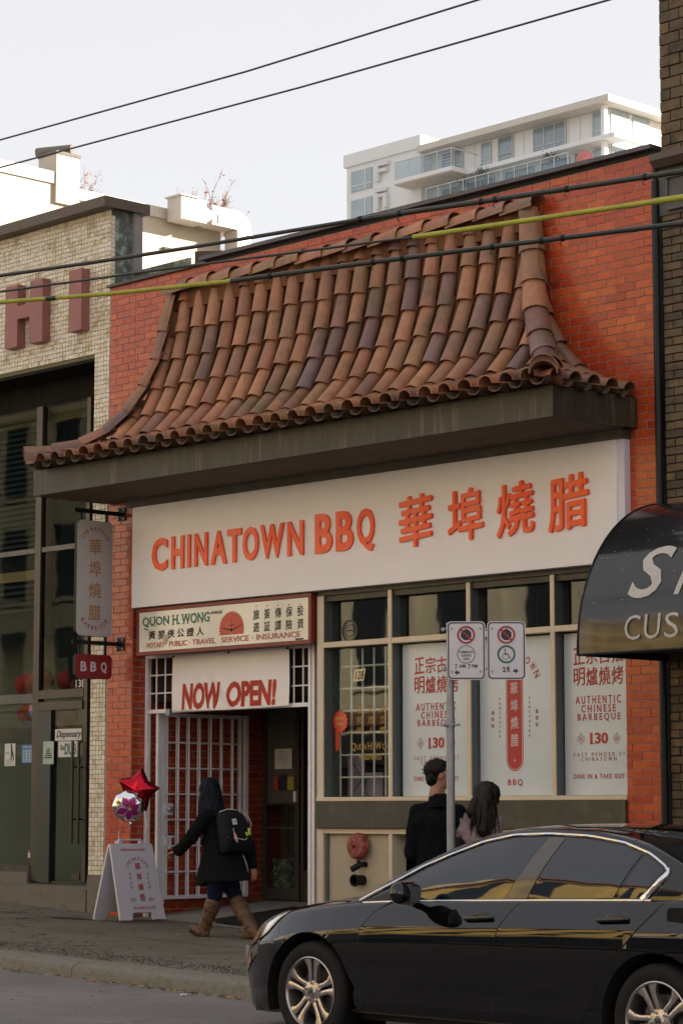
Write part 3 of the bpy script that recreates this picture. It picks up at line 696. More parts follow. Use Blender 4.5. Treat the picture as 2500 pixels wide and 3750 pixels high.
for x in (.985,1.9,2.835): q.lathe([(.0,-.012),(.012,-.012),(.012,0)], (x,.158,3.205), 'y', 8)
obj('grommet', q, M_black, BN)

# security grille inside the first window
GR = thing('window_grille', 'white steel bar grille behind the window numbered 128', 'grille', (4.0,.25,1.66))
for i in range(7):
    x = 3.532+.1643*i; q = MB(); q.tube([(x,.25,1.66),(x,.25,3.16)], .0115, 6); obj('bar', q, M_whitemetal, GR)
for i in range(6):
    z = 2.982-.2255*i; q = MB(); q.tube([(3.45,.256,z),(4.57,.256,z)], .0105, 6); obj('bar', q, M_whitemetal, GR)

# lettering on the first window
Yg = .122
M_gold = mat('gold_leaf_lettering', (.34,.22,.05), .4, .3)
M_ink = mat('black_print', (.015,.015,.015), .6)
def plaque(name, lb, cat, b, m, y, d=.003): q = MB(); q.box(b[0],b[1],y-d,y,b[2],b[3]); return solo(name, q, m, lb, cat, (b[0],y,b[2]))
PL = solo('number_plate', MB().add([(3.852,Yg,2.812),(4.006,Yg,2.822),(4.034,Yg,2.944),(3.868,Yg,2.934),(3.852,Yg-.004,2.812),(4.006,Yg-.004,2.822),(4.034,Yg-.004,2.944),(3.868,Yg-.004,2.934)], [(0,1,2,3),(7,6,5,4),(0,4,5,1),(1,5,6,2),(2,6,7,3),(3,7,4,0)]), mat('cream_card', (.68,.60,.36), .6), 'pale yellow card with house number 128 on the barred window', 'house number', (3.9,Yg,2.82))
obj('digits', wall_text('128', 3.885, 3.995, 2.834, 2.922, Yg-.0042, bold=.015, shear=.2, spacing=1.25), M_ink, PL)
NS = thing('notary_seal', 'red star shaped NOTARY PUBLIC seal with ribbon on the barred window', 'seal', (3.665,Yg,2.12))
q = MB(); pts = []
for i in range(32):
    a = math.pi*2*i/32; r_ = .118 if i % 2 else .098; pts.append((3.665+r_*math.cos(a)*.98, 2.418+r_*math.sin(a)))
q.prism(pts, 'y', Yg-.003, Yg); obj('star', q, M_red, NS)
q = MB(); q.prism([(3.59,2.33),(3.655,2.33),(3.652,2.12),(3.635,2.145),(3.62,2.105),(3.605,2.14),(3.594,2.12)], 'y', Yg-.0015, Yg-.0005); obj('ribbon', q, M_red, NS)
q = MB(); put_text(q, 'NOTARY', (3.60,Yg-.0032,2.428), FX, FZ, .13, .036, bold=.02); put_text(q, 'PUBLIC', (3.607,Yg-.0032,2.375), FX, FZ, .117, .036, bold=.02); obj('lettering', q, mat('pale_yellow_print', (.62,.42,.18), .5), NS)
GT = thing('window_lettering', 'gold agency name and characters painted on the barred window', 'lettering', (4.1,Yg,2.0))
q = MB()
for cx_, chs in ((3.945,'事務所'),(4.11,'公證人'),(4.275,'黃立錚')):
    for i, ch in enumerate(chs): put_text(q, ch, (cx_-.04,Yg-.002,2.49-.105*i), FX, FZ, .08, .075)
obj('characters', q, M_gold, GT)
q = MB(); put_text(q, 'Q', (3.83,Yg-.002,2.108), FX, FZ, .065, .088, bold=.01); put_text(q, 'UON', (3.905,Yg-.002,2.125), FX, FZ, .135, .058, bold=.01)
put_text(q, 'H', (4.065,Yg-.002,2.125), FX, FZ, .055, .075, bold=.01); put_text(q, '.', (4.13,Yg-.002,2.125), FX, FZ, .012, .012); put_text(q, 'W', (4.17,Yg-.002,2.125), FX, FZ, .09, .075, bold=.01); put_text(q, 'ONG', (4.27,Yg-.002,2.125), FX, FZ, .14, .058, bold=.01)
put_text(q, 'AGENCIES', (3.94,Yg-.002,2.025), FX, FZ, .32, .06, bold=.01); obj('name', q, M_gold, GT)
CS = thing('round_sticker', 'faint dark round sticker on the upper pane above the bars', 'sticker', (3.8,Yg,3.33))
q = MB(); ring(q, (3.80,Yg,3.335), FX, FZ, .095, .115, .002); ring(q, (3.80,Yg,3.335), FX, FZ, .06, .066, .002); q.box(3.76,3.84,Yg-.002,Yg,3.33,3.345); obj('ring', q, mat('dark_transfer', (.05,.05,.055), .5), CS)
q = MB(); q.add([(3.56,.33,1.66),(3.80,.33,1.66),(3.81,.33,2.08),(3.56,.33,2.10)], [(0,1,2,3)]); q.box(3.56,4.05,.34,.36,1.66,1.90)
KB = solo('gift_bag', q, mat('lilac_paper', (.34,.25,.38), .7, var=.2), 'pale lilac paper bag and wrap standing inside the barred window', 'bag', (3.7,.33,1.66))
q = MB(); q.tube([(3.565,.325,2.09),(3.70,.325,1.93),(3.80,.325,1.80)], .004, 5); q.tube([(3.60,.325,1.67),(3.78,.325,1.84)], .004, 5); q.tube([(3.80,.32,1.83),(3.86,.32,1.66)], .004, 5); obj('cord', q, M_black, KB)
q = MB(); q.box(3.765,3.825,.31,.33,1.80,1.87); obj('ornament', q, mat('teal_glass', (.02,.22,.28), .2), KB)

# three printed window posters
M_vin = mat('pale_blue_vinyl', (.58,.66,.71), .35, var=.03, coat=.25, coatr=.05)
M_pr = mat('poster_red', (.42,.030,.026), .45, var=.04)
M_pt = mat('poster_thin_red', (.42,.12,.11), .5, var=.04)
Yp = .1235
def medallion(mb, x, z):
    for r0, r1 in ((.020,.0225),(.0085,.0105)): ring(mb, (x,Yp-.004,z), FX, FZ, r0, r1, .001, 16)
    pts = [((.040+.007*math.cos(4*a))*math.cos(a)*.98, (.040+.007*math.cos(4*a))*math.sin(a)*1.12) for a in [2*math.pi*i/40 for i in range(40)]]
    for s in (1.0,.86):
        for i in range(40):
            a, b = pts[i], pts[(i+1) % 40]; k = .94*s
            mb.add([(x+a[0]*s,Yp-.005,z+a[1]*s),(x+b[0]*s,Yp-.005,z+b[1]*s),(x+b[0]*k,Yp-.005,z+b[1]*k),(x+a[0]*k,Yp-.005,z+a[1]*k)], [(0,1,2,3)])
    for i in range(8):
        a = i*math.pi/4; p = Vector((x+.0215*math.cos(a),Yp-.0045,z+.0215*math.sin(a))); r_ = Vector((x+.036*math.cos(a),Yp-.0045,z+.038*math.sin(a))); mb.tube([p, r_], .0007, 4)
    put_text(mb, '華', (x-.006,Yp-.004,z-.006), FX, FZ, .012, .012)
def poster(px0, px1, dx, lb):
    P_ = thing('window_poster', lb, 'poster', (px0,Yp,1.66), 'printed posters in the shop windows')
    q = MB(); q.box(px0,px1,Yp-.002,Yp,1.657,3.15); obj('sheet', q, M_vin, P_)
    y = Yp-.0035; q = MB()
    for z0, z1, chs in ((2.853,3.010,'正宗古法'),(2.655,2.822,'明爐燒烤')):
        for i, ch in enumerate(chs): put_text(q, ch, (6.778+dx+.152*i,y,z0), FX, FZ, .135, z1-z0, bold=.012, skew=.08)
    obj('characters', q, M_pr, P_)
    q = MB()
    for b, x0, x1, z0, z1 in (('AUTHENTIC',6.80,7.335,2.492,2.566),('CHINESE',6.868,7.275,2.412,2.483),('BARBEQUE',6.82,7.33,2.328,2.403)): put_text(q, b, (x0+dx,y,z0), FX, FZ, x1-x0, z1-z0, bold=.012, spacing=1.5)
    for b, x0, x1, z0, z1 in (('DINE IN & TAKE OUT',6.768,7.37,1.806,1.850),): put_text(q, b, (x0+dx,y,z0), FX, FZ, x1-x0, z1-z0, bold=.01, spacing=1.3)
    put_text(q, '130', (6.968+dx,y,2.123), FX, FZ, .212, .104, bold=.035)
    q.box(6.966+dx,7.016+dx,y-.002,y,2.121,2.130)
    obj('lettering', q, M_pr, P_)
    q = MB()
    for b, x0, x1, z0, z1 in (('EAST PENDER ST',6.77,7.378,2.011,2.045),('CHINATOWN',6.86,7.275,1.966,2.003)): put_text(q, b, (x0+dx,y,z0), FX, FZ, x1-x0, z1-z0, spacing=1.7, bold=-.008)
    medallion(q, 6.858+dx, 2.172); medallion(q, 7.282+dx, 2.172); obj('fine_print', q, M_pt, P_)
poster(4.555, 5.533, -2.058, 'pale poster AUTHENTIC CHINESE BARBEQUE 130 partly behind the sign pole')
poster(6.663, 7.495, 0, 'pale poster AUTHENTIC CHINESE BARBEQUE 130 under the black awning')
P_ = thing('window_poster', 'pale poster with tall red rounded tab and white characters, BBQ below', 'poster', (6.0,Yp,1.66), 'printed posters in the shop windows')
q = MB(); q.box(5.595,6.601,Yp-.002,Yp,1.657,3.15); obj('sheet', q, M_vin, P_)
def pill(x0, x1, zb_, zt, n=16):
    r_ = (x1-x0)/2; cx_ = (x0+x1)/2; return [(cx_+r_*math.cos(math.pi*i/n), zt-r_+r_*math.sin(math.pi*i/n)) for i in range(n+1)]+[(cx_-r_*math.cos(math.pi*i/n), zb_+r_-r_*math.sin(math.pi*i/n)) for i in range(n+1)]
q = MB(); q.prism(pill(5.932,6.148,1.886,2.86), 'y', Yp-.003, Yp-.002); obj('tab', q, M_pr, P_)
q = MB(); q.prism(pill(5.941,6.139,1.897,2.85), 'y', Yp-.0036, Yp-.003); obj('tab_line', q, mat('poster_pale', (.62,.55,.56), .5), P_)
q = MB(); q.prism(pill(5.948,6.132,1.904,2.843), 'y', Yp-.0045, Yp-.0036); obj('tab_face', q, M_pr, P_)
q = MB()
for i, ch in enumerate('華埠燒腊'): put_text(q, ch, (5.992,Yp-.005,2.606-.163*i), FX, FZ, .096, .118, bold=.014, skew=.06)
q.prism([(6.040,1.975),(6.048,1.988),(6.040,2.001),(6.032,1.988)], 'y', Yp-.006, Yp-.0045); obj('characters', q, MATS['poster_pale'], P_)
q = MB(); put_text(q, 'BBQ', (5.95,Yp-.003,1.745), FX, FZ, .186, .066, bold=.02, spacing=1.35)
arc_text(q, 'CHINATOWN', (6.04,Yp-.003,2.66), FX, FZ, .315, 155, 25, .06, .075, bold=.012); obj('lettering', q, M_pr, P_)
q = MB()
for x in (5.853,6.229):
    for i, ch in enumerate('VANCOUVER'): put_text(q, ch, (x-.011,Yp-.003,2.563-.0445*i), FX, FZ, .022, .024, bold=-.005)
for x in (5.76,6.32):
    for i, ch in enumerate('溫哥華'): put_text(q, ch, (x-.018,Yp-.003,2.425-.063*i), FX, FZ, .037, .038)
obj('side_lettering', q, M_pt, P_)

# big white signboard with raised letters
WS = thing('shop_sign', 'long white signboard CHINATOWN BBQ with raised orange letters under the tile roof', 'sign', (4.0,-.05,3.75))
q = MB(); q.rbox(.555,7.50,-.10,-.006,3.748,4.872,.004); q.box(.60,7.45,-.006,.03,3.80,4.87); obj('board', q, M_white, WS)
q = MB(); q.box(7.501,7.585,-.085,-.003,3.748,4.872); obj('side', q, M_edge, WS)
def raised(body, x0, x1, z0, z1, bold, skew=0, name='letter'):
    q = MB(); put_text(q, body, (x0,-.101,z0), FX, FZ, x1-x0, z1-z0, depth=.020, bold=bold, skew=skew)
    obj(name, q, M_orange, WS)
xs_ = [.925,1.232,1.487,1.588,1.838,2.072,2.322,2.592,2.955,3.26]
ends = [1.172,1.432,1.532,1.80,2.078,2.30,2.565,2.93,3.235,3.362]
seq = [('C',.925,1.168),('H',1.232,1.428),('I',1.487,1.530),('N',1.592,1.795),('A',1.845,2.085),('T',2.095,2.305),('O',2.325,2.555),('W',2.580,2.925),('N',2.975,3.20)]
tot0, tot1 = .925, 3.20
for ch, a, b in seq:
    a2 = .925+(a-tot0)/(tot1-tot0)*(3.362-.925); b2 = .925+(b-tot0)/(tot1-tot0)*(3.362-.925)
    raised(ch, a2, b2, 4.13, 4.49, .030)
for ch, a, b in (('B',3.537,3.787),('B',3.845,4.095),('Q',4.15,4.395)): raised(ch, a, b, 4.125 if ch != 'Q' else 4.09, 4.53, .030)
for ch, a, b in (('華',4.742,5.203),('埠',5.409,5.875),('燒',6.046,6.523),('腊',6.693,7.188)): raised(ch, a, b, 4.07, 4.58, .022, .08, 'character')

# older lightbox sign
LB = thing('lightbox_sign', 'old maroon framed lightbox sign QUON H. WONG AGENCIES above the banner', 'sign', (2.0,-.0,3.25))
q = MB(); q.box(.60,3.42,-.03,.20,3.24,3.735); obj('case', q, M_redpaint, LB)
q = MB()
for a in ((.60,3.42,3.695,3.738),(.60,3.42,3.215,3.258)): q.rbox(a[0],a[1],-.062,-.03,a[2],a[3],.004)
for a in ((.60,.64,3.2585,3.6945),(3.375,3.42,3.2585,3.6945)): q.rbox(a[0],a[1],-.062,-.03,a[2],a[3],.004)
obj('frame', q, M_redpaint, LB)
q = MB(); q.box(.641,3.374,-.052,-.045,3.2585,3.6945); obj('face', q, mat('yellowed_acrylic', (.74,.73,.66), .22, var=.06, scale=1.2, coat=.6, col2=(.66,.65,.54), thr=(.45,.7)), LB)
y = -.0535; M_grn = mat('dark_green_print', (.012,.13,.085), .4)
q = MB()
put_text(q, 'QUON', (.70,y,3.523), FX, FZ, .455, .112, bold=.02); put_text(q, 'H.', (1.215,y,3.53), FX, FZ, .12, .108, bold=.02); put_text(q, 'WONG', (1.36,y,3.53), FX, FZ, .47, .108, bold=.02)
for x in (.87,.92,1.08,1.22,1.30,1.385,1.46,1.58,1.70): q.box(x-.016,x+.022,y-.002,y,3.53,3.537); q.box(x-.016,x+.022,y-.002,y,3.628,3.635)
q.prism([(.735,3.525),(.77,3.51),(.81,3.495),(.80,3.487),(.76,3.495),(.73,3.512)], 'y', y-.002, y)
obj('name', q, M_grn, LB)
q = MB(); put_text(q, 'AGENCIES', (1.845,y,3.607), FX, FZ, .19, .032)
for i, ch in enumerate('黃堃俠公證人'): put_text(q, ch, (.805+.162*i,y,3.385), FX, FZ, .118, .095, bold=.02, skew=.06)
for i, (a, b) in enumerate((('旅','遊'),('簽','証'),('傳','譯'),('保','險'),('投','資'))):
    x = 2.528+.1695*i; put_text(q, a, (x,y,3.507), FX, FZ, .095, .105, bold=.008, skew=.05); put_text(q, b, (x,y,3.375), FX, FZ, .095, .105, bold=.008, skew=.05); ring(q, (x+.045,y,3.652-.006*i), FX, FZ, .002, .008, .001, 10)
obj('black_lettering', q, M_ink, LB)
q = MB()
for b, x0, x1 in (('NOTARY',.775,1.085),('PUBLIC',1.16,1.46),('TRAVEL',1.545,1.93),('SERVICE',2.02,2.46),('INSURANCE',2.58,3.255)): put_text(q, b, (x0,y,3.293), FX, FZ, x1-x0, .06, bold=.02)
ring(q, (1.50,y,3.323), FX, FZ, .0, .008, .001, 10); ring(q, (2.52,y,3.323), FX, FZ, .0, .008, .001, 10)
obj('red_lettering', q, mat('faded_red_print', (.50,.13,.11), .5), LB)
q = MB(); pts = [(1.975,3.372)]; n = 24
for i in range(2*n+1):
    a = math.pi*(1.10-1.20*i/(2*n)); r_ = .205 if i % 2 else .185; pts.append((2.185+r_*math.cos(a), max(3.372, 3.432+r_*.95*math.sin(a))))
pts.append((2.395,3.372)); q.prism(pts, 'y', y-.001, y); obj('sun_emblem', q, mat('emblem_red', (.55,.06,.03), .4, col2=(.55,.17,.10), thr=(.5,.7), scale=5), LB)
q = MB(); yy = y-.002
q.prism([(2.03,3.455),(2.15,3.435),(2.185,3.42),(2.22,3.435),(2.34,3.468),(2.345,3.463),(2.22,3.42),(2.185,3.405),(2.15,3.418),(2.03,3.448)], 'y', yy, y-.001); q.prism([(2.180,3.43),(2.185,3.54),(2.190,3.43)], 'y', yy, y-.001); q.prism([(2.13,3.47),(2.185,3.478),(2.24,3.478),(2.24,3.474),(2.185,3.47),(2.13,3.466)], 'y', yy, y-.001); ring(q, (2.185,y-.001,3.425), FX, FZ, 0, .018, .001, 12)
obj('aircraft_emblem', q, M_ink, LB)
q = MB(); q.prism([(1.07,3.43),(1.12,3.425),(1.15,3.415),(1.16,3.44),(1.14,3.36),(1.12,3.345),(1.095,3.31),(1.08,3.33),(1.055,3.36),(1.06,3.41)], 'y', y-.004, y-.0025); obj('torn_sticker', q, mat('torn_paper', (.52,.48,.38), .8, var=.5, scale=60), LB)
q = MB(); q.box(3.18,3.30,y-.003,y-.001,3.263,3.279); obj('maker_label', q, M_ink, LB)

# projecting sign on two brackets
HS = thing('projecting_sign', 'tall white rounded projecting sign with gold characters on black brackets', 'sign', (.25,0,4.0))
EX, EZ = (0,1,0), (0,0,1)                        # seen from +x
xf = .262
q = MB(); q.prism(rrect(-.636,-.135,3.437,4.727,.06), 'x', .215, .258); obj('panel_edge', q, M_black, HS)
q = MB(); q.prism(rrect(-.634,-.137,3.439,4.725,.058), 'x', .2585, xf); obj('panel', q, mat('grey_white_panel', (.50,.49,.50), .35, var=.02), HS)
for z in (4.83,3.365):
    q = MB(); q.box(.235,.265,-.68,-.01,z-.022,z+.022); obj('bracket_arm', q, M_black, HS)
    q = MB(); q.box(.19,.33,-.012,-.0045,z-.075,z+.075); obj('wall_plate', q, M_black, HS)
    q = MB()
    for a in (-.05,.05):
        for b in (-.05,.05): q.lathe([(0,-.028),(.012,-.028),(.014,-.012)], (.26+a,0,z+b), 'y', 8)
    obj('bolt', q, M_steel, HS)
q = MB()
for y_ in (-.58,-.22):
    q.box(.24,.26,y_-.012,y_+.012,4.728,4.807); q.box(.24,.26,y_-.012,y_+.012,3.388,3.436); q.box(.24,.26,y_-.012,y_+.012,3.232,3.342)
obj('strap', q, M_black, HS)
q = MB()
for i, ch in enumerate('華埠燒腊'): put_text(q, ch, (xf+.0002,-.47,4.345-.245*i), EX, EZ, .175, .175, bold=.016, skew=.05)
obj('characters', q, mat('gold_characters', (.40,.24,.10), .4, .35), HS)
q = MB(); arc_text(q, 'CHINATOWN', (xf,-.385,4.43), EX, EZ, .205, 148, 32, .034, .045, bold=.0); arc_text(q, 'BARBEQUE', (xf,-.385,3.735), EX, EZ, .205, 216, 324, .034, .045, bold=.0, flip=True)
obj('arc_lettering', q, mat('brown_red_print', (.28,.03,.025), .5), HS)
BS = thing('projecting_sign', 'small red rounded BBQ sign hanging under the tall white one', 'sign', (.25,-.37,2.97))
q = MB(); q.prism(rrect(-.640,-.128,2.968,3.235,.05), 'x', .215, .258); obj('panel_edge', q, M_black, BS)
q = MB(); q.prism(rrect(-.638,-.130,2.970,3.233,.048), 'x', .2585, xf); obj('panel', q, mat('deep_red_panel', (.26,.016,.022), .35, var=.03), BS)
q = MB(); put_text(q, 'BB', (xf,-.568,3.045), EX, EZ, .22, .11, bold=.03, spacing=1.6); put_text(q, 'Q', (xf,-.285,3.03), EX, EZ, .082, .125, bold=.03); obj('lettering', q, mat('sign_white_print', (.66,.62,.68), .4), BS)

# fittings on the stucco panel
AB = thing('fire_bell', 'round red fire bell on the cream panel beside the entry', 'bell', (4.05,0,1.17))
q = MB(); q.lathe([(0,-.125),(.045,-.13),(.10,-.125),(.125,-.105),(.135,-.06),(.13,-.045),(.10,-.04)], (4.06,.055,1.165), 'y', 40); obj('gong', q, mat('chalky_red_paint', (.24,.045,.035), .6, var=.4, scale=22, col2=(.33,.10,.085), thr=(.5,.62)), AB, smooth=30)
q = MB(); q.lathe([(.06,-.04),(.06,0)], (4.06,.054,1.165), 'y', 20); q.lathe([(0,-.145),(.012,-.142),(.012,-.125)], (4.06,.055,1.165), 'y', 10); obj('backbox', q, M_black, AB, smooth=40)
q = MB()
for i in range(26):
    a = math.pi*2*i/26; c_ = (4.06+.098*math.cos(a), -.0715, 1.165+.098*math.sin(a)); q.box(c_[0]-.005,c_[0]+.005,c_[1]-.0015,c_[1],c_[2]-.007,c_[2]+.007)
obj('raised_marks', q, mat('worn_pink', (.40,.20,.17), .7), AB)
SP = thing('standpipe_outlet', 'two black pipe outlets under the red fire bell', 'pipe', (4.05,0,.85))
q = MB(); q.lathe([(.050,-.13),(.060,-.13),(.064,-.11),(.050,-.10),(.052,.0)], (4.06,.055,.83), 'y', 24); q.lathe([(.050,-.13),(.050,-.03),(.0,-.03)], (4.06,.055,.83), 'y', 24); obj('outlet', q, M_black, SP, smooth=30)
q = MB(); q.tube([(4.10,.055,.985),(4.10,-.02,.985),(4.08,-.055,.965),(4.035,-.085,.935)], [.028,.028,.032,.030], 12); q.box(4.075,4.10,-.05,-.02,.99,1.03); obj('elbow', q, M_black, SP, smooth=30)
# ------------------------------------------------------------------ tiled building on the left
LBd = thing('tiled_building', 'pale mosaic tiled building with maroon raised letters left of the brick shop', 'building', (-3,0,.5))
M_mosaic = ramp_mat('mosaic_tile', [(0,(.72,.66,.53)),(.3,(.80,.75,.67)),(.6,(.66,.58,.42)),(.8,(.82,.76,.68)),(1,(.52,.43,.22))], .45, bump=.5, bscale=60, moss=(.30,.24,.08), scale=30, mossthr=(.52,.66))
M_grout = mat('dark_grout', (.17,.155,.09), .95)
q = MB(); q.box(-14,-.006,.008,.4,6.70,8.40); q.box(-.285,-.006,.008,.62,.80,6.70); q.box(-14,-.06,.62,14,6.2,6.9); q.box(-14,-.06,.4,.62,6.72,6.9); q.box(-14,-13.8,.62,14,0,6.2); q.box(-.3,-.1,.62,14,0,6.2)
obj('wall', q, M_grout, LBd)
tm = MB(); TL = .0535; tiles = []
for r_ in range(int((8.40-.80)/TL)):
    z = 8.40-(r_+1)*TL
    a = -7.0 if z > 6.69 else -.285
    n = int(round((-.006-a)/.0549))
    for k in range(n):
        x1 = -.006-k*.0549
        tiles.append((x1-.0549, z))
hl = lambda x, z: (-1.95 < x < -1.0 and 7.0 < z < 7.75) or (-.66 < x < -.35 and 7.03 < z < 7.75)
tiles.sort(key=lambda t: (Vector((t[0],0,t[1]))-CAM).length)
tr_ = random.Random(2); tmesh = MB(); tmesh.rbox(.003,.052,-.004,.010,.0025,.051,.0018); TME = mkmesh('mosaic_tile', tmesh, M_mosaic, Vector((0,0,0)))
cnt = 0
for x, z in tiles:
    if cnt < 298: inst('mosaic_tile', TME, LBd, Matrix.Translation((x, tr_.uniform(-.0012,.0012), z))); cnt += 1
    else:
        tm.cr = tr_.random(); dy = tr_.uniform(-.0012,.0012); tm.add([(v[0]+x, v[1]+dy, v[2]+z) for v in tmesh.v], tmesh.f)
tag(obj('mosaic', tm, M_mosaic, LBd, rnd=True), kind='stuff')
q = MB()
for r_ in range(28):                              # tiles turning the corner
    z = 8.33-(r_+1)*TL; q.box(-.0055,.001,.004,.055,z+.003,z+.051)
obj('corner_tiles', q, M_mosaic, LBd)
q = MB(); q.box(-14,.085,-.17,.50,8.40,8.52); obj('coping', q, mat('rusty_brown_flashing', (.10,.065,.05), .5, var=.35, scale=6, bump=.2, col2=(.05,.055,.04), thr=(.45,.7)), LBd)
M_patina = mat('blue_green_flashing', (.13,.15,.13), .7, var=.4, scale=9, col2=(.27,.32,.29), thr=(.5,.62))
q = MB(); q.box(-.005,.004,.056,.42,7.55,8.399); q.box(-.005,.9,.42,.44,7.50,7.75); obj('end_flashing', q, M_patina, LBd)
q = MB(); q.box(.005,.05,.30,.42,7.70,8.399); obj('downpipe', q, mat('lilac_grey_strip', (.27,.25,.26), .7), LBd)
q = MB(); q.prism([(.42,7.60),(.50,7.60),(2.4,7.60),(2.4,7.68),(.42,7.98)], 'y', .9, 1.0); obj('roof_upstand', q, MATS['rusty_brown_flashing'], LBd)
# soffit, glazing
q = MB(); q.box(-14,-.286,.0085,.55,6.66,6.6995); obj('soffit', q, M_soffit if False else mat('dark_soffit', (.018,.017,.015), .9, var=.3, scale=5), LBd)
q = MB(); q.box(-14,-.286,.50,.60,6.38,6.66); obj('head_panel', q, MATS['dark_soffit'], LBd)
M_alu = mat('bronze_aluminium', (.065,.054,.040), .4, .4, var=.2, scale=5)
M_alud = mat('dark_aluminium', (.075,.075,.07), .35, .6, var=.2)
def lb(name, m, *b): q = MB(); q.box(*b); return obj(name, q, m, LBd)
lb('mullion', M_alu, -1.985,-1.87,.46,.54,.70,6.38); lb('mullion', M_alu, -1.0,-.93,.46,.54,.70,6.38); M_lgl = glass('left_shop_glass', (.78,.82,.79), .12, bump=.04)
lb('mullion', M_alud, -4.35,-4.25,.46,.54,.70,6.38)
lb('transom', M_alud, -1.869,-1.001,.47,.53,4.60,4.66); lb('transom', M_alud, -4.249,-1.986,.47,.53,4.60,4.66); lb('transom', M_alud, -4.249,-1.986,.47,.53,2.80,2.91)
lb('transom', M_alu, -1.869,-1.001,.455,.54,2.84,2.94); lb('door_head', M_alu, -1.869,-1.001,.44,.54,2.70,2.80)
lb('sill', M_alud, -4.249,-1.986,.45,.54,.80,.88); lb('plinth', M_conc, -14,-1.986,.42,.60,.60,.799)
for x0, x1, z0, z1 in ((-4.249,-1.986,4.66,6.38),(-4.249,-1.986,2.91,4.60),(-4.249,-1.986,.88,2.80),(-1.869,-1.001,4.66,6.38),(-1.869,-1.001,2.94,4.60)):
    lb('window_pane', M_lgl, x0,x1,.495,.501,z0,z1)
lb('side_panel', mat('dark_wall_panel', (.03,.03,.028), .8), -.93,-.286,.50,.6,.66,6.66)
q = MB(); q.box(-14,-.286,.0,.60,.10,.665); q.box(-14,-.30,-.02,.0,.10,.64); obj('step', q, M_conc, LBd)
q = MB(); q.box(-.285,-.008,-.012,.62,.2,.80); obj('pier_base', q, M_conc, LBd)
q = MB(); q.box(-14,-.30,1.5,1.6,.6,6.7); q.box(-.9,-.8,.6,1.5,.6,6.7); q.box(-14,-.9,.6,1.5,6.3,6.66) ; q.box(-14,-.9,.6,1.5,.60,.66)
obj('room', q, mat('grey_room', (.19,.19,.165), .9, var=.1, scale=.8), LBd)
q = MB(); q.box(-9,-2.0,.72,.78,3.62,6.6); q.box(-1.86,-.95,.74,.80,3.35,6.6); obj('dark_blind', q, mat('dark_cloth', (.012,.016,.016), .95), LBd)
BLD = thing('window_blind', 'dark horizontal slat blind behind the upper left panes', 'blind', (-3,.62,4.6))
for i in range(24):
    q = MB(); z = 4.72+i*.07; q.add([(-4.24,.60,z),(-1.99,.60,z),(-1.99,.65,z+.045),(-4.24,.65,z+.045)], [(0,1,2,3)]); obj('slat', q, mat('slat_dark_green', (.03,.042,.038), .6), BLD)
q = MB(); q.box(-4.24,-1.99,.60,.63,4.30,4.42); obj('rail', q, mat('ochre_batten', (.30,.22,.12), .7), BLD)
for i in range(5):
    q = MB(); z = 3.92+i*.075; q.add([(-4.24,.60,z),(-1.99,.60,z),(-1.99,.65,z+.045),(-4.24,.65,z+.045)], [(0,1,2,3)]); obj('slat', q, MATS['slat_dark_green'], BLD)
q = MB(); q.add([(-1.84,.7,4.3),(-1.02,.7,4.3),(-1.05,.72,3.35),(-1.15,.72,3.2),(-1.3,.72,3.3),(-1.42,.72,3.15),(-1.47,.72,2.98),(-1.62,.72,3.05),(-1.66,.72,3.45),(-1.74,.72,3.6)], [(0,1,2,3,4,5,6,7,8,9)])
solo('hanging_cloth', q, MATS['dark_cloth'], 'torn black cloth hanging behind the glass over door 138', 'cloth', (-1.5,.7,3.6))
# glass door with two bar handles
LD = thing('glass_door', 'frameless glass door with tall steel bar handles under number 138', 'door', (-1.3,.49,.68))
q = MB(); q.box(-1.868,-1.62,.46,.56,.68,2.70); obj('frame', q, mat('dark_green_frame', (.022,.030,.026), .4), LD)
q = MB(); q.box(-1.619,-1.002,.492,.502,.70,2.70); obj('door_pane', q, glass('greenish_glass', (.80,.86,.81), .3), LD)
q = MB(); q.box(-1.60,-1.02,.485,.509,.68,.70); q.box(-1.20,-1.05,.47,.49,.72,.80); obj('bottom_rail', q, M_alu, LD)
for x, y in ((-1.115,.40),(-.995,.40)):
    q = MB(); q.tube([(x,y,1.14),(x,y,2.33)], .017, 10); obj('handle', q, M_alu, LD, smooth=40)
q = MB()
for z in (1.42,2.02):
    for x in (-1.115,-.995): q.tube([(x,.40,z),(x,.492,z)], .010, 6)
obj('handle_stem', q, M_black, LD)
M_paper = MATS['paper']
def card(name, lb_, x0, x1, z0, z1, m, y=.488): q = MB(); q.box(x0,x1,y-.003,y,z0,z1); return solo(name, q, m, lb_, name.replace('_',' '), (x0,y,z0))
def txt(par, b, x0, x1, z0, z1, m, y=.484, **k): return obj('lettering', wall_text(b, x0, x1, z0, z1, y, **k), m, par)
c = card('shop_sign', 'white sign with black script Dispensary on the glass door', -1.565,-1.06,2.338,2.475, M_paper)
txt(c, 'Dispensary', -1.545, -1.085, 2.352, 2.455, M_ink, shear=.35, bold=.012)
c = card('shop_sign', 'white rounded sign with green letters The DUB on the glass door', -1.50,-1.135,2.145,2.33, M_paper)
txt(c, 'DUB', -1.375, -1.16, 2.17, 2.305, mat('sign_green', (.03,.16,.10), .5), bold=.03); txt(c, 'The', -1.475, -1.39, 2.225, 2.285, M_ink, shear=.3)
c = card('notice', 'pale green age limit notice taped at the edge of the glass door', -1.75,-1.545,2.065,2.335, mat('pale_green_paper', (.42,.50,.44), .8), y=.455)
for i, s_ in enumerate(('NO ONE','UNDER 19','YEARS OF AGE','MAY ENTER THIS','ESTABLISHMENT')): txt(c, s_, -1.72+.012*(4-i if i < 4 else 0), -1.575-.012*(4-i if i < 4 else 0), 2.238-.026*i, 2.254-.026*i, M_ink, y=.4515, bold=.02)
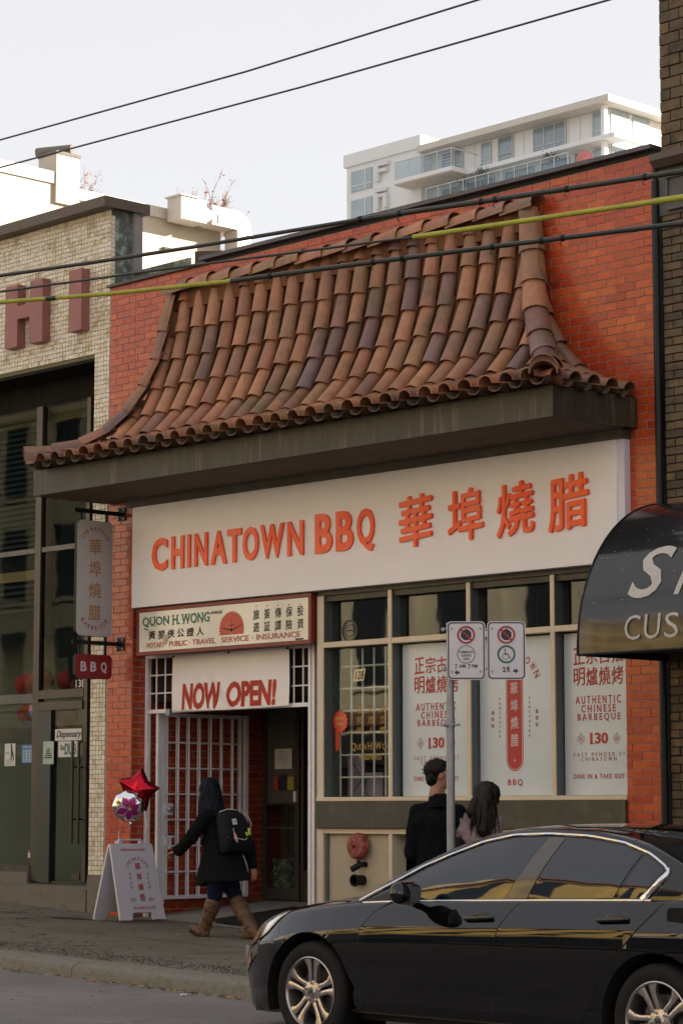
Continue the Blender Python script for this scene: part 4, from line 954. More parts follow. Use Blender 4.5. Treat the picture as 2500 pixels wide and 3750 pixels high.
c = card('notice', 'white notice with a thin dark figure on the far left pane', -2.56,-2.345,2.055,2.325, M_paper)
q = MB(); q.prism([(-2.44,2.315),(-2.415,2.32),(-2.40,2.25),(-2.38,2.19),(-2.37,2.12),(-2.385,2.12),(-2.41,2.20),(-2.42,2.12),(-2.435,2.12),(-2.43,2.22)], 'y', .4835, .485); obj('figure', q, mat('dark_figure', (.05,.055,.03), .7), c)
q = MB()
for i in range(6): q.box(-2.54,-2.54+.13+.04*(i % 2),.4835,.485,2.13-.012*i,2.133-.012*i)
q.box(-2.54,-2.465,.4835,.485,2.218,2.225); q.box(-2.54,-2.47,.4835,.485,2.200,2.207); obj('print', q, MATS['grey_print'], c)
c = card('opening_hours', 'blue BUSINESS HOURS card on the pane left of the door', -2.215,-1.99,2.085,2.305, mat('blue_card', (.03,.17,.36), .5))
txt(c, 'BUSINESS HOURS', -2.19, -2.015, 2.268, 2.288, mat('white_print', (.65,.68,.70), .6))
q = MB(); q.box(-2.195,-2.01,.4835,.485,2.10,2.245); obj('table', q, mat('pale_blue', (.35,.50,.60), .6), c)
q = MB()
for i in range(7):
    q.box(-2.185,-2.125,.482,.483,2.228-.019*i,2.236-.019*i); q.box(-2.10,-2.065,.482,.483,2.228-.019*i,2.236-.019*i); q.box(-2.05,-2.02,.482,.483,2.228-.019*i,2.236-.019*i)
obj('rows', q, mat('navy_print', (.02,.06,.14), .6), c)
q = MB(); q.prism([(-2.09,2.76),(-2.05,2.83),(-1.99,2.83),(-1.99,2.64),(-2.04,2.64),(-2.09,2.70)], 'y', .485, .488); c = solo('sticker', q, mat('sticker_blue', (.02,.09,.32), .5), 'red and blue eight sided 24 Ho sticker beside the mullion', 'sticker', (-2.0,.488,2.7))
q = MB(); q.box(-2.085,-1.992,.484,.485,2.70,2.775); obj('red_band', q, mat('sticker_red', (.42,.02,.03), .5), c)
txt(c, '24 Ho', -2.06, -1.995, 2.742, 2.764, MATS['white_print'], y=.4838); txt(c, '24 Hou', -2.07, -1.995, 2.712, 2.734, MATS['white_print'], y=.4838)
c = card('sticker', 'small dark green sticker under the 24 Ho sticker', -2.185,-1.992,2.515,2.59, mat('sticker_dark', (.015,.035,.03), .5)); txt(c, 'NO SMOKING', -2.17, -2.01, 2.54, 2.565, mat('dim_print', (.12,.16,.15), .6))
c = card('sticker', 'small white sticker with red warning strip low on the pane', -2.06,-1.992,.965,1.05, M_paper); q = MB(); q.box(-2.059,-1.993,.484,.4849,1.025,1.049); obj('strip', q, MATS['sticker_red'], c)
card('sticker', 'small black sticker lowest on the pane beside the mullion', -2.065,-1.992,.89,.935, M_ink)
c = thing('house_number', 'white number 138 on the glass above the door', 'house number', (-1.1,.49,2.95)); txt(c, '138', -1.19, -1.015, 2.955, 3.045, mat('white_vinyl', (.55,.55,.53), .5), y=.492, bold=.015)
# paper lanterns inside
M_lan = mat('red_paper_lantern', (.40,.045,.030), .75, bump=.6, bscale=3, aniso=(.2,.2,14))
for i, (x, z, r_, lbx) in enumerate(((-2.62,3.05,.155,'upper row, leftmost'),(-2.34,3.10,.150,'upper row, second from left'),(-1.83,3.08,.130,'upper row, just right of the mullion'),(-1.55,3.04,.135,'upper row, left of number 138'),(-1.22,3.02,.12,'upper row, behind number 138'),(-2.60,2.70,.130,'lower row, leftmost'),(-2.36,2.72,.145,'lower row, behind the 24 Ho sticker'),(-1.80,2.64,.135,'lower row, inside the door at its left'),(-1.18,2.62,.12,'lower row, inside the door at its right'))):
    q = MB(); q.lathe([(r_*math.sin(math.pi*k/14)*(1-.02*(k % 2)), r_*.92*math.cos(math.pi*k/14)) for k in range(1,14)], (x,.85,z), 'z', 24, caps=True)
    solo('paper_lantern', q, M_lan, 'round red paper lantern behind the glass, '+lbx, 'lantern', (x,.85,z), 'red paper lanterns in the tiled building', smooth=60)
# raised letters
M_mar = mat('maroon_letter_paint', (.29,.115,.105), .55, var=.12, scale=5, bump=.1)
SG = thing('raised_letters', 'large maroon block letters HI standing proud of the mosaic wall', 'letters', (-1.2,-.1,7.0))
def block(pts): q = MB(); q.prism(pts, 'y', -.125, .004); obj('letter', q, M_mar, SG)
block([(-1.86,7.0),(-1.62,7.0),(-1.62,7.33),(-1.375,7.33),(-1.375,7.0),(-1.13,7.0),(-1.13,7.755),(-1.375,7.755),(-1.375,7.49),(-1.62,7.49),(-1.62,7.755),(-1.86,7.755)])
block([(-.625,7.03),(-.385,7.03),(-.385,7.755),(-.625,7.755)])
block([(-3.0,7.0),(-2.3,7.0),(-2.3,7.17),(-2.76,7.17),(-2.76,7.59),(-2.3,7.59),(-2.3,7.755),(-3.0,7.755)]) if False else None

# ------------------------------------------------------------------ dark brick building on the right
RB = thing('dark_brick_building', 'tall weathered brown brick building at the right edge', 'building', (12,0,0))
q = MB(); q.box(8.0,16,.012,12,-.3,13.5); obj('wall', q, mat('sooty_mortar', (.060,.054,.044), .95, var=.4, scale=8), RB)
M_db = ramp_mat('old_brown_brick', [(0,(.12,.082,.050)),(.3,(.17,.118,.066)),(.55,(.095,.075,.055)),(.75,(.20,.140,.070)),(1,(.13,.080,.058))], .85, bump=.9, bscale=35, moss=(.035,.033,.024), scale=6, mossthr=(.45,.62))
rd = random.Random(21); cnt = 0; st = MB(); cells_ = []
z = 13.4; row = 0
while z > .1:
    h = .0765 if z < 6.9 else .105; w = .215 if z < 6.9 else .235
    z -= h; x = 8.0-(w/2 if row % 2 else 0)
    while x < 8.9:
        if not (6.87 < z+h/2 < 7.36): cells_.append((max(x,8.0), min(x+w,9.2), z, h))
        x += w
    row += 1
cells_.sort(key=lambda c: -(c[2] > 6.87)*.0+(Vector((c[0],0,c[2]))-CAM).length)
dbm = {}
for x0, x1, z, h in cells_:
    if x1-x0 < .04: continue
    key = (round(x1-x0,3), h)
    if key not in dbm: b_ = MB(); b_.rbox(.005,key[0]-.005,-.01,.02,.005,h-.005,.004); dbm[key] = (b_, mkmesh('brick', b_, M_db, Vector((0,0,0))))
    dy = rd.uniform(-.006,.004); dz = rd.uniform(-.002,.002)
    if cnt < 298 and x0 < 8.5 and (z > 7.3 or 2.2 > z or 4.1 < z < 6.9): inst('brick', dbm[key][1], RB, Matrix.Translation((x0,dy,z+dz))); cnt += 1
    else: st.cr = rd.random(); st.add([(v[0]+x0,v[1]+dy,v[2]+z+dz) for v in dbm[key][0].v], dbm[key][0].f)
tag(obj('brickwork', st, M_db, RB, rnd=True), kind='stuff')
M_corn = mat('grey_painted_cornice', (.075,.078,.074), .6, var=.25, scale=4, bump=.15)
q = MB(); q.box(7.985,16,-.16,.02,7.36,7.42); q.prism([(-.10,7.30),(-.16,7.36),(.0,7.36),(.0,7.30)], 'x', 7.985, 16); obj('cornice', q, MATS['rusty_brown_flashing'], RB)
q = MB(); q.box(7.99,16,-.03,.011,6.87,7.30); obj('frieze', q, M_corn, RB)
q = MB(); q.box(8.08,16,-.055,-.031,7.20,7.24); q.box(8.08,16,-.045,-.031,6.95,6.985); q.box(8.075,8.10,-.045,-.031,6.985,7.20); q.box(8.10,16,-.07,-.031,6.90,6.94); obj('moulding', q, M_corn, RB)
q = MB(); q.tube([(7.955,-.045,7.2),(7.955,-.045,.2)], .034, 12); obj('drainpipe', q, mat('glossy_black_pipe', (.008,.011,.012), .4, bump=.3, bscale=12, spec=.3), RB, smooth=40)
q = MB(); q.box(7.92,7.999,.012,.3,.2,7.5); obj('joint_cover', q, M_black, RB)

# black barrel awning with white lettering
AW = thing('awning', 'black curved vinyl awning with white italic ST over CUS', 'awning', (9,0,2.85))
M_awn = mat('black_awning_vinyl', (.008,.009,.010), .5, var=.3, scale=3, bump=.10, bscale=5, coat=.8, coatr=.11, spec=.2, coatior=1.6)
def aw(t):                                        # t 0 front hem .. 1 wall
    a = math.pi/2*t; return -1.235+1.235*(1-math.cos(a))**1.0*1.0, 2.835+1.395*math.sin(a)
AWX0, AWX1 = 7.985, 12.5
ap = [aw(i/40) for i in range(41)]; al = [0]
for a, b in zip(ap, ap[1:]): al.append(al[-1]+math.hypot(b[0]-a[0], b[1]-a[1]))
rows = [[(x, y-.004*math.sin(x*7+i*.25), z) for i, (y, z) in enumerate(ap)] for x in np.linspace(AWX0, AWX1, 36)]
q = MB(); q.grid(rows); obj('cover', q, M_awn, AW, smooth=60)
q = MB(); q.add([(AWX0,y,z) for y, z in ap]+[(AWX0,.0,2.835)], [tuple(range(42))]); obj('end_panel', q, M_awn, AW)
q = MB(); q.tube([(AWX0,y,z) for y, z in ap], .011, 6); q.tube([(AWX0,-1.235,2.833),(AWX1,-1.235,2.833)], .012, 6); q.tube([(AWX0,0,2.84),(AWX0,-1.235,2.835)], .012, 6); obj('piping', q, M_black, AW, smooth=40)
q = MB(); q.quad((AWX0+.01,-1.2,2.845),(AWX1,-1.2,2.845),(AWX1,-.01,2.90),(AWX0+.01,-.01,2.90)); obj('underside', q, mat('awning_underside', (.05,.04,.035), .8), AW)
def aw_text(b, x0, x1, s0, s1, bold, shear):
    q = MB(); put_text(q, b, (x0,0,s0), FX, FZ, x1-x0, s1-s0, depth=0, bold=bold, shear=shear)
    bmx = bmesh.new(); me = bpy.data.meshes.new('t'); me.from_pydata(q.v, [], q.f); bmx.from_mesh(me); bpy.data.meshes.remove(me)
    bmesh.ops.triangulate(bmx, faces=bmx.faces)
    for k in range(3): bmesh.ops.subdivide_edges(bmx, edges=[e for e in bmx.edges if e.calc_length() > .07], cuts=1); bmesh.ops.triangulate(bmx, faces=bmx.faces)
    r_ = MB(); bmx.verts.ensure_lookup_table(); vs = []
    for v in bmx.verts:
        y = np.interp(v.co.z, al, [p[0] for p in ap]); z = np.interp(v.co.z, al, [p[1] for p in ap]); y2 = np.interp(v.co.z+.02, al, [p[0] for p in ap]); z2 = np.interp(v.co.z+.02, al, [p[1] for p in ap])
        n = Vector((0,-(z2-z),(y2-y))).normalized()*.010; vs.append((v.co.x, y+n.y, z+n.z))
    r_.add(vs, [tuple(v.index for v in f.verts) for f in bmx.faces]); bmx.free(); obj('lettering', r_, mat('white_awning_print', (.86,.85,.82), .55, var=.08, scale=12), AW)
aw_text('S', 8.47, 8.79, .45, .95, .012, .22); aw_text('T', 8.86, 9.15, .46, .93, .004, .22)
aw_text('C', 8.50, 8.665, .095, .305, -.004, 0); aw_text('U', 8.71, 8.875, .095, .305, -.004, 0); aw_text('S', 8.925, 9.07, .095, .305, -.004, 0); aw_text('T', 9.115, 9.26, .095, .305, -.004, 0)
q = MB(); ra = random.Random(4)
for i in range(40):
    x = ra.uniform(8.05,9.3); s_ = ra.uniform(.7,1.75) if ra.random() < .8 else ra.uniform(.1,.7)
    y = np.interp(s_, al, [p[0] for p in ap]); z = np.interp(s_, al, [p[1] for p in ap]); y2 = np.interp(s_+.02, al, [p[0] for p in ap]); z2 = np.interp(s_+.02, al, [p[1] for p in ap]); d = Vector((0,y2-y,z2-z)).normalized(); n = Vector((0,-d.z,d.y))*.008
    w, h = ra.uniform(.002,.02), ra.uniform(.004,.014); p = Vector((x,y,z))+n; q.quad(p, p+Vector((w,0,0))+d*h*.4, p+Vector((w,0,0))+d*h, p+d*h*.7)
obj('bird_droppings', q, mat('dull_white_specks', (.30,.30,.28), .9), AW)['kind'] = 'stuff'

# ------------------------------------------------------------------ overhead cables
M_cab = mat('black_cable', (.022,.026,.024), .35, var=.2, scale=8, bump=.1); M_yel = mat('yellow_guard_sleeve', (.36,.37,.035), .45, var=.22, scale=4, bump=.12)
def ext(p):
    a, b = Vector(p[0]), Vector(p[1]); c, d = Vector(p[-2]), Vector(p[-1]); return [a+(a-b).normalized()*14]+[Vector(v) for v in p]+[d+(d-c).normalized()*12]
T1 = [(4.2,-4.67,6.2),(5.32,-4.4,6.19),(6.31,-4.16,6.19),(7.88,-3.77,6.21),(9.55,-3.37,6.2),(10.71,-3.08,6.2)]
T2 = [(4.4,-4.82,6.0),(6.17,-4.33,6.0),(7.31,-4.02,5.99),(8.53,-3.69,5.98),(9.58,-3.4,5.99),(10.72,-3.09,6.0)]
T3 = [(4.07,-4.57,6.0),(5.24,-4.17,5.96),(6.37,-3.78,5.95),(7.49,-3.4,5.97),(8.87,-2.92,5.99),(10.22,-2.46,6.0)]
def cable(lb_, pts, segs, clamps=()):
    t = thing('overhead_cable', lb_, 'cable', pts[2], 'thick overhead cables above the street')
    P = ext(pts); 
    def at(x):
        for a, b in zip(P, P[1:]):
            if a.x <= x <= b.x: return a.lerp(b, (x-a.x)/(b.x-a.x))
        return P[0] if x < P[0].x else P[-1]
    for x0, x1, r_, m in segs:
        xs = [x0]+[p.x for p in P if x0 < p.x < x1]+[x1]; q = MB(); q.tube([at(x) for x in xs], r_, 10); obj('sleeve' if m is M_yel else 'cable', q, m, t, smooth=50)
    for x in clamps:
        a, b = at(x-.012), at(x+.012); q = MB(); q.tube([a, b], .027, 10); q.tube([a-Vector((0,0,.02)), a-Vector((.01,.004,.05)), a-Vector((-.012,0,.062))], .004, 5); obj('clip', q, M_black, t, smooth=50)
cable('highest thick black cable crossing in front of the brick building', T1, [(-9,8.0,.0165,M_cab),(8.0,22,.0215,M_cab)], (7.92,8.28,9.0,9.12,9.72,10.35))
cable('middle cable, black at left with long yellow sleeve at right', T2, [(-9,8.46,.0105,M_cab),(8.46,10.42,.020,M_yel),(10.42,22,.0245,M_yel)])
cable('lowest cable, yellow sleeve at left and black at right', T3, [(-9,4.62,.0185,M_yel),(4.62,4.72,.021,M_cab),(4.72,6.38,.0185,M_yel),(6.38,6.52,.021,M_cab),(6.52,22,.0205,M_cab)], (6.74,7.65,7.9,8.65,9.05,9.22))
for lb_, p, r_ in (('upper of two thin wires across the sky', [(-1.0,-.99,9.2),(3.16,-.75,9.16),(6.38,-.57,9.2)], .011), ('lower of two thin wires across the sky', [(-1.38,-.71,9.0),(3.59,-.39,8.97),(7.62,-.12,9.0)], .011)):
    q = MB(); P = [Vector(v) for v in p]; P = [P[0]+(P[0]-P[1])*2]+P+[P[-1]+(P[-1]-P[-2])*2]; q.tube(P, r_, 8); solo('overhead_wire', q, M_cab, lb_, 'wire', p[1], 'thin overhead wires', smooth=50)
q = MB(); q.tube([(9.02,-2.87,5.97),(9.03,-2.87,5.80),(9.08,-2.85,5.66),(9.14,-2.84,5.58)], .003, 5); solo('wire_tail', q, M_cab, 'thin loose wire end dangling from the lowest cable by the roof hip', 'wire', (9.02,-2.87,5.97))

# ------------------------------------------------------------------ parking sign pole
PX, PYp = 8.36, -3.21; pz = zw(PX)
vd = Vector((CAM.x-PX, CAM.y-PYp, 0)).normalized(); ev = Vector((-vd.y, vd.x, 0)); ez = Vector((0,0,1)); base = Vector((PX,PYp,0))
PO = thing('sign_post', 'galvanised steel post carrying two parking signs behind the black car', 'post', (PX,PYp,pz))
q = MB(); q.tube([(PX,PYp,pz-.05),(PX,PYp,2.35)], .033, 20); q.tube([(PX,PYp,2.33),(PX,PYp,2.98)], .029, 16); obj('pole', q, M_steel, PO, smooth=40)
q = MB(); q.tube([(PX,PYp,2.16),(PX,PYp,2.195)], .038, 20); c_ = base+vd*.03; q.tube([c_-ev*.07+ez*2.178, c_+ev*.07+ez*2.178], .009, 6)
for s_ in (-1,1): q.tube([c_+ev*.066*s_+ez*2.178-vd*.02, c_+ev*.066*s_+ez*2.178+vd*.02], .014, 8)
obj('clamp', q, M_steel, PO, smooth=40)
q = MB()
for z in (2.615,2.925):
    q2 = base+vd*.04; q.tube([q2-ev*.06+ez*z, q2+ev*.36+ez*z], .012, 8); q.tube([q2-ev*.055+ez*z-vd*.01, q2-ev*.055+ez*z+vd*.02], .016, 8)
obj('bracket', q, M_steel, PO, smooth=40)
M_sgn = mat('reflective_white', (.64,.63,.68), .4, var=.04, scale=6); M_sb = mat('sign_black', (.012,.02,.026), .45); M_sr = mat('sign_prohibition_red', (.34,.014,.022), .4); M_sg = mat('sign_permit_green', (.004,.13,.085), .4)
def circ(r_, n=28, a0=0): return [(r_*math.cos(R(a0)+2*math.pi*i/n), r_*math.sin(R(a0)+2*math.pi*i/n)) for i in range(n)]
def pplate(lb_, cx_, kind):
    t = thing('parking_sign', lb_, 'sign', base+ev*cx_+vd*.06+ez*2.53, 'parking signs on the post')
    o = base+vd*.062+ev*cx_+ez*2.757
    q = MB(); plate(q, o, ev, ez, rrect(-.150,.150,-.229,.229,.035), -.003, .0); obj('plate', q, M_sgn, t)
    q = MB(); A = rrect(-.143,.143,-.222,.222,.030); B_ = rrect(-.1335,.1335,-.2125,.2125,.024)
    n = len(A)
    for i in range(n):
        a, b, c2, d = A[i], A[(i+1)%n], B_[(i+1)%n], B_[i]; q.add([o+ev*p[0]+ez*p[1]+vd*.0015 for p in (a,b,c2,d)], [(0,1,2,3)])
    obj('border', q, M_sb, t)
    oc = o+ez*.123+ev*0
    q = MB(); plate(q, oc, ev, ez, circ(.044, 8, 22.5), .001, .002); plate(q, oc+ez*.046, ev, ez, circ(.006, 8), .001, .002); obj('hand_symbol', q, M_sb, t)
    q = MB(); plate(q, oc, ev, ez, [(-.053,.043),(-.043,.053),(.053,-.043),(.043,-.053)], .0026, .0030); obj('slash_edge', q, M_sgn, t)
    q = MB(); ring(q, oc, ev, ez, .056, .070, .001, 36, off=.0032); plate(q, oc, ev, ez, [(-.048,.038),(-.038,.048),(.048,-.038),(.038,-.048)], .0035, .0042); obj('prohibition_ring', q, M_sr, t)
    og = o-ez*.030
    q = MB(); ring(q, og, ev, ez, .0655 if kind else .056, .071, .001, 36, off=.001); obj('green_ring', q, M_sg, t)
    q = MB()
    def T(b, x, z, w, h, **k): put_text(q, b, o+vd*.001+ev*x+ez*z, ev, ez, w, h, depth=.001, **k)
    if kind:
        T('COMMERCIAL', -.056,-.020,.112,.018, bold=.01); T('LOADING', -.038,-.047,.076,.018, bold=.01); T('ZONE', -.022,-.074,.044,.018, bold=.01)
        T('7', -.088,-.142,.018,.036, bold=.02); T('AM-', -.058,-.135,.062,.028, bold=.01); T('7', .014,-.145,.018,.038, bold=.02); T('PM', .042,-.136,.044,.028, bold=.01)
        plate(q, o+ev*-.075-ez*.172, ev, ez, [(-.018,0),(.004,.022),(.004,.008),(.022,.008),(.022,-.008),(.004,-.008),(.004,-.022)], .001, .002)
        T('CITY OF VANCOUVER', -.055,-.2215,.11,.006)
    else:
        plate(q, og+ev*-.010+ez*.036, ev, ez, circ(.0065, 10), .001, .002)
        ring(q, og+ev*-.006-ez*.016, ev, ez, .023, .0265, .001, 24, 110, 350, off=.001)
        for a in ([(-.013,.026),(-.007,.026),(-.005,-.006),(-.012,-.006)],[(-.010,.010),(.014,.008),(.014,.004),(-.010,.005)],[(-.010,-.001),(.018,-.001),(.030,-.026),(.038,-.023),(.038,-.027),(.026,-.033),(.014,-.006),(-.010,-.006)]): plate(q, og, ev, ez, a, .001, .002)
        T('2', -.030,-.170,.024,.042, bold=.03); T('R', .004,-.170,.026,.045, bold=.03)
        plate(q, o+ev*.072-ez*.160, ev, ez, [(.020,0),(-.002,.022),(-.002,.008),(-.020,.008),(-.020,-.008),(-.002,-.008),(-.002,-.022)], .001, .002)
    obj('print', q, M_sb, t)
    q = MB()
    for x, z in ((-.112,.172),(.112,.172),(-.112,-.165),(.112,-.165)):
        if kind or x < 0: q.tube([o+ev*x+ez*z, o+ev*x+ez*z+vd*.008], .009, 8)
    obj('bolt', q, M_steel, t)
pplate('left parking sign COMMERCIAL LOADING ZONE 7AM-7PM on the post', .127, 1); pplate('right parking sign with wheelchair symbol on the post', .440, 0)

# ------------------------------------------------------------------ A-board and foil balloons
AF = thing('sandwich_board', 'white folding A-board with red lettering on the pavement by the gate', 'signboard', (1.1,-.5,.36))
M_pl = mat('white_plastic_board', (.60,.59,.66), .5, var=.03, bump=.05)
xa, xb2, ya, yb = 1.10, 1.325, -.83, -.215; zb0, zt0 = .372, 1.165
def slope(x0, x1):                                # panel outline in (y,height) then skewed in x
    def P(y, t): return Vector((x0+(x1-x0)*(1-t), y, zb0+(zt0-zb0)*t))
    out = [(ya-.0,0),(ya+.165,0),(ya+.175,.075),(ya+.195,.095),(yb-.195,.095),(yb-.175,.075),(yb-.165,0),(yb,0),(yb-.015,.55),(yb-.012,.62),(yb-.02,.985),(yb-.035,1),(ya+.04,1),(ya+.02,.985)]
    return P, out
for x1, nm in ((xb2,'front_panel'),(.875,'rear_panel')):
    P, out = slope(xa+(.008 if x1 > xa else -.008), x1); n_ = Vector(((zt0-zb0),0,(x1-xa))).normalized() if x1 > xa else Vector((-(zt0-zb0),0,-(x1-xa))).normalized()
    n_ = Vector((abs(zt0-zb0)*(1 if x1 > xa else -1), 0, abs(x1-xa))).normalized()
    vs = [P(*p) for p in out]; k = len(vs); q = MB(); q.add([v-n_*.012 for v in vs]+[v+n_*.012 for v in vs], [tuple(range(k))[::-1], tuple(range(k,2*k))]+[(i,(i+1)%k,(i+1)%k+k,i+k) for i in range(k)]); obj(nm, q, M_pl, AF)
P, _o = slope(xa+.008, xb2); EXa = Vector((0,1,0)); EYa = (P(0,1)-P(0,0)).normalized(); nA = EXa.cross(EYa); H_ = (P(0,1)-P(0,0)).length; cy_ = (ya+yb)/2
def bp_(u, v): return P(cy_+u, 0)+EYa*v+nA*.0125
q = MB(); put_text(q, 'Delicious-Fresh-Daily!', bp_(-.165,.735), EXa, EYa, .335, .038, shear=.35, bold=.008)
arc_text(q, 'CHINATOWN', bp_(0.03,.505), EXa, EYa, .155, 155, 28, .028, .040)
for i, ch in enumerate('華埠燒腊'): put_text(q, ch, bp_(-.0,.535-.112*i), EXa, EYa, .072, .075, bold=.014, skew=.05)
put_text(q, 'BARBEQUE', bp_(-.10,.105), EXa, EYa, .29, .036, bold=.012, spacing=1.3); obj('red_lettering', q, M_pr, AF)
q = MB()
for x in (-.098,.145):
    for i, ch in enumerate('OPEN'): put_text(q, ch, bp_(x,.475-.048*i), EXa, EYa, .022, .030)
for x in (-.12,.12):
    for i, s_ in enumerate(('PORK','CHICKEN','DUCK')): put_text(q, s_, bp_(x-.01*(i == 1),.225-.014*i), EXa, EYa, .05+.03*(i == 1), .009)
obj('fine_lettering', q, mat('brown_print', (.22,.10,.10), .5), AF)
q = MB(); q.tube([(xa,-.68,1.155),(xa,-.67,1.21),(xa,-.38,1.21),(xa,-.37,1.155)], .010, 8); q.box(xa-.02,xa+.02,-.69,-.65,1.15,1.20); q.box(xa-.02,xa+.02,-.40,-.36,1.15,1.20); obj('handle', q, M_pl, AF)
def pillow(outline, c, ex, ey, th, n=9, wr=.0, seed=1):
    """foil balloon: two bulged skins over an outline"""
    rr = random.Random(seed); c = Vector(c); ex = Vector(ex).normalized(); ey = Vector(ey).normalized(); en = ex.cross(ey).normalized(); k = len(outline)
    rows = []
    for s_, rng in ((1, range(n+1)), (-1, range(n-1,-1,-1))):
        for i in rng:
            t = 1-i/n if True else 0; t = i/n
            rad = math.sin(t*math.pi/2); h = math.cos(t*math.pi/2)*th*s_
            row = []
            for j, p in enumerate(outline):
                w = wr*math.sin(j*2.1+3*math.sin(j*.7))*(t**4)*(1 if i < n else 0)
                row.append(c+ex*(p[0]*rad)+ey*(p[1]*rad)+en*(h+w*s_))
            rows.append(row)
    q = MB(); q.grid(rows, close=True); return q
def star(ro, ri, n=5, rot=90):
    pts = []
    for i in range(n):
        a0, a1, a2 = R(rot+i*360/n), R(rot+(i+.5)*360/n), R(rot+(i+1)*360/n)
        A, B_, C_ = Vector((ro*math.cos(a0),ro*math.sin(a0))), Vector((ri*math.cos(a1),ri*math.sin(a1))), Vector((ro*math.cos(a2),ro*math.sin(a2)))
        for k in range(6): pts.append(tuple(A.lerp(B_, k/6)))
        for k in range(6): pts.append(tuple(B_.lerp(C_, k/6)))
    return pts
M_foil = mat('red_foil', (.42,.015,.03), .18, 1.0, var=.1, bump=.5, bscale=9); M_sil = mat('silver_foil', (.80,.78,.82), .10, 1.0, var=.05, bump=.9, bscale=11)
bx, by = 1.095, -.62
vdb = Vector((CAM.x-bx, CAM.y-by, 0)).normalized(); evb = Vector((-vdb.y, vdb.x, 0))
q = pillow(star(.25,.158,rot=78), Vector((1.02,-.36,1.735)), evb*.96+vdb*.28, ez, .085, wr=.012, seed=3); ST = solo('star_balloon', q, M_foil, 'red star shaped foil balloon behind the flower balloon', 'balloon', (1.05,-.33,1.735), smooth=80)
fe = (evb*.90+vdb*.25+ez*.10).normalized(); fu = (ez-fe*ez.dot(fe)); fu = (fu+vdb*.15).normalized(); fu = (fu-fe*fu.dot(fe)).normalized(); fn = fe.cross(fu); FC = Vector((1.075,-.53,1.565))
circ_ = [(.175*(1+.035*math.sin(9*a))*math.cos(a), .168*(1+.035*math.sin(9*a))*math.sin(a)) for a in [2*math.pi*i/72 for i in range(72)]]
FB = solo('flower_balloon', pillow(circ_, FC, fe, fu, .085, wr=.016, n=12), M_sil, 'round silver foil balloon printed with a purple flower', 'balloon', tuple(FC), smooth=80)
def on_pillow(u, v, lift):
    t = math.asin(min(1, math.hypot(u, v)/.172)); return FC+fe*u+fu*v+fn*(math.cos(t)*.085+lift)
def petal(mb, ang, l0, l1, w, lift):
    rows = []
    for i in range(9):
        t = i/8; rr_ = l0+(l1-l0)*t; ww = w*math.sin(math.pi*min(.96,max(.05,t**1.15)))
        rows.append([on_pillow(.035+rr_*math.cos(ang)-k*ww*math.sin(ang), -.02+rr_*math.sin(ang)+k*ww*math.cos(ang), lift) for k in (-1,-.5,0,.5,1)])
    mb.grid(rows)
for lift, dl, dw, m_, nm in ((.002,.010,.009,mat('lilac_foil_print', (.50,.36,.46), .35, .3),'petal_edge'),(.004,0,0,mat('purple_foil_print', (.26,.012,.16), .3, .3),'petal')):
    for a_, ln in ((118,.135),(62,.125),(190,.165),(250,.125),(12,.10),(312,.105)):
        q = MB(); petal(q, R(a_), .012, ln+dl, .036+dw*1.3, lift); obj(nm, q, m_, FB, smooth=60)
q = MB(); rows = [[on_pillow(.035+r_*math.cos(a), -.02+r_*math.sin(a), .006) for a in [2*math.pi*i/14 for i in range(14)]] for r_ in (.001,.016)]; q.grid(rows, close=True); obj('flower_centre', q, mat('yellow_print', (.50,.42,.04), .4), FB)
q = MB(); q.tube([FC-fu*.165, FC-fu*.19, FC-fu*.225], [.006,.016,.010], 8); q.tube([FC-fu*.22, (1.03,-.62,1.30),(1.07,-.66,1.19)], .003, 5)
for i in range(10): a = i*.63; q.tube([(1.08,-.665,1.185),(1.08+.03*math.cos(a),-.665+.045*math.sin(a),1.185+.02*math.sin(a*2.3)),(1.08+.02*math.cos(a+1),-.665+.03*math.sin(a+1),1.16)], .004, 4)
obj('ribbon', q, M_sil, FB, smooth=60)

q = MB(); q.add([(-.02,-.86,zw(-.02)+.004),(.42,-.92,zw(.42)+.004),(.80,-.74,zw(.8)+.004),(.36,-.66,zw(.36)+.004)], [(0,1,2,3)]); solo('utility_cover', q, mat('dark_patch', (.03,.028,.026), .7, bump=.4), 'dark flat utility cover set in the pavement left of the A-board', 'cover', (.3,-.8,zw(.3)))
# ------------------------------------------------------------------ people
V = Vector
def capsule(mb, p0, p1, r0, r1, n=14):
    p0, p1 = V(p0), V(p1); d = p1-p0; L_ = d.length
    if L_ < 1e-5: d = V((0,0,1)); L_ = 1e-5
    d.normalize(); a = d.cross(V((0,0,1)) if abs(d.z) < .9 else V((1,0,0))).normalized(); b = d.cross(a); rows = []
    for k in range(6): t = math.pi/2*(1-k/5); rows.append((p0-d*r0*math.sin(t), r0*math.cos(t)))
    for k in range(6): t = math.pi/2*k/5; rows.append((p1+d*r1*math.sin(t), r1*math.cos(t)))
    mb.grid([[c+(a*math.cos(2*math.pi*j/n)+b*math.sin(2*math.pi*j/n))*max(r,.0005) for j in range(n)] for c, r in rows], close=True)
def ellip(mb, c, ax, n=16, m=12):                 # ax: three scaled axis vectors
    c = V(c); rows = []
    for i in range(m+1):
        t = math.pi*i/m; rows.append([c+ax[0]*(max(math.sin(t),.004)*math.cos(2*math.pi*j/n))+ax[1]*(max(math.sin(t),.004)*math.sin(2*math.pi*j/n))+ax[2]*math.cos(t) for j in range(n)])
    mb.grid(rows, close=True)
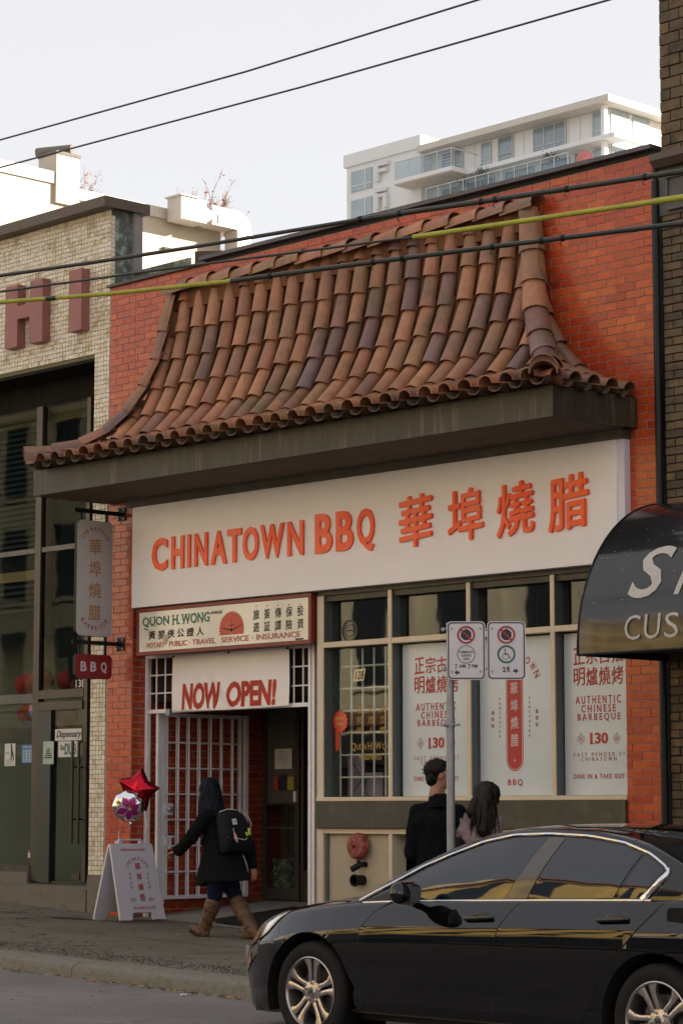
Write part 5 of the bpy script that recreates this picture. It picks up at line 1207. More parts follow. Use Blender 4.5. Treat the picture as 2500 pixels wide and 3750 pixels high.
def fuse(mb, voxel, it=6, fac=.5, disp=None):
    me = bpy.data.meshes.new('t'); me.from_pydata([tuple(v) for v in mb.v], [], mb.f); me.update()
    b = bmesh.new(); b.from_mesh(me); bmesh.ops.remove_doubles(b, verts=b.verts, dist=1e-5); bmesh.ops.holes_fill(b, edges=b.edges); bmesh.ops.recalc_face_normals(b, faces=b.faces); b.to_mesh(me); b.free()
    o = bpy.data.objects.new('t', me); COL.objects.link(o)
    md = o.modifiers.new('r', 'REMESH'); md.mode = 'VOXEL'; md.voxel_size = voxel
    ms = o.modifiers.new('s', 'SMOOTH'); ms.factor = fac; ms.iterations = it
    e = bpy.data.meshes.new_from_object(o.evaluated_get(bpy.context.evaluated_depsgraph_get()))
    r_ = MB(); vs = [v.co.copy() for v in e.vertices]
    if disp: vs = [disp(v, e.vertices[i].normal) for i, v in enumerate(vs)]
    r_.add(vs, [tuple(p.vertices) for p in e.polygons]); bpy.data.objects.remove(o); bpy.data.meshes.remove(me); bpy.data.meshes.remove(e); return r_
from mathutils import noise as _noise
def fold(amp, sc, stretch=(1,1,1)):
    return lambda v, n: v+n*amp*(_noise.noise(V((v.x*sc*stretch[0], v.y*sc*stretch[1], v.z*sc*stretch[2])))+.5*_noise.noise(v*sc*2.3))
M_skin = mat('skin', (.36,.19,.12), .55, var=.08, scale=20); M_eye = mat('eye_dark', (.02,.015,.012), .15)
def head(mb, c, f, u, s=1.):
    f = V(f).normalized(); u = V(u); u = (u-f*u.dot(f)).normalized(); l = u.cross(f); c = V(c)
    P = lambda a, b, d: c+(f*a+l*b+u*d)*s
    E = lambda a, b, d, ra, rb, rc: ellip(mb, P(a,b,d), (f*ra*s, l*rb*s, u*rc*s))
    E(-.008,0,.025,.094,.074,.092); E(.018,0,-.035,.066,.058,.070); E(.045,0,-.078,.030,.034,.026)
    E(.078,0,.030,.020,.050,.016); E(.086,0,-.012,.018,.012,.026); E(.098,0,-.026,.014,.013,.010); E(.084,0,-.055,.012,.026,.007); E(.082,0,-.066,.011,.022,.008)
    for k in (-1,1): E(.062,k*.040,-.018,.022,.020,.024); E(.002,k*.076,-.008,.016,.010,.030); E(.010,k*.079,-.026,.008,.008,.012)
    capsule(mb, P(-.012,0,-.06), P(-.026,0,-.15), .052*s, .056*s)
    return P, l
def hand(p, d, palm_n, thumb_side, curl=.5, s=1.):
    """palm with four unequal bent fingers and a thumb; d points along the forearm"""
    q = MB(); d = V(d).normalized(); n = V(palm_n); n = (n-d*n.dot(d)).normalized(); w = d.cross(n)*thumb_side; p = V(p)
    for k in range(4): o_ = w*(.026-.0175*k)*s; capsule(q, p+o_*.7, p+o_+d*.080*s, .013*s, .0115*s, 10)
    for k, ln in enumerate((.070,.080,.074,.058)):
        o_ = p+w*(.028-.0185*k)*s+d*.082*s; a = curl; b1 = o_+(d*math.cos(a*.6)+n*math.sin(a*.6))*ln*.45*s; b2 = b1+(d*math.cos(a*1.5)+n*math.sin(a*1.5))*ln*.33*s; b3 = b2+(d*math.cos(a*2.3)+n*math.sin(a*2.3))*ln*.25*s
        capsule(q, o_, b1, .0088*s, .0082*s, 8); capsule(q, b1, b2, .0082*s, .0076*s, 8); capsule(q, b2, b3, .0076*s, .0066*s, 8)
    t0 = p+w*.024*s+d*.018*s; t1 = t0+(w*.75+d*.75+n*.25).normalized()*.038*s; t2 = t1+(w*.35+d*.9+n*.45).normalized()*.030*s
    capsule(q, t0, t1, .0125*s, .0105*s, 8); capsule(q, t1, t2, .0105*s, .0085*s, 8)
    capsule(q, p-d*.05*s, p+d*.02*s, .021*s, .024*s, 10); return fuse(q, .0045*s, 2)
def features(par, P, l):
    q = MB()
    for k in (-1,1): ellip(q, P(.083,k*.031,.008), (V((.008,0,0)),V((0,.011,0)),V((0,0,.006))), 8, 6)
    obj('eye', q, M_eye, par, smooth=60); q = MB(); ellip(q, P(.091,0,-.060), (l*.020, V((.004,.004,0)), V((0,0,.0035))), 8, 6); obj('mouth', q, mat('lips', (.30,.10,.08), .5), par, smooth=60)
def merge(*ms):
    r_ = MB()
    for m_ in ms: r_.add(m_.v, m_.f)
    return r_

def strands(c, down, reach, n, r, seed, side, ln, spread=.02):
    """loose locks laid over a hair mass: from the crown c, out to reach, then along down"""
    rs_ = random.Random(seed); q = MB(); c = V(c); down = V(down)
    for i in range(n):
        a = rs_.uniform(0, 6.28); o_ = V((math.cos(a)*reach, math.sin(a)*reach, 0))
        if o_.dot(side) < -.35*reach: continue
        p0 = c+o_*rs_.uniform(.15,.5)+V((0,0,reach*.98)); p1 = c+o_*rs_.uniform(.94,1.05)+V((0,0,reach*rs_.uniform(.2,.5))); L_ = ln*rs_.uniform(.75,1.08)
        p2 = c+o_*rs_.uniform(.9,1.08)+down*L_*.45; p3 = c+o_*rs_.uniform(.75,1.0)+down*L_+V((rs_.gauss(0,spread),rs_.gauss(0,spread),0)); pts = []
        for k in range(11):
            t = k/10; u = 1-t; pts.append(p0*u**3+p1*3*u*u*t+p2*3*u*t*t+p3*t**3)
        q.tube(pts, [r*.6]+[r]*7+[r*.8,r*.5,r*.15], 5)
    return q
# --- woman walking left with a backpack
G0 = .285
PW = thing('person', 'woman with dark blue hair walking left in black coat, brown boots and backpack', 'person', (3.45,-1.25,.29))
q = MB(); Pf, lf = head(q, (3.222,-1.25,1.700), (-1,.18,-.06), (0,0,1), .97)
shL, shR, elL, elR, wrL, wrR = V((3.37,-1.43,1.45)), V((3.34,-1.07,1.45)), V((3.26,-1.50,1.265)), V((3.49,-.98,1.20)), V((3.06,-1.50,1.125)), V((3.59,-1.0,.995))
pel, che = V((3.43,-1.25,.93)), V((3.36,-1.25,1.30)); hipL, hipR, knL, knR, anL, anR = V((3.45,-1.34,.86)), V((3.42,-1.16,.86)), V((3.40,-1.34,.60)), V((3.56,-1.16,.60)), V((3.265,-1.34,.37)), V((3.775,-1.16,.365))
capsule(q, pel, che, .13, .13); capsule(q, shL, shR, .06, .06)
for a, b, r0, r1 in ((shL,elL,.048,.038),(elL,wrL,.038,.026),(shR,elR,.048,.038),(elR,wrR,.038,.026),(hipL,knL,.082,.056),(knL,anL,.052,.038),(hipR,knR,.082,.056),(knR,anR,.052,.038),(che,V((3.28,-1.25,1.55)),.06,.05)): capsule(q, a, b, r0, r1)
bodym = fuse(q, .011, 4)
h1 = hand(wrL+V((-.03,0,-.008)), (-1,-.0,-.15), (0,.25,-1), -1, .9, .95); h2 = hand(wrR+V((.008,0,-.03)), (.25,-.05,-1), (-1,.0,0), 1, .6, .95)
obj('body', merge(bodym, h1, h2), M_skin, PW, smooth=80); features(PW, Pf, lf)
M_coat = mat('black_wool_coat', (.007,.008,.009), .95, var=.25, scale=30, bump=.3, bscale=90, spec=.08)
q = MB()
capsule(q, V((3.36,-1.25,1.36)), V((3.42,-1.25,1.0)), .155, .175); capsule(q, shL+V((0,.02,-.0)), shR-V((0,.02,0)), .082, .082); capsule(q, V((3.30,-1.25,1.50)), V((3.33,-1.25,1.44)), .075, .11)
for a, b, r0, r1 in ((shL,elL,.078,.068),(elL,wrL,.068,.056),(shR,elR,.078,.068),(elR,wrR,.068,.056)): capsule(q, a, b, r0, r1)
c1 = fuse(q, .013, 5, disp=fold(.012, 9))
rows = []
for k in range(12):
    t = k/11; z = 1.10-.27*t; row = []
    for j in range(40):
        a = 2*math.pi*j/40; fx_ = .215+.105*t; fy_ = .185+.035*t
        cxx = 3.425+.02*t; w = 1+.05*t*math.sin(5*a+1)+.03*t*math.sin(9*a); row.append((cxx+fx_*math.cos(a)*w, -1.25+fy_*math.sin(a)*w, z+.02*t*math.cos(a)-(.03 if math.cos(a) < -.2 and t > .9 else 0)))
    rows.append(row)
q = MB(); q.grid(rows, close=True); inner = [[(p[0]*.97+3.43*.03, p[1]*.97-1.25*.03, p[2]) for p in r_] for r_ in rows[::-1]]; q.grid([rows[-1], inner[0]], close=True); q.grid(inner, close=True)
ck = MB(); capsule(ck, V((3.42,-1.25,1.12)), V((3.425,-1.25,1.04)), .19, .20)
obj('coat', merge(c1, q, fuse(ck, .02, 4)), M_coat, PW, smooth=80)
M_jean = mat('dark_navy_jeans', (.010,.015,.034), .9, var=.2, scale=40, bump=.2, spec=.1)
q = MB(); capsule(q, pel, pel+V((0,0,-.05)), .145, .14)
for a, b, r0, r1 in ((hipL,knL,.100,.056),(hipR,knR,.100,.056)): capsule(q, a, b, r0, r1)
obj('trousers', fuse(q, .012, 4, disp=fold(.008, 14)), M_jean, PW, smooth=80)
M_boot = mat('brown_leather_boot', (.105,.055,.026), .6, var=.35, scale=9, bump=.4, bscale=25)
for kn, an, heel, toe in ((knL+V((.0,0,.02)), anL, V((3.29,-1.34,.325)), V((3.075,-1.34,.385))), (knR+V((0,0,.02)), anR, V((3.84,-1.16,.335)), V((3.63,-1.16,.305)))):
    q = MB(); n_ = 7
    for i in range(n_):
        p = kn.lerp(an, i/(n_-1)); r_ = .078-.020*i/(n_-1)+(.006 if i % 2 else 0); capsule(q, p, p+V((0,0,.01)), r_, r_)
        if i < n_-1: capsule(q, p, kn.lerp(an, (i+1)/(n_-1)), r_-.006, r_-.010)
    d = (toe-heel).normalized(); capsule(q, an, heel, .052, .043); capsule(q, heel, heel+d*.10, .042, .045); capsule(q, heel+d*.10, toe+d*-.02, .046, .034)
    obj('boot', fuse(q, .009, 3, disp=fold(.006, 22, (1,1,1.8))), M_boot, PW, smooth=80)
    up_ = V((0,0,1)); nrm = (up_-d*up_.dot(d)).normalized(); w_ = d.cross(nrm); q = MB()
    pts = [(-.055,.030),(.02,.034),(.12,.044),(.19,.038),(.235,.012),(.235,-.012),(.19,-.038),(.12,-.044),(.02,-.034),(-.055,-.030)]
    def SP_(a, b, c_): return heel+d*a+w_*b+nrm*c_
    q.add([SP_(a,b,-.036) for a,b in pts]+[SP_(a,b,-.050) for a,b in pts], [tuple(range(10)), tuple(range(10,20))[::-1]]+[(i,(i+1)%10,(i+1)%10+10,i+10) for i in range(10)])
    pts2 = [(-.055,.028),(.015,.030),(.015,-.030),(-.055,-.028)]; q.add([SP_(a,b,-.045) for a,b in pts2]+[SP_(a,b,-.075) for a,b in pts2], [(0,1,2,3),(7,6,5,4)]+[(i,(i+1)%4,(i+1)%4+4,i+4) for i in range(4)])
    obj('sole', q, mat('boot_sole', (.035,.025,.02), .8), PW)
def hairmat(name, c1, c2, zlo, zhi):
    m = mat(name, c1, .38, var=.35, scale=26, aniso=(1,1,.12), bump=.6, bscale=60); t = m.node_tree; return m
M_hb = mat('dark_teal_blue_hair', (.004,.008,.010), .6, var=.4, scale=30, aniso=(1,1,.1), bump=.5, bscale=70, col2=(.006,.007,.022), thr=(.48,.60), spec=.12)
q = MB(); capsule(q, V((3.235,-1.25,1.735)), V((3.25,-1.25,1.70)), .108, .108); capsule(q, V((3.262,-1.25,1.70)), V((3.30,-1.27,1.50)), .100, .118); capsule(q, V((3.24,-1.33,1.66)), V((3.26,-1.37,1.50)), .05, .045); capsule(q, V((3.25,-1.17,1.66)), V((3.29,-1.15,1.46)), .05, .055)
capsule(q, V((3.30,-1.27,1.52)), V((3.345,-1.25,1.43)), .11, .10)
obj('hair', merge(fuse(q, .010, 3, disp=fold(.010, 26, (1.3,1.3,.12))), strands((3.245,-1.25,1.715), (.22,-.05,-1), .108, 110, .0075, 3, V((1,-.3,0)), .27, .015)), M_hb, PW, smooth=80)
# backpack
BP = thing('backpack', 'black backpack with pale piping, white label and pink tag on the walking woman', 'backpack', (3.62,-1.27,1.13))
bo = V((3.60,-1.27,1.12)); bd = V((.965,-.04,.26)).normalized(); bu = (V((0,0,1))-bd*bd.z).normalized(); bw = bu.cross(bd)*-1   # bd away from the back
M_bp = mat('black_nylon', (.007,.009,.012), .7, var=.2, scale=20, bump=.2, bscale=50, spec=.15)
def BPt(a, b, c_): return bo+bw*a+bu*b+bd*c_
q = MB(); sec = [(-.02,.155,.15),(.06,.165,.20),(.16,.165,.20),(.26,.160,.185),(.34,.145,.15),(.40,.11,.10)]
rows = []
for h, w, dp in sec:
    row = []
    for j in range(28):
        a = 2*math.pi*j/28; ca, sa = math.cos(a), math.sin(a); row.append(BPt(w*math.copysign(abs(ca)**.6, ca), h, dp/2-.03+dp/2*math.copysign(abs(sa)**.6, sa)))
    rows.append(row)
rows = [[BPt(0,-.05,.03)+(p-BPt(0,-.05,.03))*.35+bu*-.0 for p in rows[0]]]+rows+[[BPt(0,.42,.02)+(p-BPt(0,.42,.02))*.4 for p in rows[-1]]]
q.grid(rows, close=True); q.add(rows[0], [tuple(range(28))]); q.add(rows[-1], [tuple(range(28))]); obj('bag', fuse(q, .011, 3, disp=fold(.007, 16)), M_bp, BP, smooth=80)
q = MB()
for s_ in (-1,1): q.tube([BPt(s_*.09,.38,.0), BPt(s_*.11,.36,-.17), BPt(s_*.12,.15,-.30), BPt(s_*.13,.0,-.05)], .016, 6)
obj('shoulder_strap', q, M_bp, BP, smooth=60)
M_pip = mat('pale_piping', (.50,.50,.40), .6); q = MB()
q.tube([BPt(-.168,.145,.10), BPt(-.160,.24,.155), BPt(-.145,.34,.135), BPt(-.05,.385,.115), BPt(.06,.40,.10), BPt(.125,.385,.05)], .0045, 6); q.tube([BPt(-.02,.075,.178), BPt(.06,.085,.178), BPt(.15,.11,.14)], .0045, 6); q.tube([BPt(-.06,.09,.178), BPt(-.03,.07,.181), BPt(.0,.075,.181)], .004, 6); obj('piping', q, M_pip, BP, smooth=60)
q = MB(); q.quad(BPt(.02,.29,.158),BPt(.075,.285,.156),BPt(.080,.225,.168),BPt(.028,.23,.170)); obj('label_patch', q, mat('white_patch', (.55,.53,.60), .6), BP)
q = MB()
for i in range(3): q.quad(BPt(.034,.275-.014*i,.166),BPt(.066,.273-.014*i,.165),BPt(.067,.268-.014*i,.166),BPt(.035,.270-.014*i,.167))
obj('patch_print', q, MATS['grey_print'], BP)
q = MB(); q.tube([BPt(-.11,.19,.165), BPt(-.105,.13,.168), BPt(-.07,.125,.172), BPt(-.06,.15,.172)], [.012,.018,.018,.012], 6); obj('yellow_tab', q, mat('lime_yellow', (.45,.50,.03), .5), BP)
q = MB(); q.tube([BPt(.09,.19,.175), BPt(.095,.14,.185)], .004, 5); q.tube([BPt(.095,.14,.186), BPt(.088,.09,.19), BPt(.08,.045,.188)], [.006,.016,.006], 6); obj('hanging_tag', q, mat('pink_tag', (.55,.30,.28), .6), BP)

# --- man in black behind the post
PM = thing('person', 'man in a black sweater seen in profile behind the sign post', 'person', (7.55,-2.5,.18))
rr_ = V((.694,.72,0)); aw_ = V((-.72,.694,0)); g0 = zw(7.55)
mc = V((7.575,-2.555,0))
q = MB(); Pf, lf = head(q, V((7.612,-2.545,1.800)), rr_*1.0+aw_*.06+V((0,0,-.08)), (0,0,1), 1.02)
sL, sR = mc-rr_*.155+V((0,0,1.495)), mc+rr_*.175+V((0,0,1.50)); hL, hR = mc-rr_*.10+V((0,0,.95)), mc+rr_*.10+V((0,0,.95))
eL, wL = sL-rr_*.05+aw_*.02+V((0,0,-.33)), sL+rr_*.12+aw_*.24+V((0,0,-.42)); eR, wR = sR+rr_*.05+aw_*.02+V((0,0,-.33)), sR-rr_*.05+aw_*.26+V((0,0,-.42))
capsule(q, mc+V((0,0,1.0)), mc+V((0,0,1.38)), .12, .14); capsule(q, sL, sR, .05, .05); capsule(q, mc+V((0,0,1.45)), V((7.60,-2.54,1.66)), .066, .050)
for a, b, r0, r1 in ((sL,eL,.052,.042),(eL,wL,.042,.03),(sR,eR,.052,.042),(eR,wR,.042,.03),(hL,hL+V((0,0,-.40)),.085,.06),(hL+V((0,0,-.40)),hL+V((0,0,-.78+.10)),.055,.042),(hR,hR+V((0,0,-.40)),.085,.06),(hR+V((0,0,-.40)),hR+V((0,0,-.68)),.055,.042)): capsule(q, a, b, r0, r1)
bodym = fuse(q, .010, 4); h1 = hand(wL, aw_*.8+rr_*.5, (0,0,-1), 1, .7); h2 = hand(wR, aw_*.8-rr_*.3, (0,0,-1), -1, .7)
obj('body', merge(bodym, h1, h2), M_skin, PM, smooth=80); features(PM, Pf, lf)
M_swt = mat('black_sweater', (.006,.007,.009), .95, var=.3, scale=18, bump=.3, bscale=120, spec=.08)
q = MB(); capsule(q, mc+V((0,0,1.05)), mc+V((0,0,1.38)), .165, .165); capsule(q, mc+V((0,0,1.42))-rr_*.10, mc+V((0,0,1.42))+rr_*.10, .125, .125); capsule(q, sL+rr_*.02, mc+V((0,0,1.555)), .066, .062); capsule(q, sR-rr_*.02, mc+V((0,0,1.555)), .066, .062); capsule(q, mc+V((0,0,1.46))-rr_*.06, mc+V((0,0,1.46))+rr_*.08, .10, .10); capsule(q, mc+V((0,0,.95)), mc+V((0,0,1.1)), .165, .165)
for a, b, r0, r1 in ((sL,eL,.074,.062),(eL,wL,.062,.048),(sR,eR,.074,.062),(eR,wR,.062,.048)): capsule(q, a, b, r0, r1)
sw = fuse(q, .012, 5, disp=fold(.010, 9, (1,1,.6))); q = MB(); cn = V((7.597,-2.545,1.628)); rows = []
for k, (rr2, h) in enumerate(((.105,-.085),(.088,-.03),(.078,.022),(.068,.024),(.066,-.03))): rows.append([cn+V((rr2*math.cos(a),rr2*math.sin(a),h)) for a in [2*math.pi*j/24 for j in range(24)]])
q.grid(rows, close=True); obj('sweater', merge(sw, q), M_swt, PM, smooth=80)
q = MB(); capsule(q, mc+V((0,0,.98)), mc+V((0,0,.92)), .15, .15)
for h in (hL, hR): capsule(q, h, h+V((0,0,-.40)), .10, .075); capsule(q, h+V((0,0,-.40)), h+V((0,0,-.70)), .072, .062)
obj('trousers', fuse(q, .014, 4, disp=fold(.008, 12)), M_jean, PM, smooth=80)
for h in (hL, hR):
    q = MB(); a = V((h.x,h.y,g0+.055)); capsule(q, a-aw_*.04, a+aw_*.10, .048, .042); capsule(q, a+aw_*.10, a+aw_*.16+V((0,0,-.012)), .045, .034); obj('shoe', fuse(q, .010, 3), M_black, PM, smooth=80)
M_hk = mat('black_hair', (.007,.0065,.0065), .5, var=.3, scale=50, bump=.6, bscale=90, spec=.2)
hc = V((7.600,-2.555,1.832)); hf = (rr_+aw_*.06).normalized(); hl_ = V((0,0,1)).cross(hf)
q = MB(); ellip(q, hc-hf*.018+V((0,0,.014)), (hf*.104, hl_*.090, V((0,0,.088)))); ellip(q, hc-hf*.048+V((0,0,-.040)), (hf*.060, hl_*.076, V((0,0,.085)))); ellip(q, hc+hf*.055+V((0,0,.040)), (hf*.045, hl_*.062, V((0,0,.045)))); ellip(q, hc+hf*.0+V((0,0,.04)), (hf*.095, hl_*.078, V((0,0,.062))))
hm = fuse(q, .008, 2, disp=fold(.007, 55))
q = MB(); ellip(q, hc+hf*.022+V((0,0,-.028)), (hf*.014, hl_*.081, V((0,0,.030)))); hm = merge(hm, fuse(q, .006, 1)); q = MB(); rh = random.Random(8)
for i in range(420):
    a, t = rh.uniform(0, 6.28), rh.uniform(0, 1.9); dv = hf*math.sin(t)*math.cos(a)+hl_*math.sin(t)*math.sin(a)+V((0,0,math.cos(t))); p = hc-hf*.018+V((dv.dot(hf)*.106*hf.x+dv.dot(hl_)*.086*hl_.x, dv.dot(hf)*.106*hf.y+dv.dot(hl_)*.086*hl_.y, dv.z*.096))
    if dv.dot(hf) > .75 and dv.z < .3: continue
    d = (dv*.6+V((rh.uniform(-.6,.6),rh.uniform(-.6,.6),rh.uniform(-.1,.5)))).normalized(); q.tube([p-dv*.006, p+d*rh.uniform(.012,.026)], [.0022,.0004], 3, caps=False)
obj('hair', merge(hm, q), M_hk, PM, smooth=80)

# --- woman with long dark hair, head bent
PL_ = thing('person', 'woman with long dark hair bending her head, beside the man at the post', 'person', (7.82,-2.32,.17))
wc = V((7.80,-2.33,0)); g1 = zw(7.8)
q = MB(); wh = V((7.885,-2.28,1.635)); wf = (rr_*.85+aw_*.35+V((0,0,-.75))).normalized(); Pf, lf = head(q, wh, wf, (rr_*.5+V((0,0,1))), .95)
sL, sR = wc-rr_*.13+V((0,0,1.44)), wc+rr_*.16+V((0,0,1.43)); hL, hR = wc-rr_*.08+V((0,0,.90)), wc+rr_*.08+V((0,0,.90))
eL, eR = sL+aw_*.05+V((0,0,-.27)), sR+aw_*.05+V((0,0,-.27)); wL, wR = eL+aw_*.20+rr_*.05+V((0,0,.0)), eR+aw_*.20-rr_*.05
capsule(q, wc+V((0,0,.95)), wc+V((0,0,1.30)), .11, .12); capsule(q, sL, sR, .045, .045); capsule(q, wc+V((0,0,1.40))+rr_*.02, wh-V((0,0,.10))-rr_*.02, .055, .048)
for a, b, r0, r1 in ((sL,eL,.045,.036),(eL,wL,.036,.026),(sR,eR,.045,.036),(eR,wR,.036,.026),(hL,hL+V((0,0,-.36)),.082,.056),(hL+V((0,0,-.36)),hL+V((0,0,-.66)),.052,.038),(hR,hR+V((0,0,-.36)),.082,.056),(hR+V((0,0,-.36)),hR+V((0,0,-.66)),.052,.038)): capsule(q, a, b, r0, r1)
obj('body', merge(fuse(q, .010, 4), hand(wL, aw_, (0,0,-1), 1, .6, .92), hand(wR, aw_, (0,0,-1), -1, .6, .92)), M_skin, PL_, smooth=80); features(PL_, Pf, lf)
q = MB(); capsule(q, wc+V((0,0,.95)), wc+V((0,0,1.28)), .145, .145); capsule(q, sL+rr_*.02, sR-rr_*.02, .065, .065)
for a, b, r0, r1 in ((sL,eL,.072,.070),(eL,wL,.068,.052),(sR,eR,.072,.075),(eR,wR,.072,.052)): capsule(q, a, b, r0, r1)
capsule(q, wc+V((0,0,1.33))-rr_*.08, wc+V((0,0,1.33))+rr_*.09, .11, .11)
obj('cardigan', fuse(q, .012, 4, disp=fold(.014, 14)), mat('pinkish_grey_knit', (.27,.20,.21), .95, var=.35, scale=55, bump=.6, bscale=70), PL_, smooth=80)
q = MB(); capsule(q, wc+V((0,0,.93)), wc+V((0,0,.90)), .13, .13)
for h in (hL, hR): capsule(q, h, h+V((0,0,-.36)), .09, .065); capsule(q, h+V((0,0,-.36)), h+V((0,0,-.66)), .062, .05)
obj('trousers', fuse(q, .014, 4, disp=fold(.008, 12)), M_jean, PL_, smooth=80)
for h in (hL, hR): q = MB(); a = V((h.x,h.y,g1+.05)); capsule(q, a-aw_*.03, a+aw_*.12, .042, .034); obj('shoe', fuse(q, .010, 3), M_black, PL_, smooth=80)
q = MB(); capsule(q, wh+V((0,0,.022))-rr_*.012, wh+V((0,0,.018))+rr_*.012, .101, .100); capsule(q, wh+rr_*.03+aw_*.01+V((0,0,.02)), wh+rr_*.04-aw_*.02+V((0,0,-.04)), .075, .060); capsule(q, wh-rr_*.04, wh-rr_*.12-aw_*.06+V((0,0,-.13)), .068, .055); capsule(q, wh-rr_*.01-aw_*.05, wh-rr_*.035-aw_*.12+V((0,0,-.28)), .078, .055); capsule(q, wh-rr_*.035-aw_*.12+V((0,0,-.26)), wh+rr_*.005-aw_*.14+V((0,0,-.33)), .045, .02)
capsule(q, wh-rr_*.02-aw_*.06, wh+rr_*.03-aw_*.12+V((0,0,-.24)), .05, .035)
obj('hair', merge(fuse(q, .008, 2, disp=fold(.009, 34, (1,1,.12))), strands(wh+V((0,0,.012))-rr_*.01, (-rr_*.10-aw_*.28+V((0,0,-1))), .100, 110, .0065, 6, -aw_-rr_*.3, .33, .022)), mat('long_black_brown_hair', (.009,.0065,.0055), .45, var=.4, scale=34, aniso=(1,1,.1), bump=.6, bscale=80, spec=.25), PL_, smooth=80)
BG = thing('shoulder_bag', 'black bag held between the man and the long haired woman', 'bag', (7.72,-2.42,1.15))
q = MB(); bc = wc-rr_*.16-aw_*.10; capsule(q, bc+V((0,0,1.22)), bc+V((0,0,1.02)), .085, .10); obj('bag', fuse(q, .012, 3, disp=fold(.01, 12)), M_bp, BG, smooth=80)
q = MB(); q.tube([bc+V((0,0,1.25))+rr_*.05, sL+V((0,0,.08))-rr_*.03, bc+V((0,0,1.25))-rr_*.05+aw_*.1], .014, 6); obj('strap', q, M_bp, BG)
# ------------------------------------------------------------------ black sedan parked at the kerb
CY = -5.385; HW = .915
M_paint = mat('black_car_paint', (.003,.0034,.0045), .5, var=.0, coat=1.0, coatr=.02, spec=.0, coatior=1.58)
M_cgl = mat('tinted_car_glass', (.006,.010,.016), .02, var=.0, ior=1.68)
M_rub = mat('tyre_rubber', (.018,.018,.019), .75, var=.15, scale=20, bump=.15); M_dark = mat('dark_plastic', (.01,.01,.01), .6)
M_rim = mat('silver_alloy', (.46,.43,.42), .28, .85, var=.04); M_trim = mat('polished_trim', (.72,.72,.74), .16, .95, var=.02)
CR = thing('parked_car', 'black four door sedan parked at the kerb in front of the windows', 'car', (11.3,CY,.02))
X0, X1 = 8.76, 13.76
KX = [8.76,8.80,8.84,8.90,8.97,9.06,9.16,9.28,9.42,9.58,9.75,9.95,10.2,10.5,10.8,11.3,12.0,12.6,13.0,13.3,13.5,13.65,13.72,13.76]
KH = [.06,.15,.26,.37,.47,.56,.64,.715,.780,.835,.870,.893,.908,.914,.915,.915,.915,.913,.900,.870,.81,.70,.58,.40]
KB = [.47,.50,.53,.57,.605,.645,.690,.752,.800,.832,.860,.888,.912,.935,.948,.965,.985,1.000,1.008,1.005,.985,.93,.86,.78]   # shoulder height
KT = [.50,.56,.62,.675,.725,.770,.805,.840,.872,.902,.930,.958,.985,1.003,1.005,1.01,1.02,1.04,1.06,1.065,1.05,.98,.90,.80]     # centre height
KS = [.24,.22,.21,.20,.19,.185,.18,.185,.19,.205,.22,.235,.245,.250,.250,.250,.250,.250,.250,.25,.26,.28,.32,.36]
def cub(x, xs, ys):
    return float(np.interp(x, xs, ys))
XXs = np.linspace(X0, X1, 400)
def smoothed(ys, w=9):
    a = np.interp(XXs, KX, ys); k = np.ones(w)/w; p = np.concatenate([2*a[0]-a[w//2:0:-1], a, 2*a[-1]-a[-2:-w//2-1:-1]]); return np.convolve(p, k, 'valid')[:400]
SH, SB, ST_, SS = smoothed(KH,5), smoothed(KB,15), smoothed(KT,15), smoothed(KS,15)
def section(x):
    hw, zb_, zt_, zs_ = (float(np.interp(x, XXs, a)) for a in (SH, SB, ST_, SS)); H = zb_-zs_; hin = min(1, hw/.6)
    P_ = [(0,zs_+.03),(hw-.20*hin,zs_+.0),(hw-.075*hin,zs_+.01),(hw-.038*hin,zs_+.045),(hw-.026*hin,zs_+.115),(hw-.030*hin,zs_+.16),(hw-.018*hin,zs_+.30*H),(hw-.004*hin,zs_+.48*H),(hw,zs_+.60*H),(hw-.002*hin,zs_+.70*H),(hw-.006*hin,zs_+.765*H),(hw-.016*hin,zs_+.80*H),
          (hw-.038*hin,zs_+.87*H),(hw-.062*hin,zs_+.95*H),(hw-.085*hin,zb_),(hw-.13*hin,zb_+(zt_-zb_)*.22),(hw*.70,zb_+(zt_-zb_)*.62),(hw*.42,zb_+(zt_-zb_)*.90),(hw*.2,zt_-.002),(0,zt_)]
    return P_
def crom(P_, sub=3):
    out = []
    n = len(P_)
    for i in range(n-1):
        p0, p1, p2, p3 = P_[max(i-1,0)], P_[i], P_[i+1], P_[min(i+2,n-1)]
        for k in range(sub):
            t = k/sub; out.append(tuple(.5*((2*p1[c])+(-p0[c]+p2[c])*t+(2*p0[c]-5*p1[c]+4*p2[c]-p3[c])*t*t+(-p0[c]+3*p1[c]-3*p2[c]+p3[c])*t**3) for c in (0,1)))
    out.append(P_[-1]); return out
SUB = 3
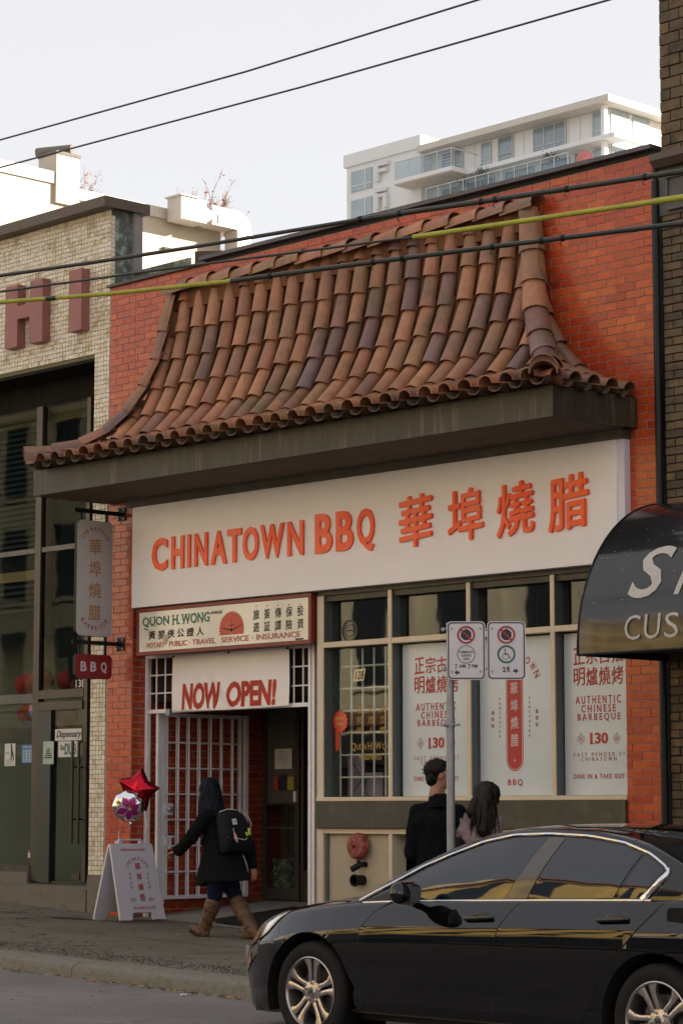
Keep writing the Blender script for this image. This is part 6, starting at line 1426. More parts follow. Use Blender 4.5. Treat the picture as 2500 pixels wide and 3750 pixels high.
# door seams lean: warp station x by height inside the door zone
def seam(x, z): return x
ST = sorted(set([round(v,4) for v in list(np.arange(X0, X1+.001, .04))+[X1]]))
WX = ((10.015,.362),(12.82,.345)); WR = .380
SEAM1 = [(.29,10.475),(.53,10.470),(.781,10.49),(.876,10.57),(.955,10.71)]; SEAM2 = [(.30,11.585),(.37,11.59),(.659,11.61),(.836,11.66),(.918,11.72),(.983,11.79)]; SEAM3 = [(.30,12.26),(.398,12.31),(.651,12.50),(.794,12.65),(.895,12.74),(1.011,12.86)]
def seamx(S_, z): return float(np.interp(z, [a for a,b in S_], [b for a,b in S_]))
body = {'body':MB(), 'front_door':MB(), 'rear_door':MB(), 'gap':MB()}
secs = [crom(section(x), SUB) for x in ST]; NS_ = len(secs[0])
for sgn in (-1, 1):
    verts = {}
    def vtx(i, j):
        x = ST[i]; y, z = secs[i][j]; 
        if y > .5:
            for wx, wz in WX:
                d = math.hypot(x-wx, z-wz)
                if d < WR and d > 1e-3: x = wx+(x-wx)*WR/d; z = wz+(z-wz)*WR/d
        return (x, CY+sgn*y, z)
    for i in range(len(ST)-1):
        for j in range(NS_-1):
            x = (ST[i]+ST[i+1])/2; y = (secs[i][j][0]+secs[i+1][j+1][0])/2; z = (secs[i][j][1]+secs[i+1][j+1][1])/2
            if y > .45 and any(math.hypot(x-wx, z-wz) < WR-.012 for wx, wz in WX): continue
            q4 = [vtx(i,j), vtx(i+1,j), vtx(i+1,j+1), vtx(i,j+1)]
            body['body'].add(q4, [(0,1,2,3) if sgn < 0 else (3,2,1,0)])
bodymb = body['body']
# merge the shell, then cut it into body / doors along the leaning seams
def weld(mb_, d=1e-4):
    me = bpy.data.meshes.new('t'); me.from_pydata([tuple(v) for v in mb_.v], [], mb_.f); b = bmesh.new(); b.from_mesh(me); bmesh.ops.remove_doubles(b, verts=b.verts, dist=d)
    r_ = MB(); b.verts.ensure_lookup_table(); r_.add([v.co.copy() for v in b.verts], [tuple(v.index for v in f.verts) for f in b.faces if len(f.verts) > 2]); b.free(); bpy.data.meshes.remove(me); return r_
bodymb = weld(bodymb)
obj('body', bodymb, M_paint, CR, smooth=48)
def ysurf(x, z, off=0):
    P_ = crom(section(x), SUB); zz = [p[1] for p in P_[6:44]]; yy = [p[0] for p in P_[6:44]]
    return float(np.interp(z, zz, yy))+off
# doors: panels hugging the side, separated by real gaps
def door(name, SA, SB_, z0, inner_off=.0035):
    q = MB(); rows = []; zs_ = [z0+.0, z0+.02]+list(np.arange(z0+.06, .93, .03))+[.95]
    rows = []
    for t in np.linspace(0, 1, 34):
        row = []
        xb = None
        for z in zs_+[None]:
            if z is None: zz = float(np.interp(row[-1][0], XXs, SB))-.006
            else: zz = z
            xa_, xb_ = seamx(SA, zz)+.004, seamx(SB_, zz)-.004; x = xa_+(xb_-xa_)*t
            zmax = float(np.interp(x, XXs, SB))-.006
            zz = min(zz, zmax-(.002 if z is not None else 0)); row.append((x, CY-ysurf(x, zz, inner_off), zz))
        rows.append(row)
    q.grid(rows)
    edge = [rows[0], [(p[0],p[1]+.012,p[2]) for p in rows[0]]]; q.grid(edge); q.grid([rows[-1], [(p[0],p[1]+.012,p[2]) for p in rows[-1]]])
    q.grid([[r_[0] for r_ in rows], [(r_[0][0],r_[0][1]+.012,r_[0][2]) for r_ in rows]])
    return obj(name, q, M_paint, CR, smooth=40)
D1 = door('door', SEAM1, SEAM2, .335); D2 = door('door', SEAM2, [(z, min(x, 99)) for z, x in SEAM3], .335)
q = MB()
for S_ in (SEAM1, SEAM2, SEAM3):
    zs_ = np.linspace(.30, .95, 30); q.tube([(seamx(S_, z), CY-ysurf(seamx(S_, z), min(z, float(np.interp(seamx(S_, z), XXs, SB))-.005), .0005), z) for z in zs_], .0045, 4)
q.tube([(x, CY-ysurf(x, .333, .0008), .333) for x in np.linspace(10.48, 12.27, 30)], .0035, 4)
obj('panel_gap', q, M_dark, CR)
# lower sill highlight ridge
q = MB(); q.tube([(x, CY-ysurf(x, .262, .002), .262) for x in np.linspace(10.42, 12.4, 30)], .006, 6); obj('sill_strip', q, MATS['polished_trim'] if False else mat('satin_black_trim', (.03,.03,.03), .3, coat=.5), CR)
# wheel arches: liner and lip
for wx, wz in WX:
    q = MB()
    for sgn in (-1,):
        rows = []
        for a in np.linspace(-20, 200, 40):
            ca, sa = math.cos(R(a)), math.sin(R(a)); rows.append([(wx+WR*ca, CY+sgn*(HW-.012), wz+WR*sa), (wx+(WR-.012)*ca, CY+sgn*(HW-.05), wz+(WR-.012)*sa), (wx+WR*ca, CY+sgn*.55, wz+WR*sa)])
        q.grid(rows); q.lathe([(0,0),(WR+.02,0)], (wx, CY+sgn*.55, wz), 'y', 30)
    obj('wheel_housing', q, mat('wheel_housing_black', (.008,.008,.008), .9), CR, smooth=60)
q = MB(); q.box(9.3,13.4,CY-.70,CY+.70,.20,.30); obj('underbody', q, M_dark, CR)
# greenhouse
RX = [10.30,10.43,10.57,10.75,10.96,11.14,11.39,11.69,11.93,12.16,12.38,12.6,12.77,12.95,13.15,13.32]
RZ = [.985,1.060,1.130,1.212,1.296,1.362,1.410,1.430,1.434,1.426,1.402,1.354,1.290,1.215,1.125,1.058]     # centre line
LX = [10.30,10.43,10.68,11.08,11.33,11.57,11.85,12.15,12.43,12.65,12.85,13.05,13.25,13.32]
LZ = [.930,.950,1.085,1.258,1.340,1.380,1.388,1.378,1.342,1.288,1.212,1.118,1.035,1.02]        # side rail
gx = np.linspace(10.30, 13.32, 76)
def sm(a, w=5):
    k = np.ones(w)/w; p = np.concatenate([2*a[0]-a[w//2:0:-1], a, 2*a[-1]-a[-2:-w//2-1:-1]]); return np.convolve(p, k, 'valid')
gR, gL = sm(np.interp(gx, RX, RZ)), sm(np.interp(gx, LX, LZ))
def gsec(x):
    zr_, zl = float(np.interp(x, gx, gR)), float(np.interp(x, gx, gL)); zb_ = float(np.interp(x, XXs, SB)); hw = float(np.interp(x, XXs, SH)); zl = max(zl, zb_+.004); zr_ = max(zr_, zl+.003)
    t = min(1, (zl-zb_)/.38); yb_ = hw-.098; yr_ = hw-.098-.185*t
    return [(yb_,zb_-.02),(yb_-.004,zb_+.01),(yb_+(yr_-yb_)*.5+.030*t,zb_+(zl-zb_)*.5),(yr_+.006,zl-.010),(yr_-.012,zl+(zr_-zl)*.22),(yr_-.055,zl+(zr_-zl)*.46),(yr_*.72,zl+(zr_-zl)*.78),(yr_*.4,zl+(zr_-zl)*.96),(0,zr_)]
gsecs = [crom(gsec(x), 3) for x in gx]; NG = len(gsecs[0]); gb = MB(); wsb = MB(); rwb = MB()
for sgn in (-1,1):
    for i in range(len(gx)-1):
        for j in range(NG-1):
            q4 = [(gx[i], CY+sgn*gsecs[i][j][0], gsecs[i][j][1]),(gx[i+1], CY+sgn*gsecs[i+1][j][0], gsecs[i+1][j][1]),(gx[i+1], CY+sgn*gsecs[i+1][j+1][0], gsecs[i+1][j+1][1]),(gx[i], CY+sgn*gsecs[i][j+1][0], gsecs[i][j+1][1])]
            xm = (gx[i]+gx[i+1])/2; tgt = gb
            if j >= 15 and 10.42 < xm < 11.18: tgt = wsb
            if j >= 15 and 12.66 < xm < 13.22: tgt = rwb
            tgt.add(q4, [(0,1,2,3) if sgn < 0 else (3,2,1,0)])
obj('roof', weld(gb), M_paint, CR, smooth=45); obj('windscreen', weld(wsb), M_cgl, CR, smooth=45); obj('rear_window', weld(rwb), M_cgl, CR, smooth=45)
def gy(x, z, off=0):
    s_ = crom(gsec(x), 3)[:12]; return float(np.interp(z, [p[1] for p in s_], [p[0] for p in s_]))+off
def resample(pl, n=16):
    P_ = [V((a,0,b)) for a, b in pl]; acc = [0]
    for a, b in zip(P_, P_[1:]): acc.append(acc[-1]+(b-a).length)
    return [(float(np.interp(t*acc[-1], acc, [p.x for p in P_])), float(np.interp(t*acc[-1], acc, [p.z for p in P_]))) for t in np.linspace(0,1,n)]
def side_glass(name, low, top, off, m=None):
    A, B_ = resample(low), resample(top); q = MB(); rows = []
    for a, b in zip(A, B_): rows.append([(a[0]+(b[0]-a[0])*t, 0, a[1]+(b[1]-a[1])*t) for t in np.linspace(0,1,7)])
    rows = [[(p[0], CY-gy(p[0], p[2], off), p[2]) for p in r_] for r_ in rows]; q.grid(rows); return obj(name, q, m or M_cgl, CR, smooth=60)
side_glass('side_window', [(10.66,.958),(11.2,.972),(11.63,.990)], [(10.80,1.090),(11.08,1.222),(11.33,1.306),(11.57,1.345),(11.84,1.354)], .004)
side_glass('side_window', [(11.81,.996),(12.46,1.015)], [(11.985,1.352),(12.15,1.343),(12.43,1.307),(12.585,1.262)], .004)
side_glass('quarter_window', [(12.49,1.016),(12.655,1.020)], [(12.612,1.252),(12.70,1.218),(12.775,1.168)], .004)
side_glass('pillar_cover', [(11.635,.990),(11.805,.996)], [(11.845,1.354),(11.98,1.353)], .006, mat('bronze_grey_pillar', (.055,.050,.045), .25, coat=.6))
side_glass('mirror_sail', [(10.47,.948),(10.65,.957)], [(10.66,1.02),(10.79,1.085)], .004, M_dark)
q = MB(); top = [(10.40,.948),(10.55,1.018),(10.68,1.076),(10.88,1.170),(11.08,1.243),(11.33,1.324),(11.57,1.364),(11.85,1.373),(12.15,1.362),(12.43,1.326),(12.65,1.264),(12.775,1.20),(12.815,1.165)]
P_ = resample(top, 50); q.tube([(x, CY-gy(x, z, .005), z) for x, z in P_], .011, 6)
q.tube([(x, CY-gy(x, z, .006), z) for x, z in resample([(12.80,1.185),(12.81,1.16),(12.74,1.07),(12.675,1.012)], 12)], [.011,.014,.018,.020]+[.022]*8, 6)
obj('window_trim', q, M_trim, CR, smooth=60)
q = MB(); q.tube([(x, CY-gy(x, float(np.interp(x, XXs, SB))+.006, .010), float(np.interp(x, XXs, SB))+.004) for x in np.linspace(10.44, 12.74, 50)], .009, 6); obj('belt_trim', q, M_trim, CR, smooth=60)
# mirror
q = MB(); mc_ = V((11.00,CY-HW-.115,1.010)); capsule(q, mc_+V((-.02,.07,-.012)), mc_+V((.02,-.06,.0)), .066, .062); capsule(q, mc_+V((-.02,.07,.018)), mc_+V((.02,-.06,.022)), .062, .056); capsule(q, V((10.86,CY-.82,.965)), mc_+V((-.02,.07,-.02)), .032, .032)
MI = obj('wing_mirror', fuse(q, .009, 6), M_paint, CR, smooth=80)
q = MB(); n_ = V((1,-.35,-.02)).normalized(); u1 = V((0,0,1)); u2 = n_.cross(u1).normalized(); plate(q, mc_+n_*.066+V((0,0,.004)), u2, u1, rrect(-.085,.085,-.055,.055,.03), 0, .004); obj('mirror_glass', q, mat('mirror_glass', (.012,.02,.03), .03), MI)
# handles
for px_, dr in ((11.49,D1),(12.52,D2)):
    z = .868+(.022 if px_ > 12 else 0); y_ = CY-ysurf(px_, z, .0); q = MB(); capsule(q, (px_-.10,y_-.022,z), (px_+.09,y_-.024,z+.012), .013, .012); capsule(q, (px_-.115,y_+.0,z-.004), (px_-.09,y_-.02,z), .016, .013); capsule(q, (px_+.10,y_+.0,z+.012), (px_+.085,y_-.02,z+.012), .014, .012); obj('handle', fuse(q, .006, 4), M_paint, dr, smooth=80)
    q = MB(); ellip(q, (px_,y_+.010,z+.012), (V((.075,0,0)),V((0,.016,0)),V((0,0,.034)))); obj('handle_recess', q, mat('recess_black', (.006,.006,.007), .35), dr, smooth=60)
q = MB(); plate(q, V((13.0,CY-ysurf(13.0,.90,.001),.90)), V((1,0,0)), V((0,0,1)), rrect(-.11,.11,-.075,.075,.03), 0, .003); obj('fuel_flap', q, M_paint, CR)
# headlamp and lower lamp
def spt(x, s_, off=0):                            # point on the body at section parameter s_ (0..19), pushed out
    P_ = crom(section(x), SUB); t = s_*SUB; i = min(int(t), len(P_)-2); f_ = t-i; a, b = P_[i], P_[i+1]; y, z = a[0]+(b[0]-a[0])*f_, a[1]+(b[1]-a[1])*f_
    dy, dz = b[0]-a[0], b[1]-a[1]; L_ = math.hypot(dy, dz) or 1; ny, nz = dz/L_, -dy/L_; slope_ = (float(np.interp(x+.02, XXs, SH))-float(np.interp(x-.02, XXs, SH)))/.04; nx = -slope_*ny; k = off/math.sqrt(nx*nx+1)
    return (x+nx*k, CY-(y+ny*k), z+nz*k)
def lamp(name, xs_, lo, hi, off, m, par=CR, ns=6): q = MB(); q.grid([[spt(x, lo(x)+(hi(x)-lo(x))*t, off) for t in np.linspace(0,1,ns)] for x in xs_]); return obj(name, q, m, par, smooth=60)
hx = np.linspace(9.06, 9.72, 26)
lo_ = lambda x: float(np.interp(x, [9.06,9.15,9.34,9.52,9.72],[9.6,9.6,10.2,11.6,14.2])); hi_ = lambda x: float(np.interp(x, [9.06,9.12,9.26,9.5,9.72],[15.2,16.0,16.1,15.4,14.5]))
HL = lamp('headlamp', hx, lo_, hi_, .006, mat('headlamp_lens', (.80,.77,.78), .14, .75, var=.25, scale=16, coat=1.0, coatr=.01, col2=(.25,.20,.16), thr=(.56,.64)))
lamp('indicator', np.linspace(9.16, 9.38, 8), lambda x: lo_(x)+.5, lambda x: lo_(x)+2.4, .012, mat('amber_lens', (.55,.16,.03), .12, .3, coat=1.0, coatr=.01), HL)
lamp('lamp_chrome', np.linspace(9.22, 9.64, 14), lambda x: lo_(x)+.1, lambda x: lo_(x)+.55, .009, mat('dark_chrome', (.55,.45,.25), .12, 1.0), HL)
lamp('lamp_chrome', np.linspace(9.08, 9.20, 8), lambda x: lo_(x)+1.4, lambda x: lo_(x)+4.0, .009, M_chrome, HL)
FL = lamp('side_lamp', np.linspace(8.98, 9.37, 14), lambda x: float(np.interp(x,[8.98,9.10,9.37],[7.4,7.2,8.4])), lambda x: float(np.interp(x,[8.98,9.10,9.37],[9.0,9.8,9.9])), .005, mat('side_lamp_lens', (.30,.26,.22), .10, .6, var=.5, scale=18, coat=1.0, coatr=.01, col2=(.04,.04,.04), thr=(.45,.52)))
lamp('amber_insert', np.linspace(9.14, 9.27, 6), lambda x: 7.9, lambda x: 9.1, .009, MATS['amber_lens'], FL)
q = MB(); q.tube([spt(9.38, s_, .003) for s_ in (8.4,9.0,9.6,10.4,11.2)], .003, 4); q.tube([spt(x, s_, .003) for x, s_ in ((9.30,11.0),(9.38,10.4),(9.46,9.9),(9.52,9.6))], .003, 4); obj('bumper_gap', q, M_steel, CR)
q = MB(); q.grid([[(8.815+.0, CY+y, z) for y in (-.34,0,.34)] for z in (.48,.56)]) ; q.box(8.86,8.90,CY-.40,CY+.40,.50,.60); obj('grille', q, M_chrome, CR)
# wheels
def wheel(wx, wz, steer=0):
    y0 = CY-HW+.024; c_ = (wx, y0, wz); q = MB(); TR = .322
    Wp = obj('wheel', MB(), M_rub, CR)
    q.lathe([(.222,.03),(.232,.008),(.262,-.004),(.295,.004),(.313,.018),(.322,.040),(.322,.19),(.31,.21),(.23,.215)], c_, 'y', 72)
    for k in (.07,.11,.15): q.lathe([(.3225,k-.006),(.3235,k),(.3225,k+.006)], c_, 'y', 60)
    obj('tyre', q, M_rub, Wp, smooth=40)
    q = MB(); q.lathe([(.224,.018),(.226,.006),(.219,.002),(.213,.010),(.208,.03),(.205,.19)], c_, 'y', 72); obj('rim', q, M_rim, Wp, smooth=35)
    q = MB(); q.lathe([(.0,.12),(.205,.12)], c_, 'y', 40); obj('wheel_back', q, mat('wheel_shadow', (.02,.02,.022), .7), Wp)
    q = MB(); q.lathe([(.04,.085),(.15,.085),(.15,.105)], c_, 'y', 40); obj('brake_disc', q, mat('brake_steel', (.12,.12,.13), .4, .7), Wp)
    q = MB(); a_off = {0:14, 1:40}[int(wx > 12)]
    for k in range(5):
        for s_ in (-1,1):
            a0 = R(72*k+a_off)
            def W_(r_, da, h): a = a0+da; return (wx+r_*math.cos(a), y0+h, wz+r_*math.sin(a))
            in0, in1 = s_*.10, s_*.52; m0, m1 = s_*.060, s_*.30; o0, o1 = s_*.085, s_*.42
            rs_ = [(.060,s_*.03,s_*.60,.030),(.085,s_*.11,s_*.46,.024),(.13,s_*.075,s_*.30,.020),(.17,s_*.07,s_*.285,.016),(.212,s_*.075,s_*.37,.012)]
            rows = [[W_(r_,a,h+.03), W_(r_,a,h+.004), W_(r_,a*.7+b*.3,h), W_(r_,a*.3+b*.7,h), W_(r_,b,h+.004), W_(r_,b,h+.03)] for r_,a,b,h in rs_]
            q.grid(rows)
    q.lathe([(.0,.016),(.030,.016),(.036,.022),(.072,.030),(.074,.06)], c_, 'y', 40)
    obj('spokes', q, M_rim, Wp, smooth=30)
    q = MB()
    for k in range(5): a = R(72*k+a_off); p = V((wx+.058*math.cos(a), y0+.012, wz+.058*math.sin(a))); q.tube([p+V((0,.02,0)), p], .0095, 10)
    obj('wheel_nut', q, M_chrome, Wp, smooth=40)
    q = MB(); q.lathe([(0,.0135),(.028,.0135),(.031,.017)], c_, 'y', 32); CPp = obj('centre_cap', q, mat('cap_grey', (.30,.29,.29), .35, .7), Wp, smooth=30)
    q = MB(); e1 = V((math.cos(R(12)),0,math.sin(R(12)))); e2 = V((-math.sin(R(12)),0,math.cos(R(12)))); c0 = V((wx,y0+.0125,wz))
    for a in ([(-.016,-.017),(-.010,-.017),(-.006,-.002),(.006,-.002),(.010,-.017),(.016,-.017),(.011,.017),(.005,.017),(.004,.004),(-.004,.004),(-.005,.017),(-.011,.017)],): plate(q, c0, e1, e2, a, 0, .001)
    for i in range(28):
        a, b = 2*math.pi*i/28, 2*math.pi*(i+1)/28; q.add([c0+e1*(.021*math.cos(t))*s_+e2*(.024*math.sin(t))*s_-V((0,.001,0)) for t, s_ in ((a,1),(b,1),(b,.92),(a,.92))], [(0,1,2,3)])
    obj('cap_emblem', q, M_dark, Wp)
wheel(10.015, .362); wheel(12.82, .345)
for wx in (10.015,12.82):
    q = MB(); q.lathe([(.20,.0),(.30,.0),(.322,.03),(.322,.18)], (wx,CY+HW-.20,.35), 'y', 36); q.lathe([(0,.10),(.2,.10)], (wx,CY+HW-.20,.35), 'y', 24); obj('far_wheel', q, M_rub, CR)
q = MB(); q.tube([(12.7,CY+.1,1.33),(12.7,CY+.1,1.34)], .02, 6); obj('aerial_base', q, M_dark, CR)
# ------------------------------------------------------------------ buildings beyond the roofs
M_wr = mat('white_painted_brick', (.50,.46,.38), .85, var=.12, scale=2, bump=.4, bscale=12, col2=(.40,.36,.28), thr=(.5,.75))
WB = thing('white_building', 'sunlit white painted building with a chimney behind the tiled building', 'building', (-30,20,0))
q = MB(); q.box(-40,-25.66,8,19.2,0,17.15); q.box(-40,-25.66,19.2,24.0,0,16.82); obj('wall', q, M_wr, WB)
q = MB(); q.box(-40,-25.60,8,18.5,17.151,17.28); q.box(-40,-25.60,19.25,24.05,16.821,16.98); q.box(-25.66,-25.60,8,18.5,16.98,17.15); q.box(-25.66,-25.60,19.25,24.05,16.70,16.82); obj('parapet_cap', q, mat('white_cap', (.58,.55,.49), .7, var=.1), WB)
q = MB(); q.box(-26.3,-25.56,18.52,19.24,16.5,17.80); CH = obj('chimney', q, M_wr, WB)
q = MB(); q.box(-26.32,-25.54,18.50,19.26,17.74,17.82); obj('chimney_cap', q, M_conc, CH)
q = MB(); q.tube([(-26.5,18.62,17.95),(-25.62,19.05,17.95)], .13, 14); obj('chimney_pipe', q, M_conc, CH, smooth=40)
q = MB(); q.box(-25.655,-25.55,12.9,13.3,16.55,16.60); q.box(-25.655,-25.57,22.0,22.25,15.9,15.95); obj('wall_stub', q, M_dark if False else mat('small_dark_stub', (.10,.09,.05), .8), WB)
DU = thing('roof_duct', 'white rooftop ventilation duct with curved elbow behind the white wall', 'duct', (-25,23,16.8))
M_du = mat('pale_duct', (.48,.46,.42), .5, var=.06)
q = MB(); q.box(-25.5,-24.95,22.05,22.9,16.6,17.2); obj('hood', q, M_du, DU); q = MB(); q.box(-25.55,-24.9,22.0,22.6,17.2,17.24); obj('hood_lid', q, M_du, DU)
q = MB(); q.box(-24.949,-24.94,22.12,22.28,16.98,17.12); obj('label', q, mat('duct_label', (.45,.50,.56), .5), DU)
q = MB(); q.tube([(-25.2,22.9,16.85),(-25.2,23.1,16.85),(-25.2,23.12,16.85)], .26, 20); q.box(-25.45,-24.95,23.1,23.95,16.62,17.12); q.box(-24.949,-24.92,23.3,23.6,16.68,16.92); obj('duct', q, M_du, DU, smooth=40)
q = MB(); rows = []
for k in range(10):
    a = R(90-90*k/9); cy_, cz_ = 23.95, 16.62
    rows.append([(-25.45,cy_+.50*math.cos(a),cz_+.50*math.sin(a)),(-24.95,cy_+.50*math.cos(a),cz_+.50*math.sin(a)),(-24.95,cy_+.02*math.cos(a),cz_+.02*math.sin(a)),(-25.45,cy_+.02*math.cos(a),cz_+.02*math.sin(a))])
q.grid(rows, close=True); q.box(-25.45,-24.95,23.97,24.45,15.2,16.62); q.box(-25.48,-24.92,23.94,24.48,16.52,16.60); obj('elbow', q, M_du, DU, smooth=40)
# low flat shed seen at the far side of the roof
# apartment block far behind
AP = thing('apartment_block', 'distant white apartment block with glass balconies above the tile roof', 'building', (-130,155,0))
M_aw = mat('white_render', (.82,.81,.79), .8, var=.03, scale=.2); M_as = mat('pale_soffit', (.66,.60,.53), .8)
M_ag = mat('blue_grey_glazing', (.26,.31,.34), .06, var=.25, scale=.5, coat=.8, coatr=.0); M_al = mat('pale_glazing', (.34,.41,.43), .08, var=.15, scale=.4, coat=.6)  # blue grey glazing lightened, distance haze put into its colour
M_bg = glass('balcony_glass', (.80,.86,.88), .9)
q = MB(); q.box(-150.9,-140.4,150,165,0,66.6); obj('wall', q, M_aw, AP)
q = MB(); q.box(-151.2,-140.3,149.8,166,66.6,67.9); obj('roof_band', q, M_aw, AP)
q = MB(); q.box(-140.4,-117.6,151.5,170,0,66.1); obj('wall', q, M_aw, AP)
q = MB(); q.prism([(-140.6,149.6),(-116.2,149.6),(-116.2,171),(-140.6,171)], 'z', 66.12, 66.75); obj('roof_slab', q, M_as, AP)
def ap(name, m, *b): q = MB(); q.box(*b); return obj(name, q, m, AP)
for x0, x1, z0, z1 in ((-150.2,-147.2,63.9,66.0),(-150.2,-147.2,60.4,63.0),(-150.2,-147.2,57,60)):
    ap('window', M_al, x0,x1,149.9,149.98,z0,z1); ap('mullion', M_aw, -148.2,-148.1,149.85,149.9,z0,z1); ap('mullion', M_aw, x0,x1,149.85,149.9,z0+.5,z0+.58)
for x0, x1, z0, z1, m in ((-138.8,-137.6,63.5,65.9,M_ag),(-137.2,-136.2,63.5,65.9,M_ag),(-131.4,-129.6,63.3,65.95,M_ag),(-126.9,-122.9,63.2,65.95,M_ag),(-119.6,-117.7,63.2,65.95,M_al),(-133.6,-132.4,63.3,65.9,M_al),
        (-138.9,-136.4,59.9,62.3,M_ag),(-135.5,-132,59.9,62.3,M_ag),(-130.5,-127,59.9,62.4,M_ag),(-126,-122.5,59.9,62.4,M_ag),(-121.8,-120.6,59.9,62.5,M_ag),(-119.6,-117.7,59.9,62.5,M_al)):
    w = ap('window', m, x0,x1,151.4,151.48,z0,z1)
    n = max(1, int((x1-x0)/1.3))
    for k in range(n+1):
        x = x0+(x1-x0)*k/n; q = MB(); q.box(x-.05,x+.05,151.33,151.4,z0,z1); obj('frame', q, mat('white_frame', (.62,.62,.62), .5), w)
    q = MB(); q.box(x0,x1,151.33,151.4,z0+.9,z0+.98); obj('frame', q, MATS['white_frame'], w)
for x in (-136.0,-134.6,-129.4,-128.2,-122.6,-121.2): ap('panel_joint', M_as, x,x+.06,151.46,151.5,63.2,66.0)
ap('floor_slab', M_aw, -140.4,-116.3,149.9,152,62.72,63.15); ap('floor_slab', M_aw, -141.8,-134.0,147.6,152,62.7,63.1); ap('balcony_soffit', M_as, -141.8,-134.0,147.7,151.9,62.60,62.69); ap('floor_slab', M_aw, -138.2,-116,148.2,152,59.2,59.6)
def rail(x0, x1, y, z0, z1):
    ap('balcony_glass', M_bg, x0,x1,y,y+.03,z0,z1-.05)
    q = MB(); q.tube([(x0,y,z1),(x1,y,z1)], .06, 6); n = max(2,int((x1-x0)/1.6))
    for k in range(n+1): x = x0+(x1-x0)*k/n; q.box(x-.04,x+.04,y-.04,y,z0,z1)
    obj('railing', q, mat('white_rail', (.62,.62,.62), .5), AP)
rail(-141.7,-134.1,147.7,63.1,64.9); rail(-138.1,-120.0,148.3,59.6,61.7)
q = MB()
for k in range(5): q.tube([(-141.7,147.7,63.3+.3*k),(-134.1,147.7,63.3+.3*k)], .018, 4)
obj('railing', q, MATS['white_rail'], AP); q = MB(); q.tube([(-134.1,147.7,64.9),(-134.1,151.4,64.9)], .06, 6); obj('railing', q, MATS['white_rail'], AP); q = MB(); q.tube([(-131.4,151.2,64.3),(-129.6,151.2,64.3)], .05, 4); obj('railing', q, MATS['white_rail'], AP)
ap('corner_post', M_aw, -117.6,-117.2,150.2,150.7,59.5,66.1); 
for y0, y1, m, z0, z1 in ((151.6,154.2,M_al,63.2,66),(154.8,157.2,M_al,63.2,66),(151.6,156,M_al,59.7,62.6)): ap('side_window', m, -117.58,-117.5,y0,y1,z0,z1)
ap('side_slab', M_aw, -116.28,-115.8,149.95,160,62.72,63.15); ap('roof_vent', M_as, -120,-118,156,160,66.75,67.0)
q = MB()
M_let = mat('white_sign_letters', (.72,.72,.72), .5)
def F_(b, nm='raised_letter'): q = MB(); [q.box(x0,x1,149.55,149.95,z0,z1) for x0,x1,z0,z1 in b]; obj(nm, q, M_let, AP)
F_(((-146.45,-146.0,64.3,66.15),(-146.0,-144.7,65.75,66.15),(-146.0,-144.9,65.1,65.45))); F_(((-146.45,-146.0,61.4,63.0),(-146.45,-144.9,63.1,63.5),(-146.0,-144.9,62.55,62.85),(-145.3,-144.85,61.4,62.55)))
for i, (x, z, s_) in enumerate(((-131.5,62.2,.9),(-122.9,62.0,.8),(-133.8,61.6,.7))):
    q = MB(); rp_ = random.Random(i)
    for k in range(160): p = V((x+rp_.gauss(0,s_*.5),149.2+rp_.gauss(0,.4),z+rp_.gauss(0,s_*.35))); a = rp_.uniform(0,6); q.add([p, p+V((.16*math.cos(a),.05,.16*math.sin(a))), p+V((.1*math.cos(a+1),0,.16*math.sin(a+1)))], [(0,1,2)])
    solo('potted_plant', q, mat('balcony_green', (.03,.06,.03), .8), ('leafy green shrub on the lower balcony, nearest its middle','green shrub at the right corner of the lower balcony rail','small green shrub at the left of the lower balcony')[i], 'plant', (x,149.2,z-.8), 'balcony plants')
q = MB(); q.lathe([(0,.0),(.5,-.12),(.8,-.6),(.85,-.9),(0,-.92)], (-119.0,149.5,61.9), 'z', 16); solo('garden_umbrella', q, mat('faded_red_cloth', (.55,.22,.20), .8), 'folded dome of red cloth on the lower balcony near the right corner', 'parasol', (-119,149.5,61))
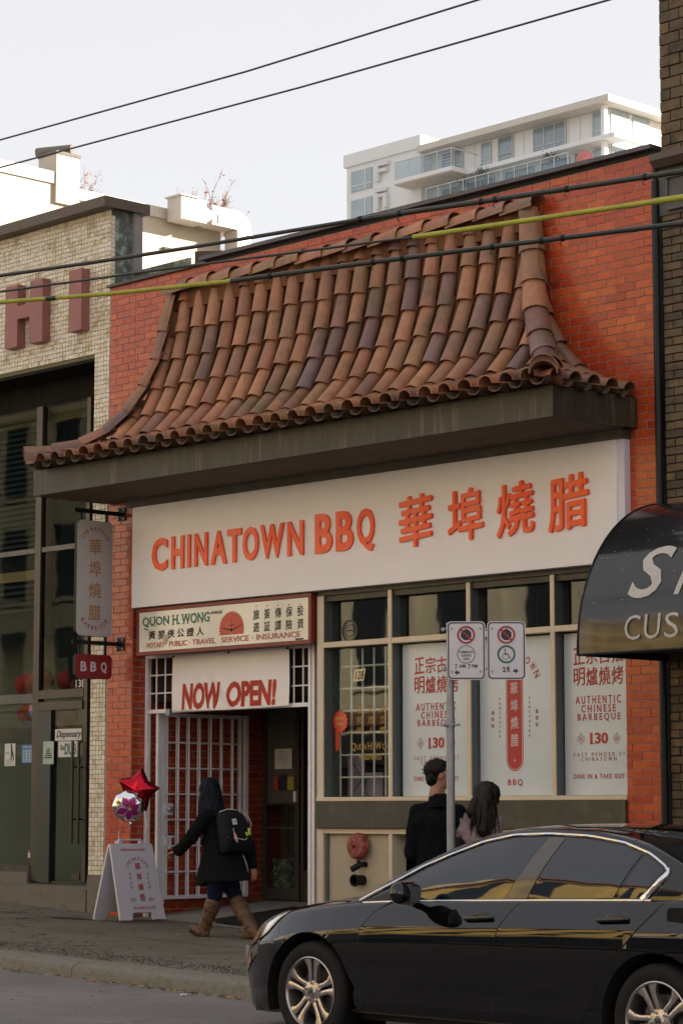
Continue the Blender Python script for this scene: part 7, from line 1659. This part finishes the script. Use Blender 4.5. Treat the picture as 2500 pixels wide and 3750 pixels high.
# autumn trees showing above the white building
def tree(c, h, spread, nl, lb_, seed, thin=False):
    rt_ = random.Random(seed); T_ = thing('tree', lb_, 'tree', (c[0],c[1],0), 'bare autumn trees behind the white building'); q = MB(); q.tube([(c[0],c[1],0),(c[0]+.1,c[1],c[2]-h*.5),(c[0],c[1],c[2])], [.28,.16,.07], 8); lv = MB(); br = MB()
    for i in range(34):
        p = V((c[0],c[1],c[2]-h*.5+rt_.random()*h*.5)); a = rt_.uniform(0,6.28); el = rt_.uniform(.3,1.3); d = V((math.cos(a)*math.cos(el), math.sin(a)*math.cos(el), math.sin(el))); pts = [p]; L_ = rt_.uniform(.6,1.0)*spread
        for k in range(5): d = (d+V((rt_.uniform(-.35,.35),rt_.uniform(-.35,.35),rt_.uniform(-.2,.3)))).normalized(); pts.append(pts[-1]+d*L_/5)
        br.tube(pts, [.028,.022,.016,.011,.007,.004], 4, caps=False)
        for k in range(5):
            b0 = pts[rt_.randrange(2,6)]; dd = (d+V((rt_.uniform(-1,1),rt_.uniform(-1,1),rt_.uniform(-.4,.9)))).normalized(); e_ = b0+dd*rt_.uniform(.2,.5); br.tube([b0, b0.lerp(e_, .5)+V((0,0,.03)), e_], [.008,.006,.003], 3, caps=False)
            for m_ in range(nl):
                if rt_.random() < .55:
                    p2 = b0.lerp(e_, rt_.random())+V((rt_.gauss(0,.05),rt_.gauss(0,.05),rt_.gauss(0,.05))); aa = rt_.uniform(0,6.28); s_ = rt_.uniform(.03,.06); lv.cm = 0; u_ = V((math.cos(aa),math.sin(aa)*.6,rt_.uniform(-.5,.5)))*s_; w_ = V((-math.sin(aa)*.5,math.cos(aa),rt_.uniform(-1,1)))*s_*.7; lv.add([p2-u_, p2+w_, p2+u_, p2-w_], [(0,1,2,3)])
    obj('trunk', q, mat('bark', (.09,.065,.05), .9), T_); obj('twigs', br, mat('twig', (.20,.13,.10), .9), T_); obj('crown', lv, mat('orange_leaf', (.50,.22,.07), .8, var=.4, scale=3), T_)
tree((-27.4,25.0,17.3), 2.6, 1.7, 3, 'bare orange leaved tree behind the curved roof duct', 5); tree((-27.6,20.6,17.0), 2.2, 1.15, 6, 'small orange leaved tree just right of the white chimney', 9)

# ------------------------------------------------------------------ the other side of the street (seen only as reflections and bounced light)
M_ye = mat('ochre_cream_facade', (.70,.60,.42), .85, var=.1, scale=.5); M_cr = mat('cream_facade', (.76,.73,.66), .85, var=.1, scale=.5); M_bk = mat('brown_brick_facade', (.26,.12,.07), .9, var=.2, scale=1); M_gw = mat('facade_window', (.02,.025,.03), .05, coat=.8); M_ga = mat('dark_awning', (.05,.04,.035), .7)
def facade(x0, x1, h, m, lb_, floors, aw_=None, band=None):
    B = thing('street_building', lb_, 'building', ((x0+x1)/2,-33,0), 'buildings across the street'); q = MB(); q.box(x0,x1,-40,-27.2,-.3,h); obj('wall', q, m, B)
    q = MB(); q.box(x0-.0,x1,-27.2,-26.8,h-.7,h-.3); q.box(x0,x1,-27.2,-27.0,h-1.3,h-1.1); q.box(x0,x1,-27.2,-26.9,3.7,4.1); obj('cornice', q, M_bk if m is not M_bk else M_cr, B)
    q = MB(); q.box(x0+.3,x1-.3,-27.19,-27.12,.4,3.2); obj('shop_window', q, M_gw, B)
    n = max(2, int((x1-x0)/2.6)); hs = (h-5.2)/floors
    for f_ in range(floors):
        for k in range(n):
            xc = x0+(x1-x0)*(k+.5)/n; z0 = 4.5+f_*hs+.3; q = MB(); q.box(xc-.55,xc+.55,-27.19,-27.12,z0,z0+hs-1.0); w = obj('window', q, M_gw, B); q = MB(); q.box(xc-.65,xc+.65,-27.2,-27.05,z0-.15,z0-.005); obj('sill', q, m, w)
    for k in range(n+1): xk = x0+(x1-x0)*k/n; q = MB(); q.box(max(x0,xk-.18),min(x1,xk+.18),-27.2,-27.0,4.1,h-1.3); obj('pilaster', q, m, B)
    if aw_: q = MB(); q.prism([(-27.1,3.5),(-25.9,2.8),(-25.9,2.7),(-27.1,3.3)], 'x', x0+.8, x1-.8); obj('awning', q, aw_, B)
for a in ((-62,-44,17.5,M_cr,'cream building across the street, farthest left',2,None),(-44,-31,15,M_ye,'tall ochre building across the street, left of the awning one',3,None),(-31,-16,17,M_ye,'ochre building with a dark awning across the street',3,M_ga),(-16,-3,15.5,mat('yellow_facade', (.66,.47,.16), .85, var=.1, scale=.5),'tall yellow building across the street',3,None),(-3,12,14,M_ye,'ochre building across the street facing the car',2,None),(12,28,10,M_bk,'brown brick building across the street behind the camera',2,None),(28,48,12,M_cr,'cream building across the street, farthest right',2,M_ga)): facade(*a)
# far left neighbour on this side so that the street goes on
q = MB(); q.box(-40,-14.2,.3,14,0,6.5); solo('low_building', q, M_bk, 'low brick building further left along the same pavement', 'building', (-27,7,0))
q = MB(); q.box(16.02,70,.05,14,-.5,12.5); solo('sun_blocking_row', q, M_bk, 'unseen brown row added further right along the same pavement to block low sun', 'building', (40,5,0))  # unseen row, added to keep low sun from streaking the road
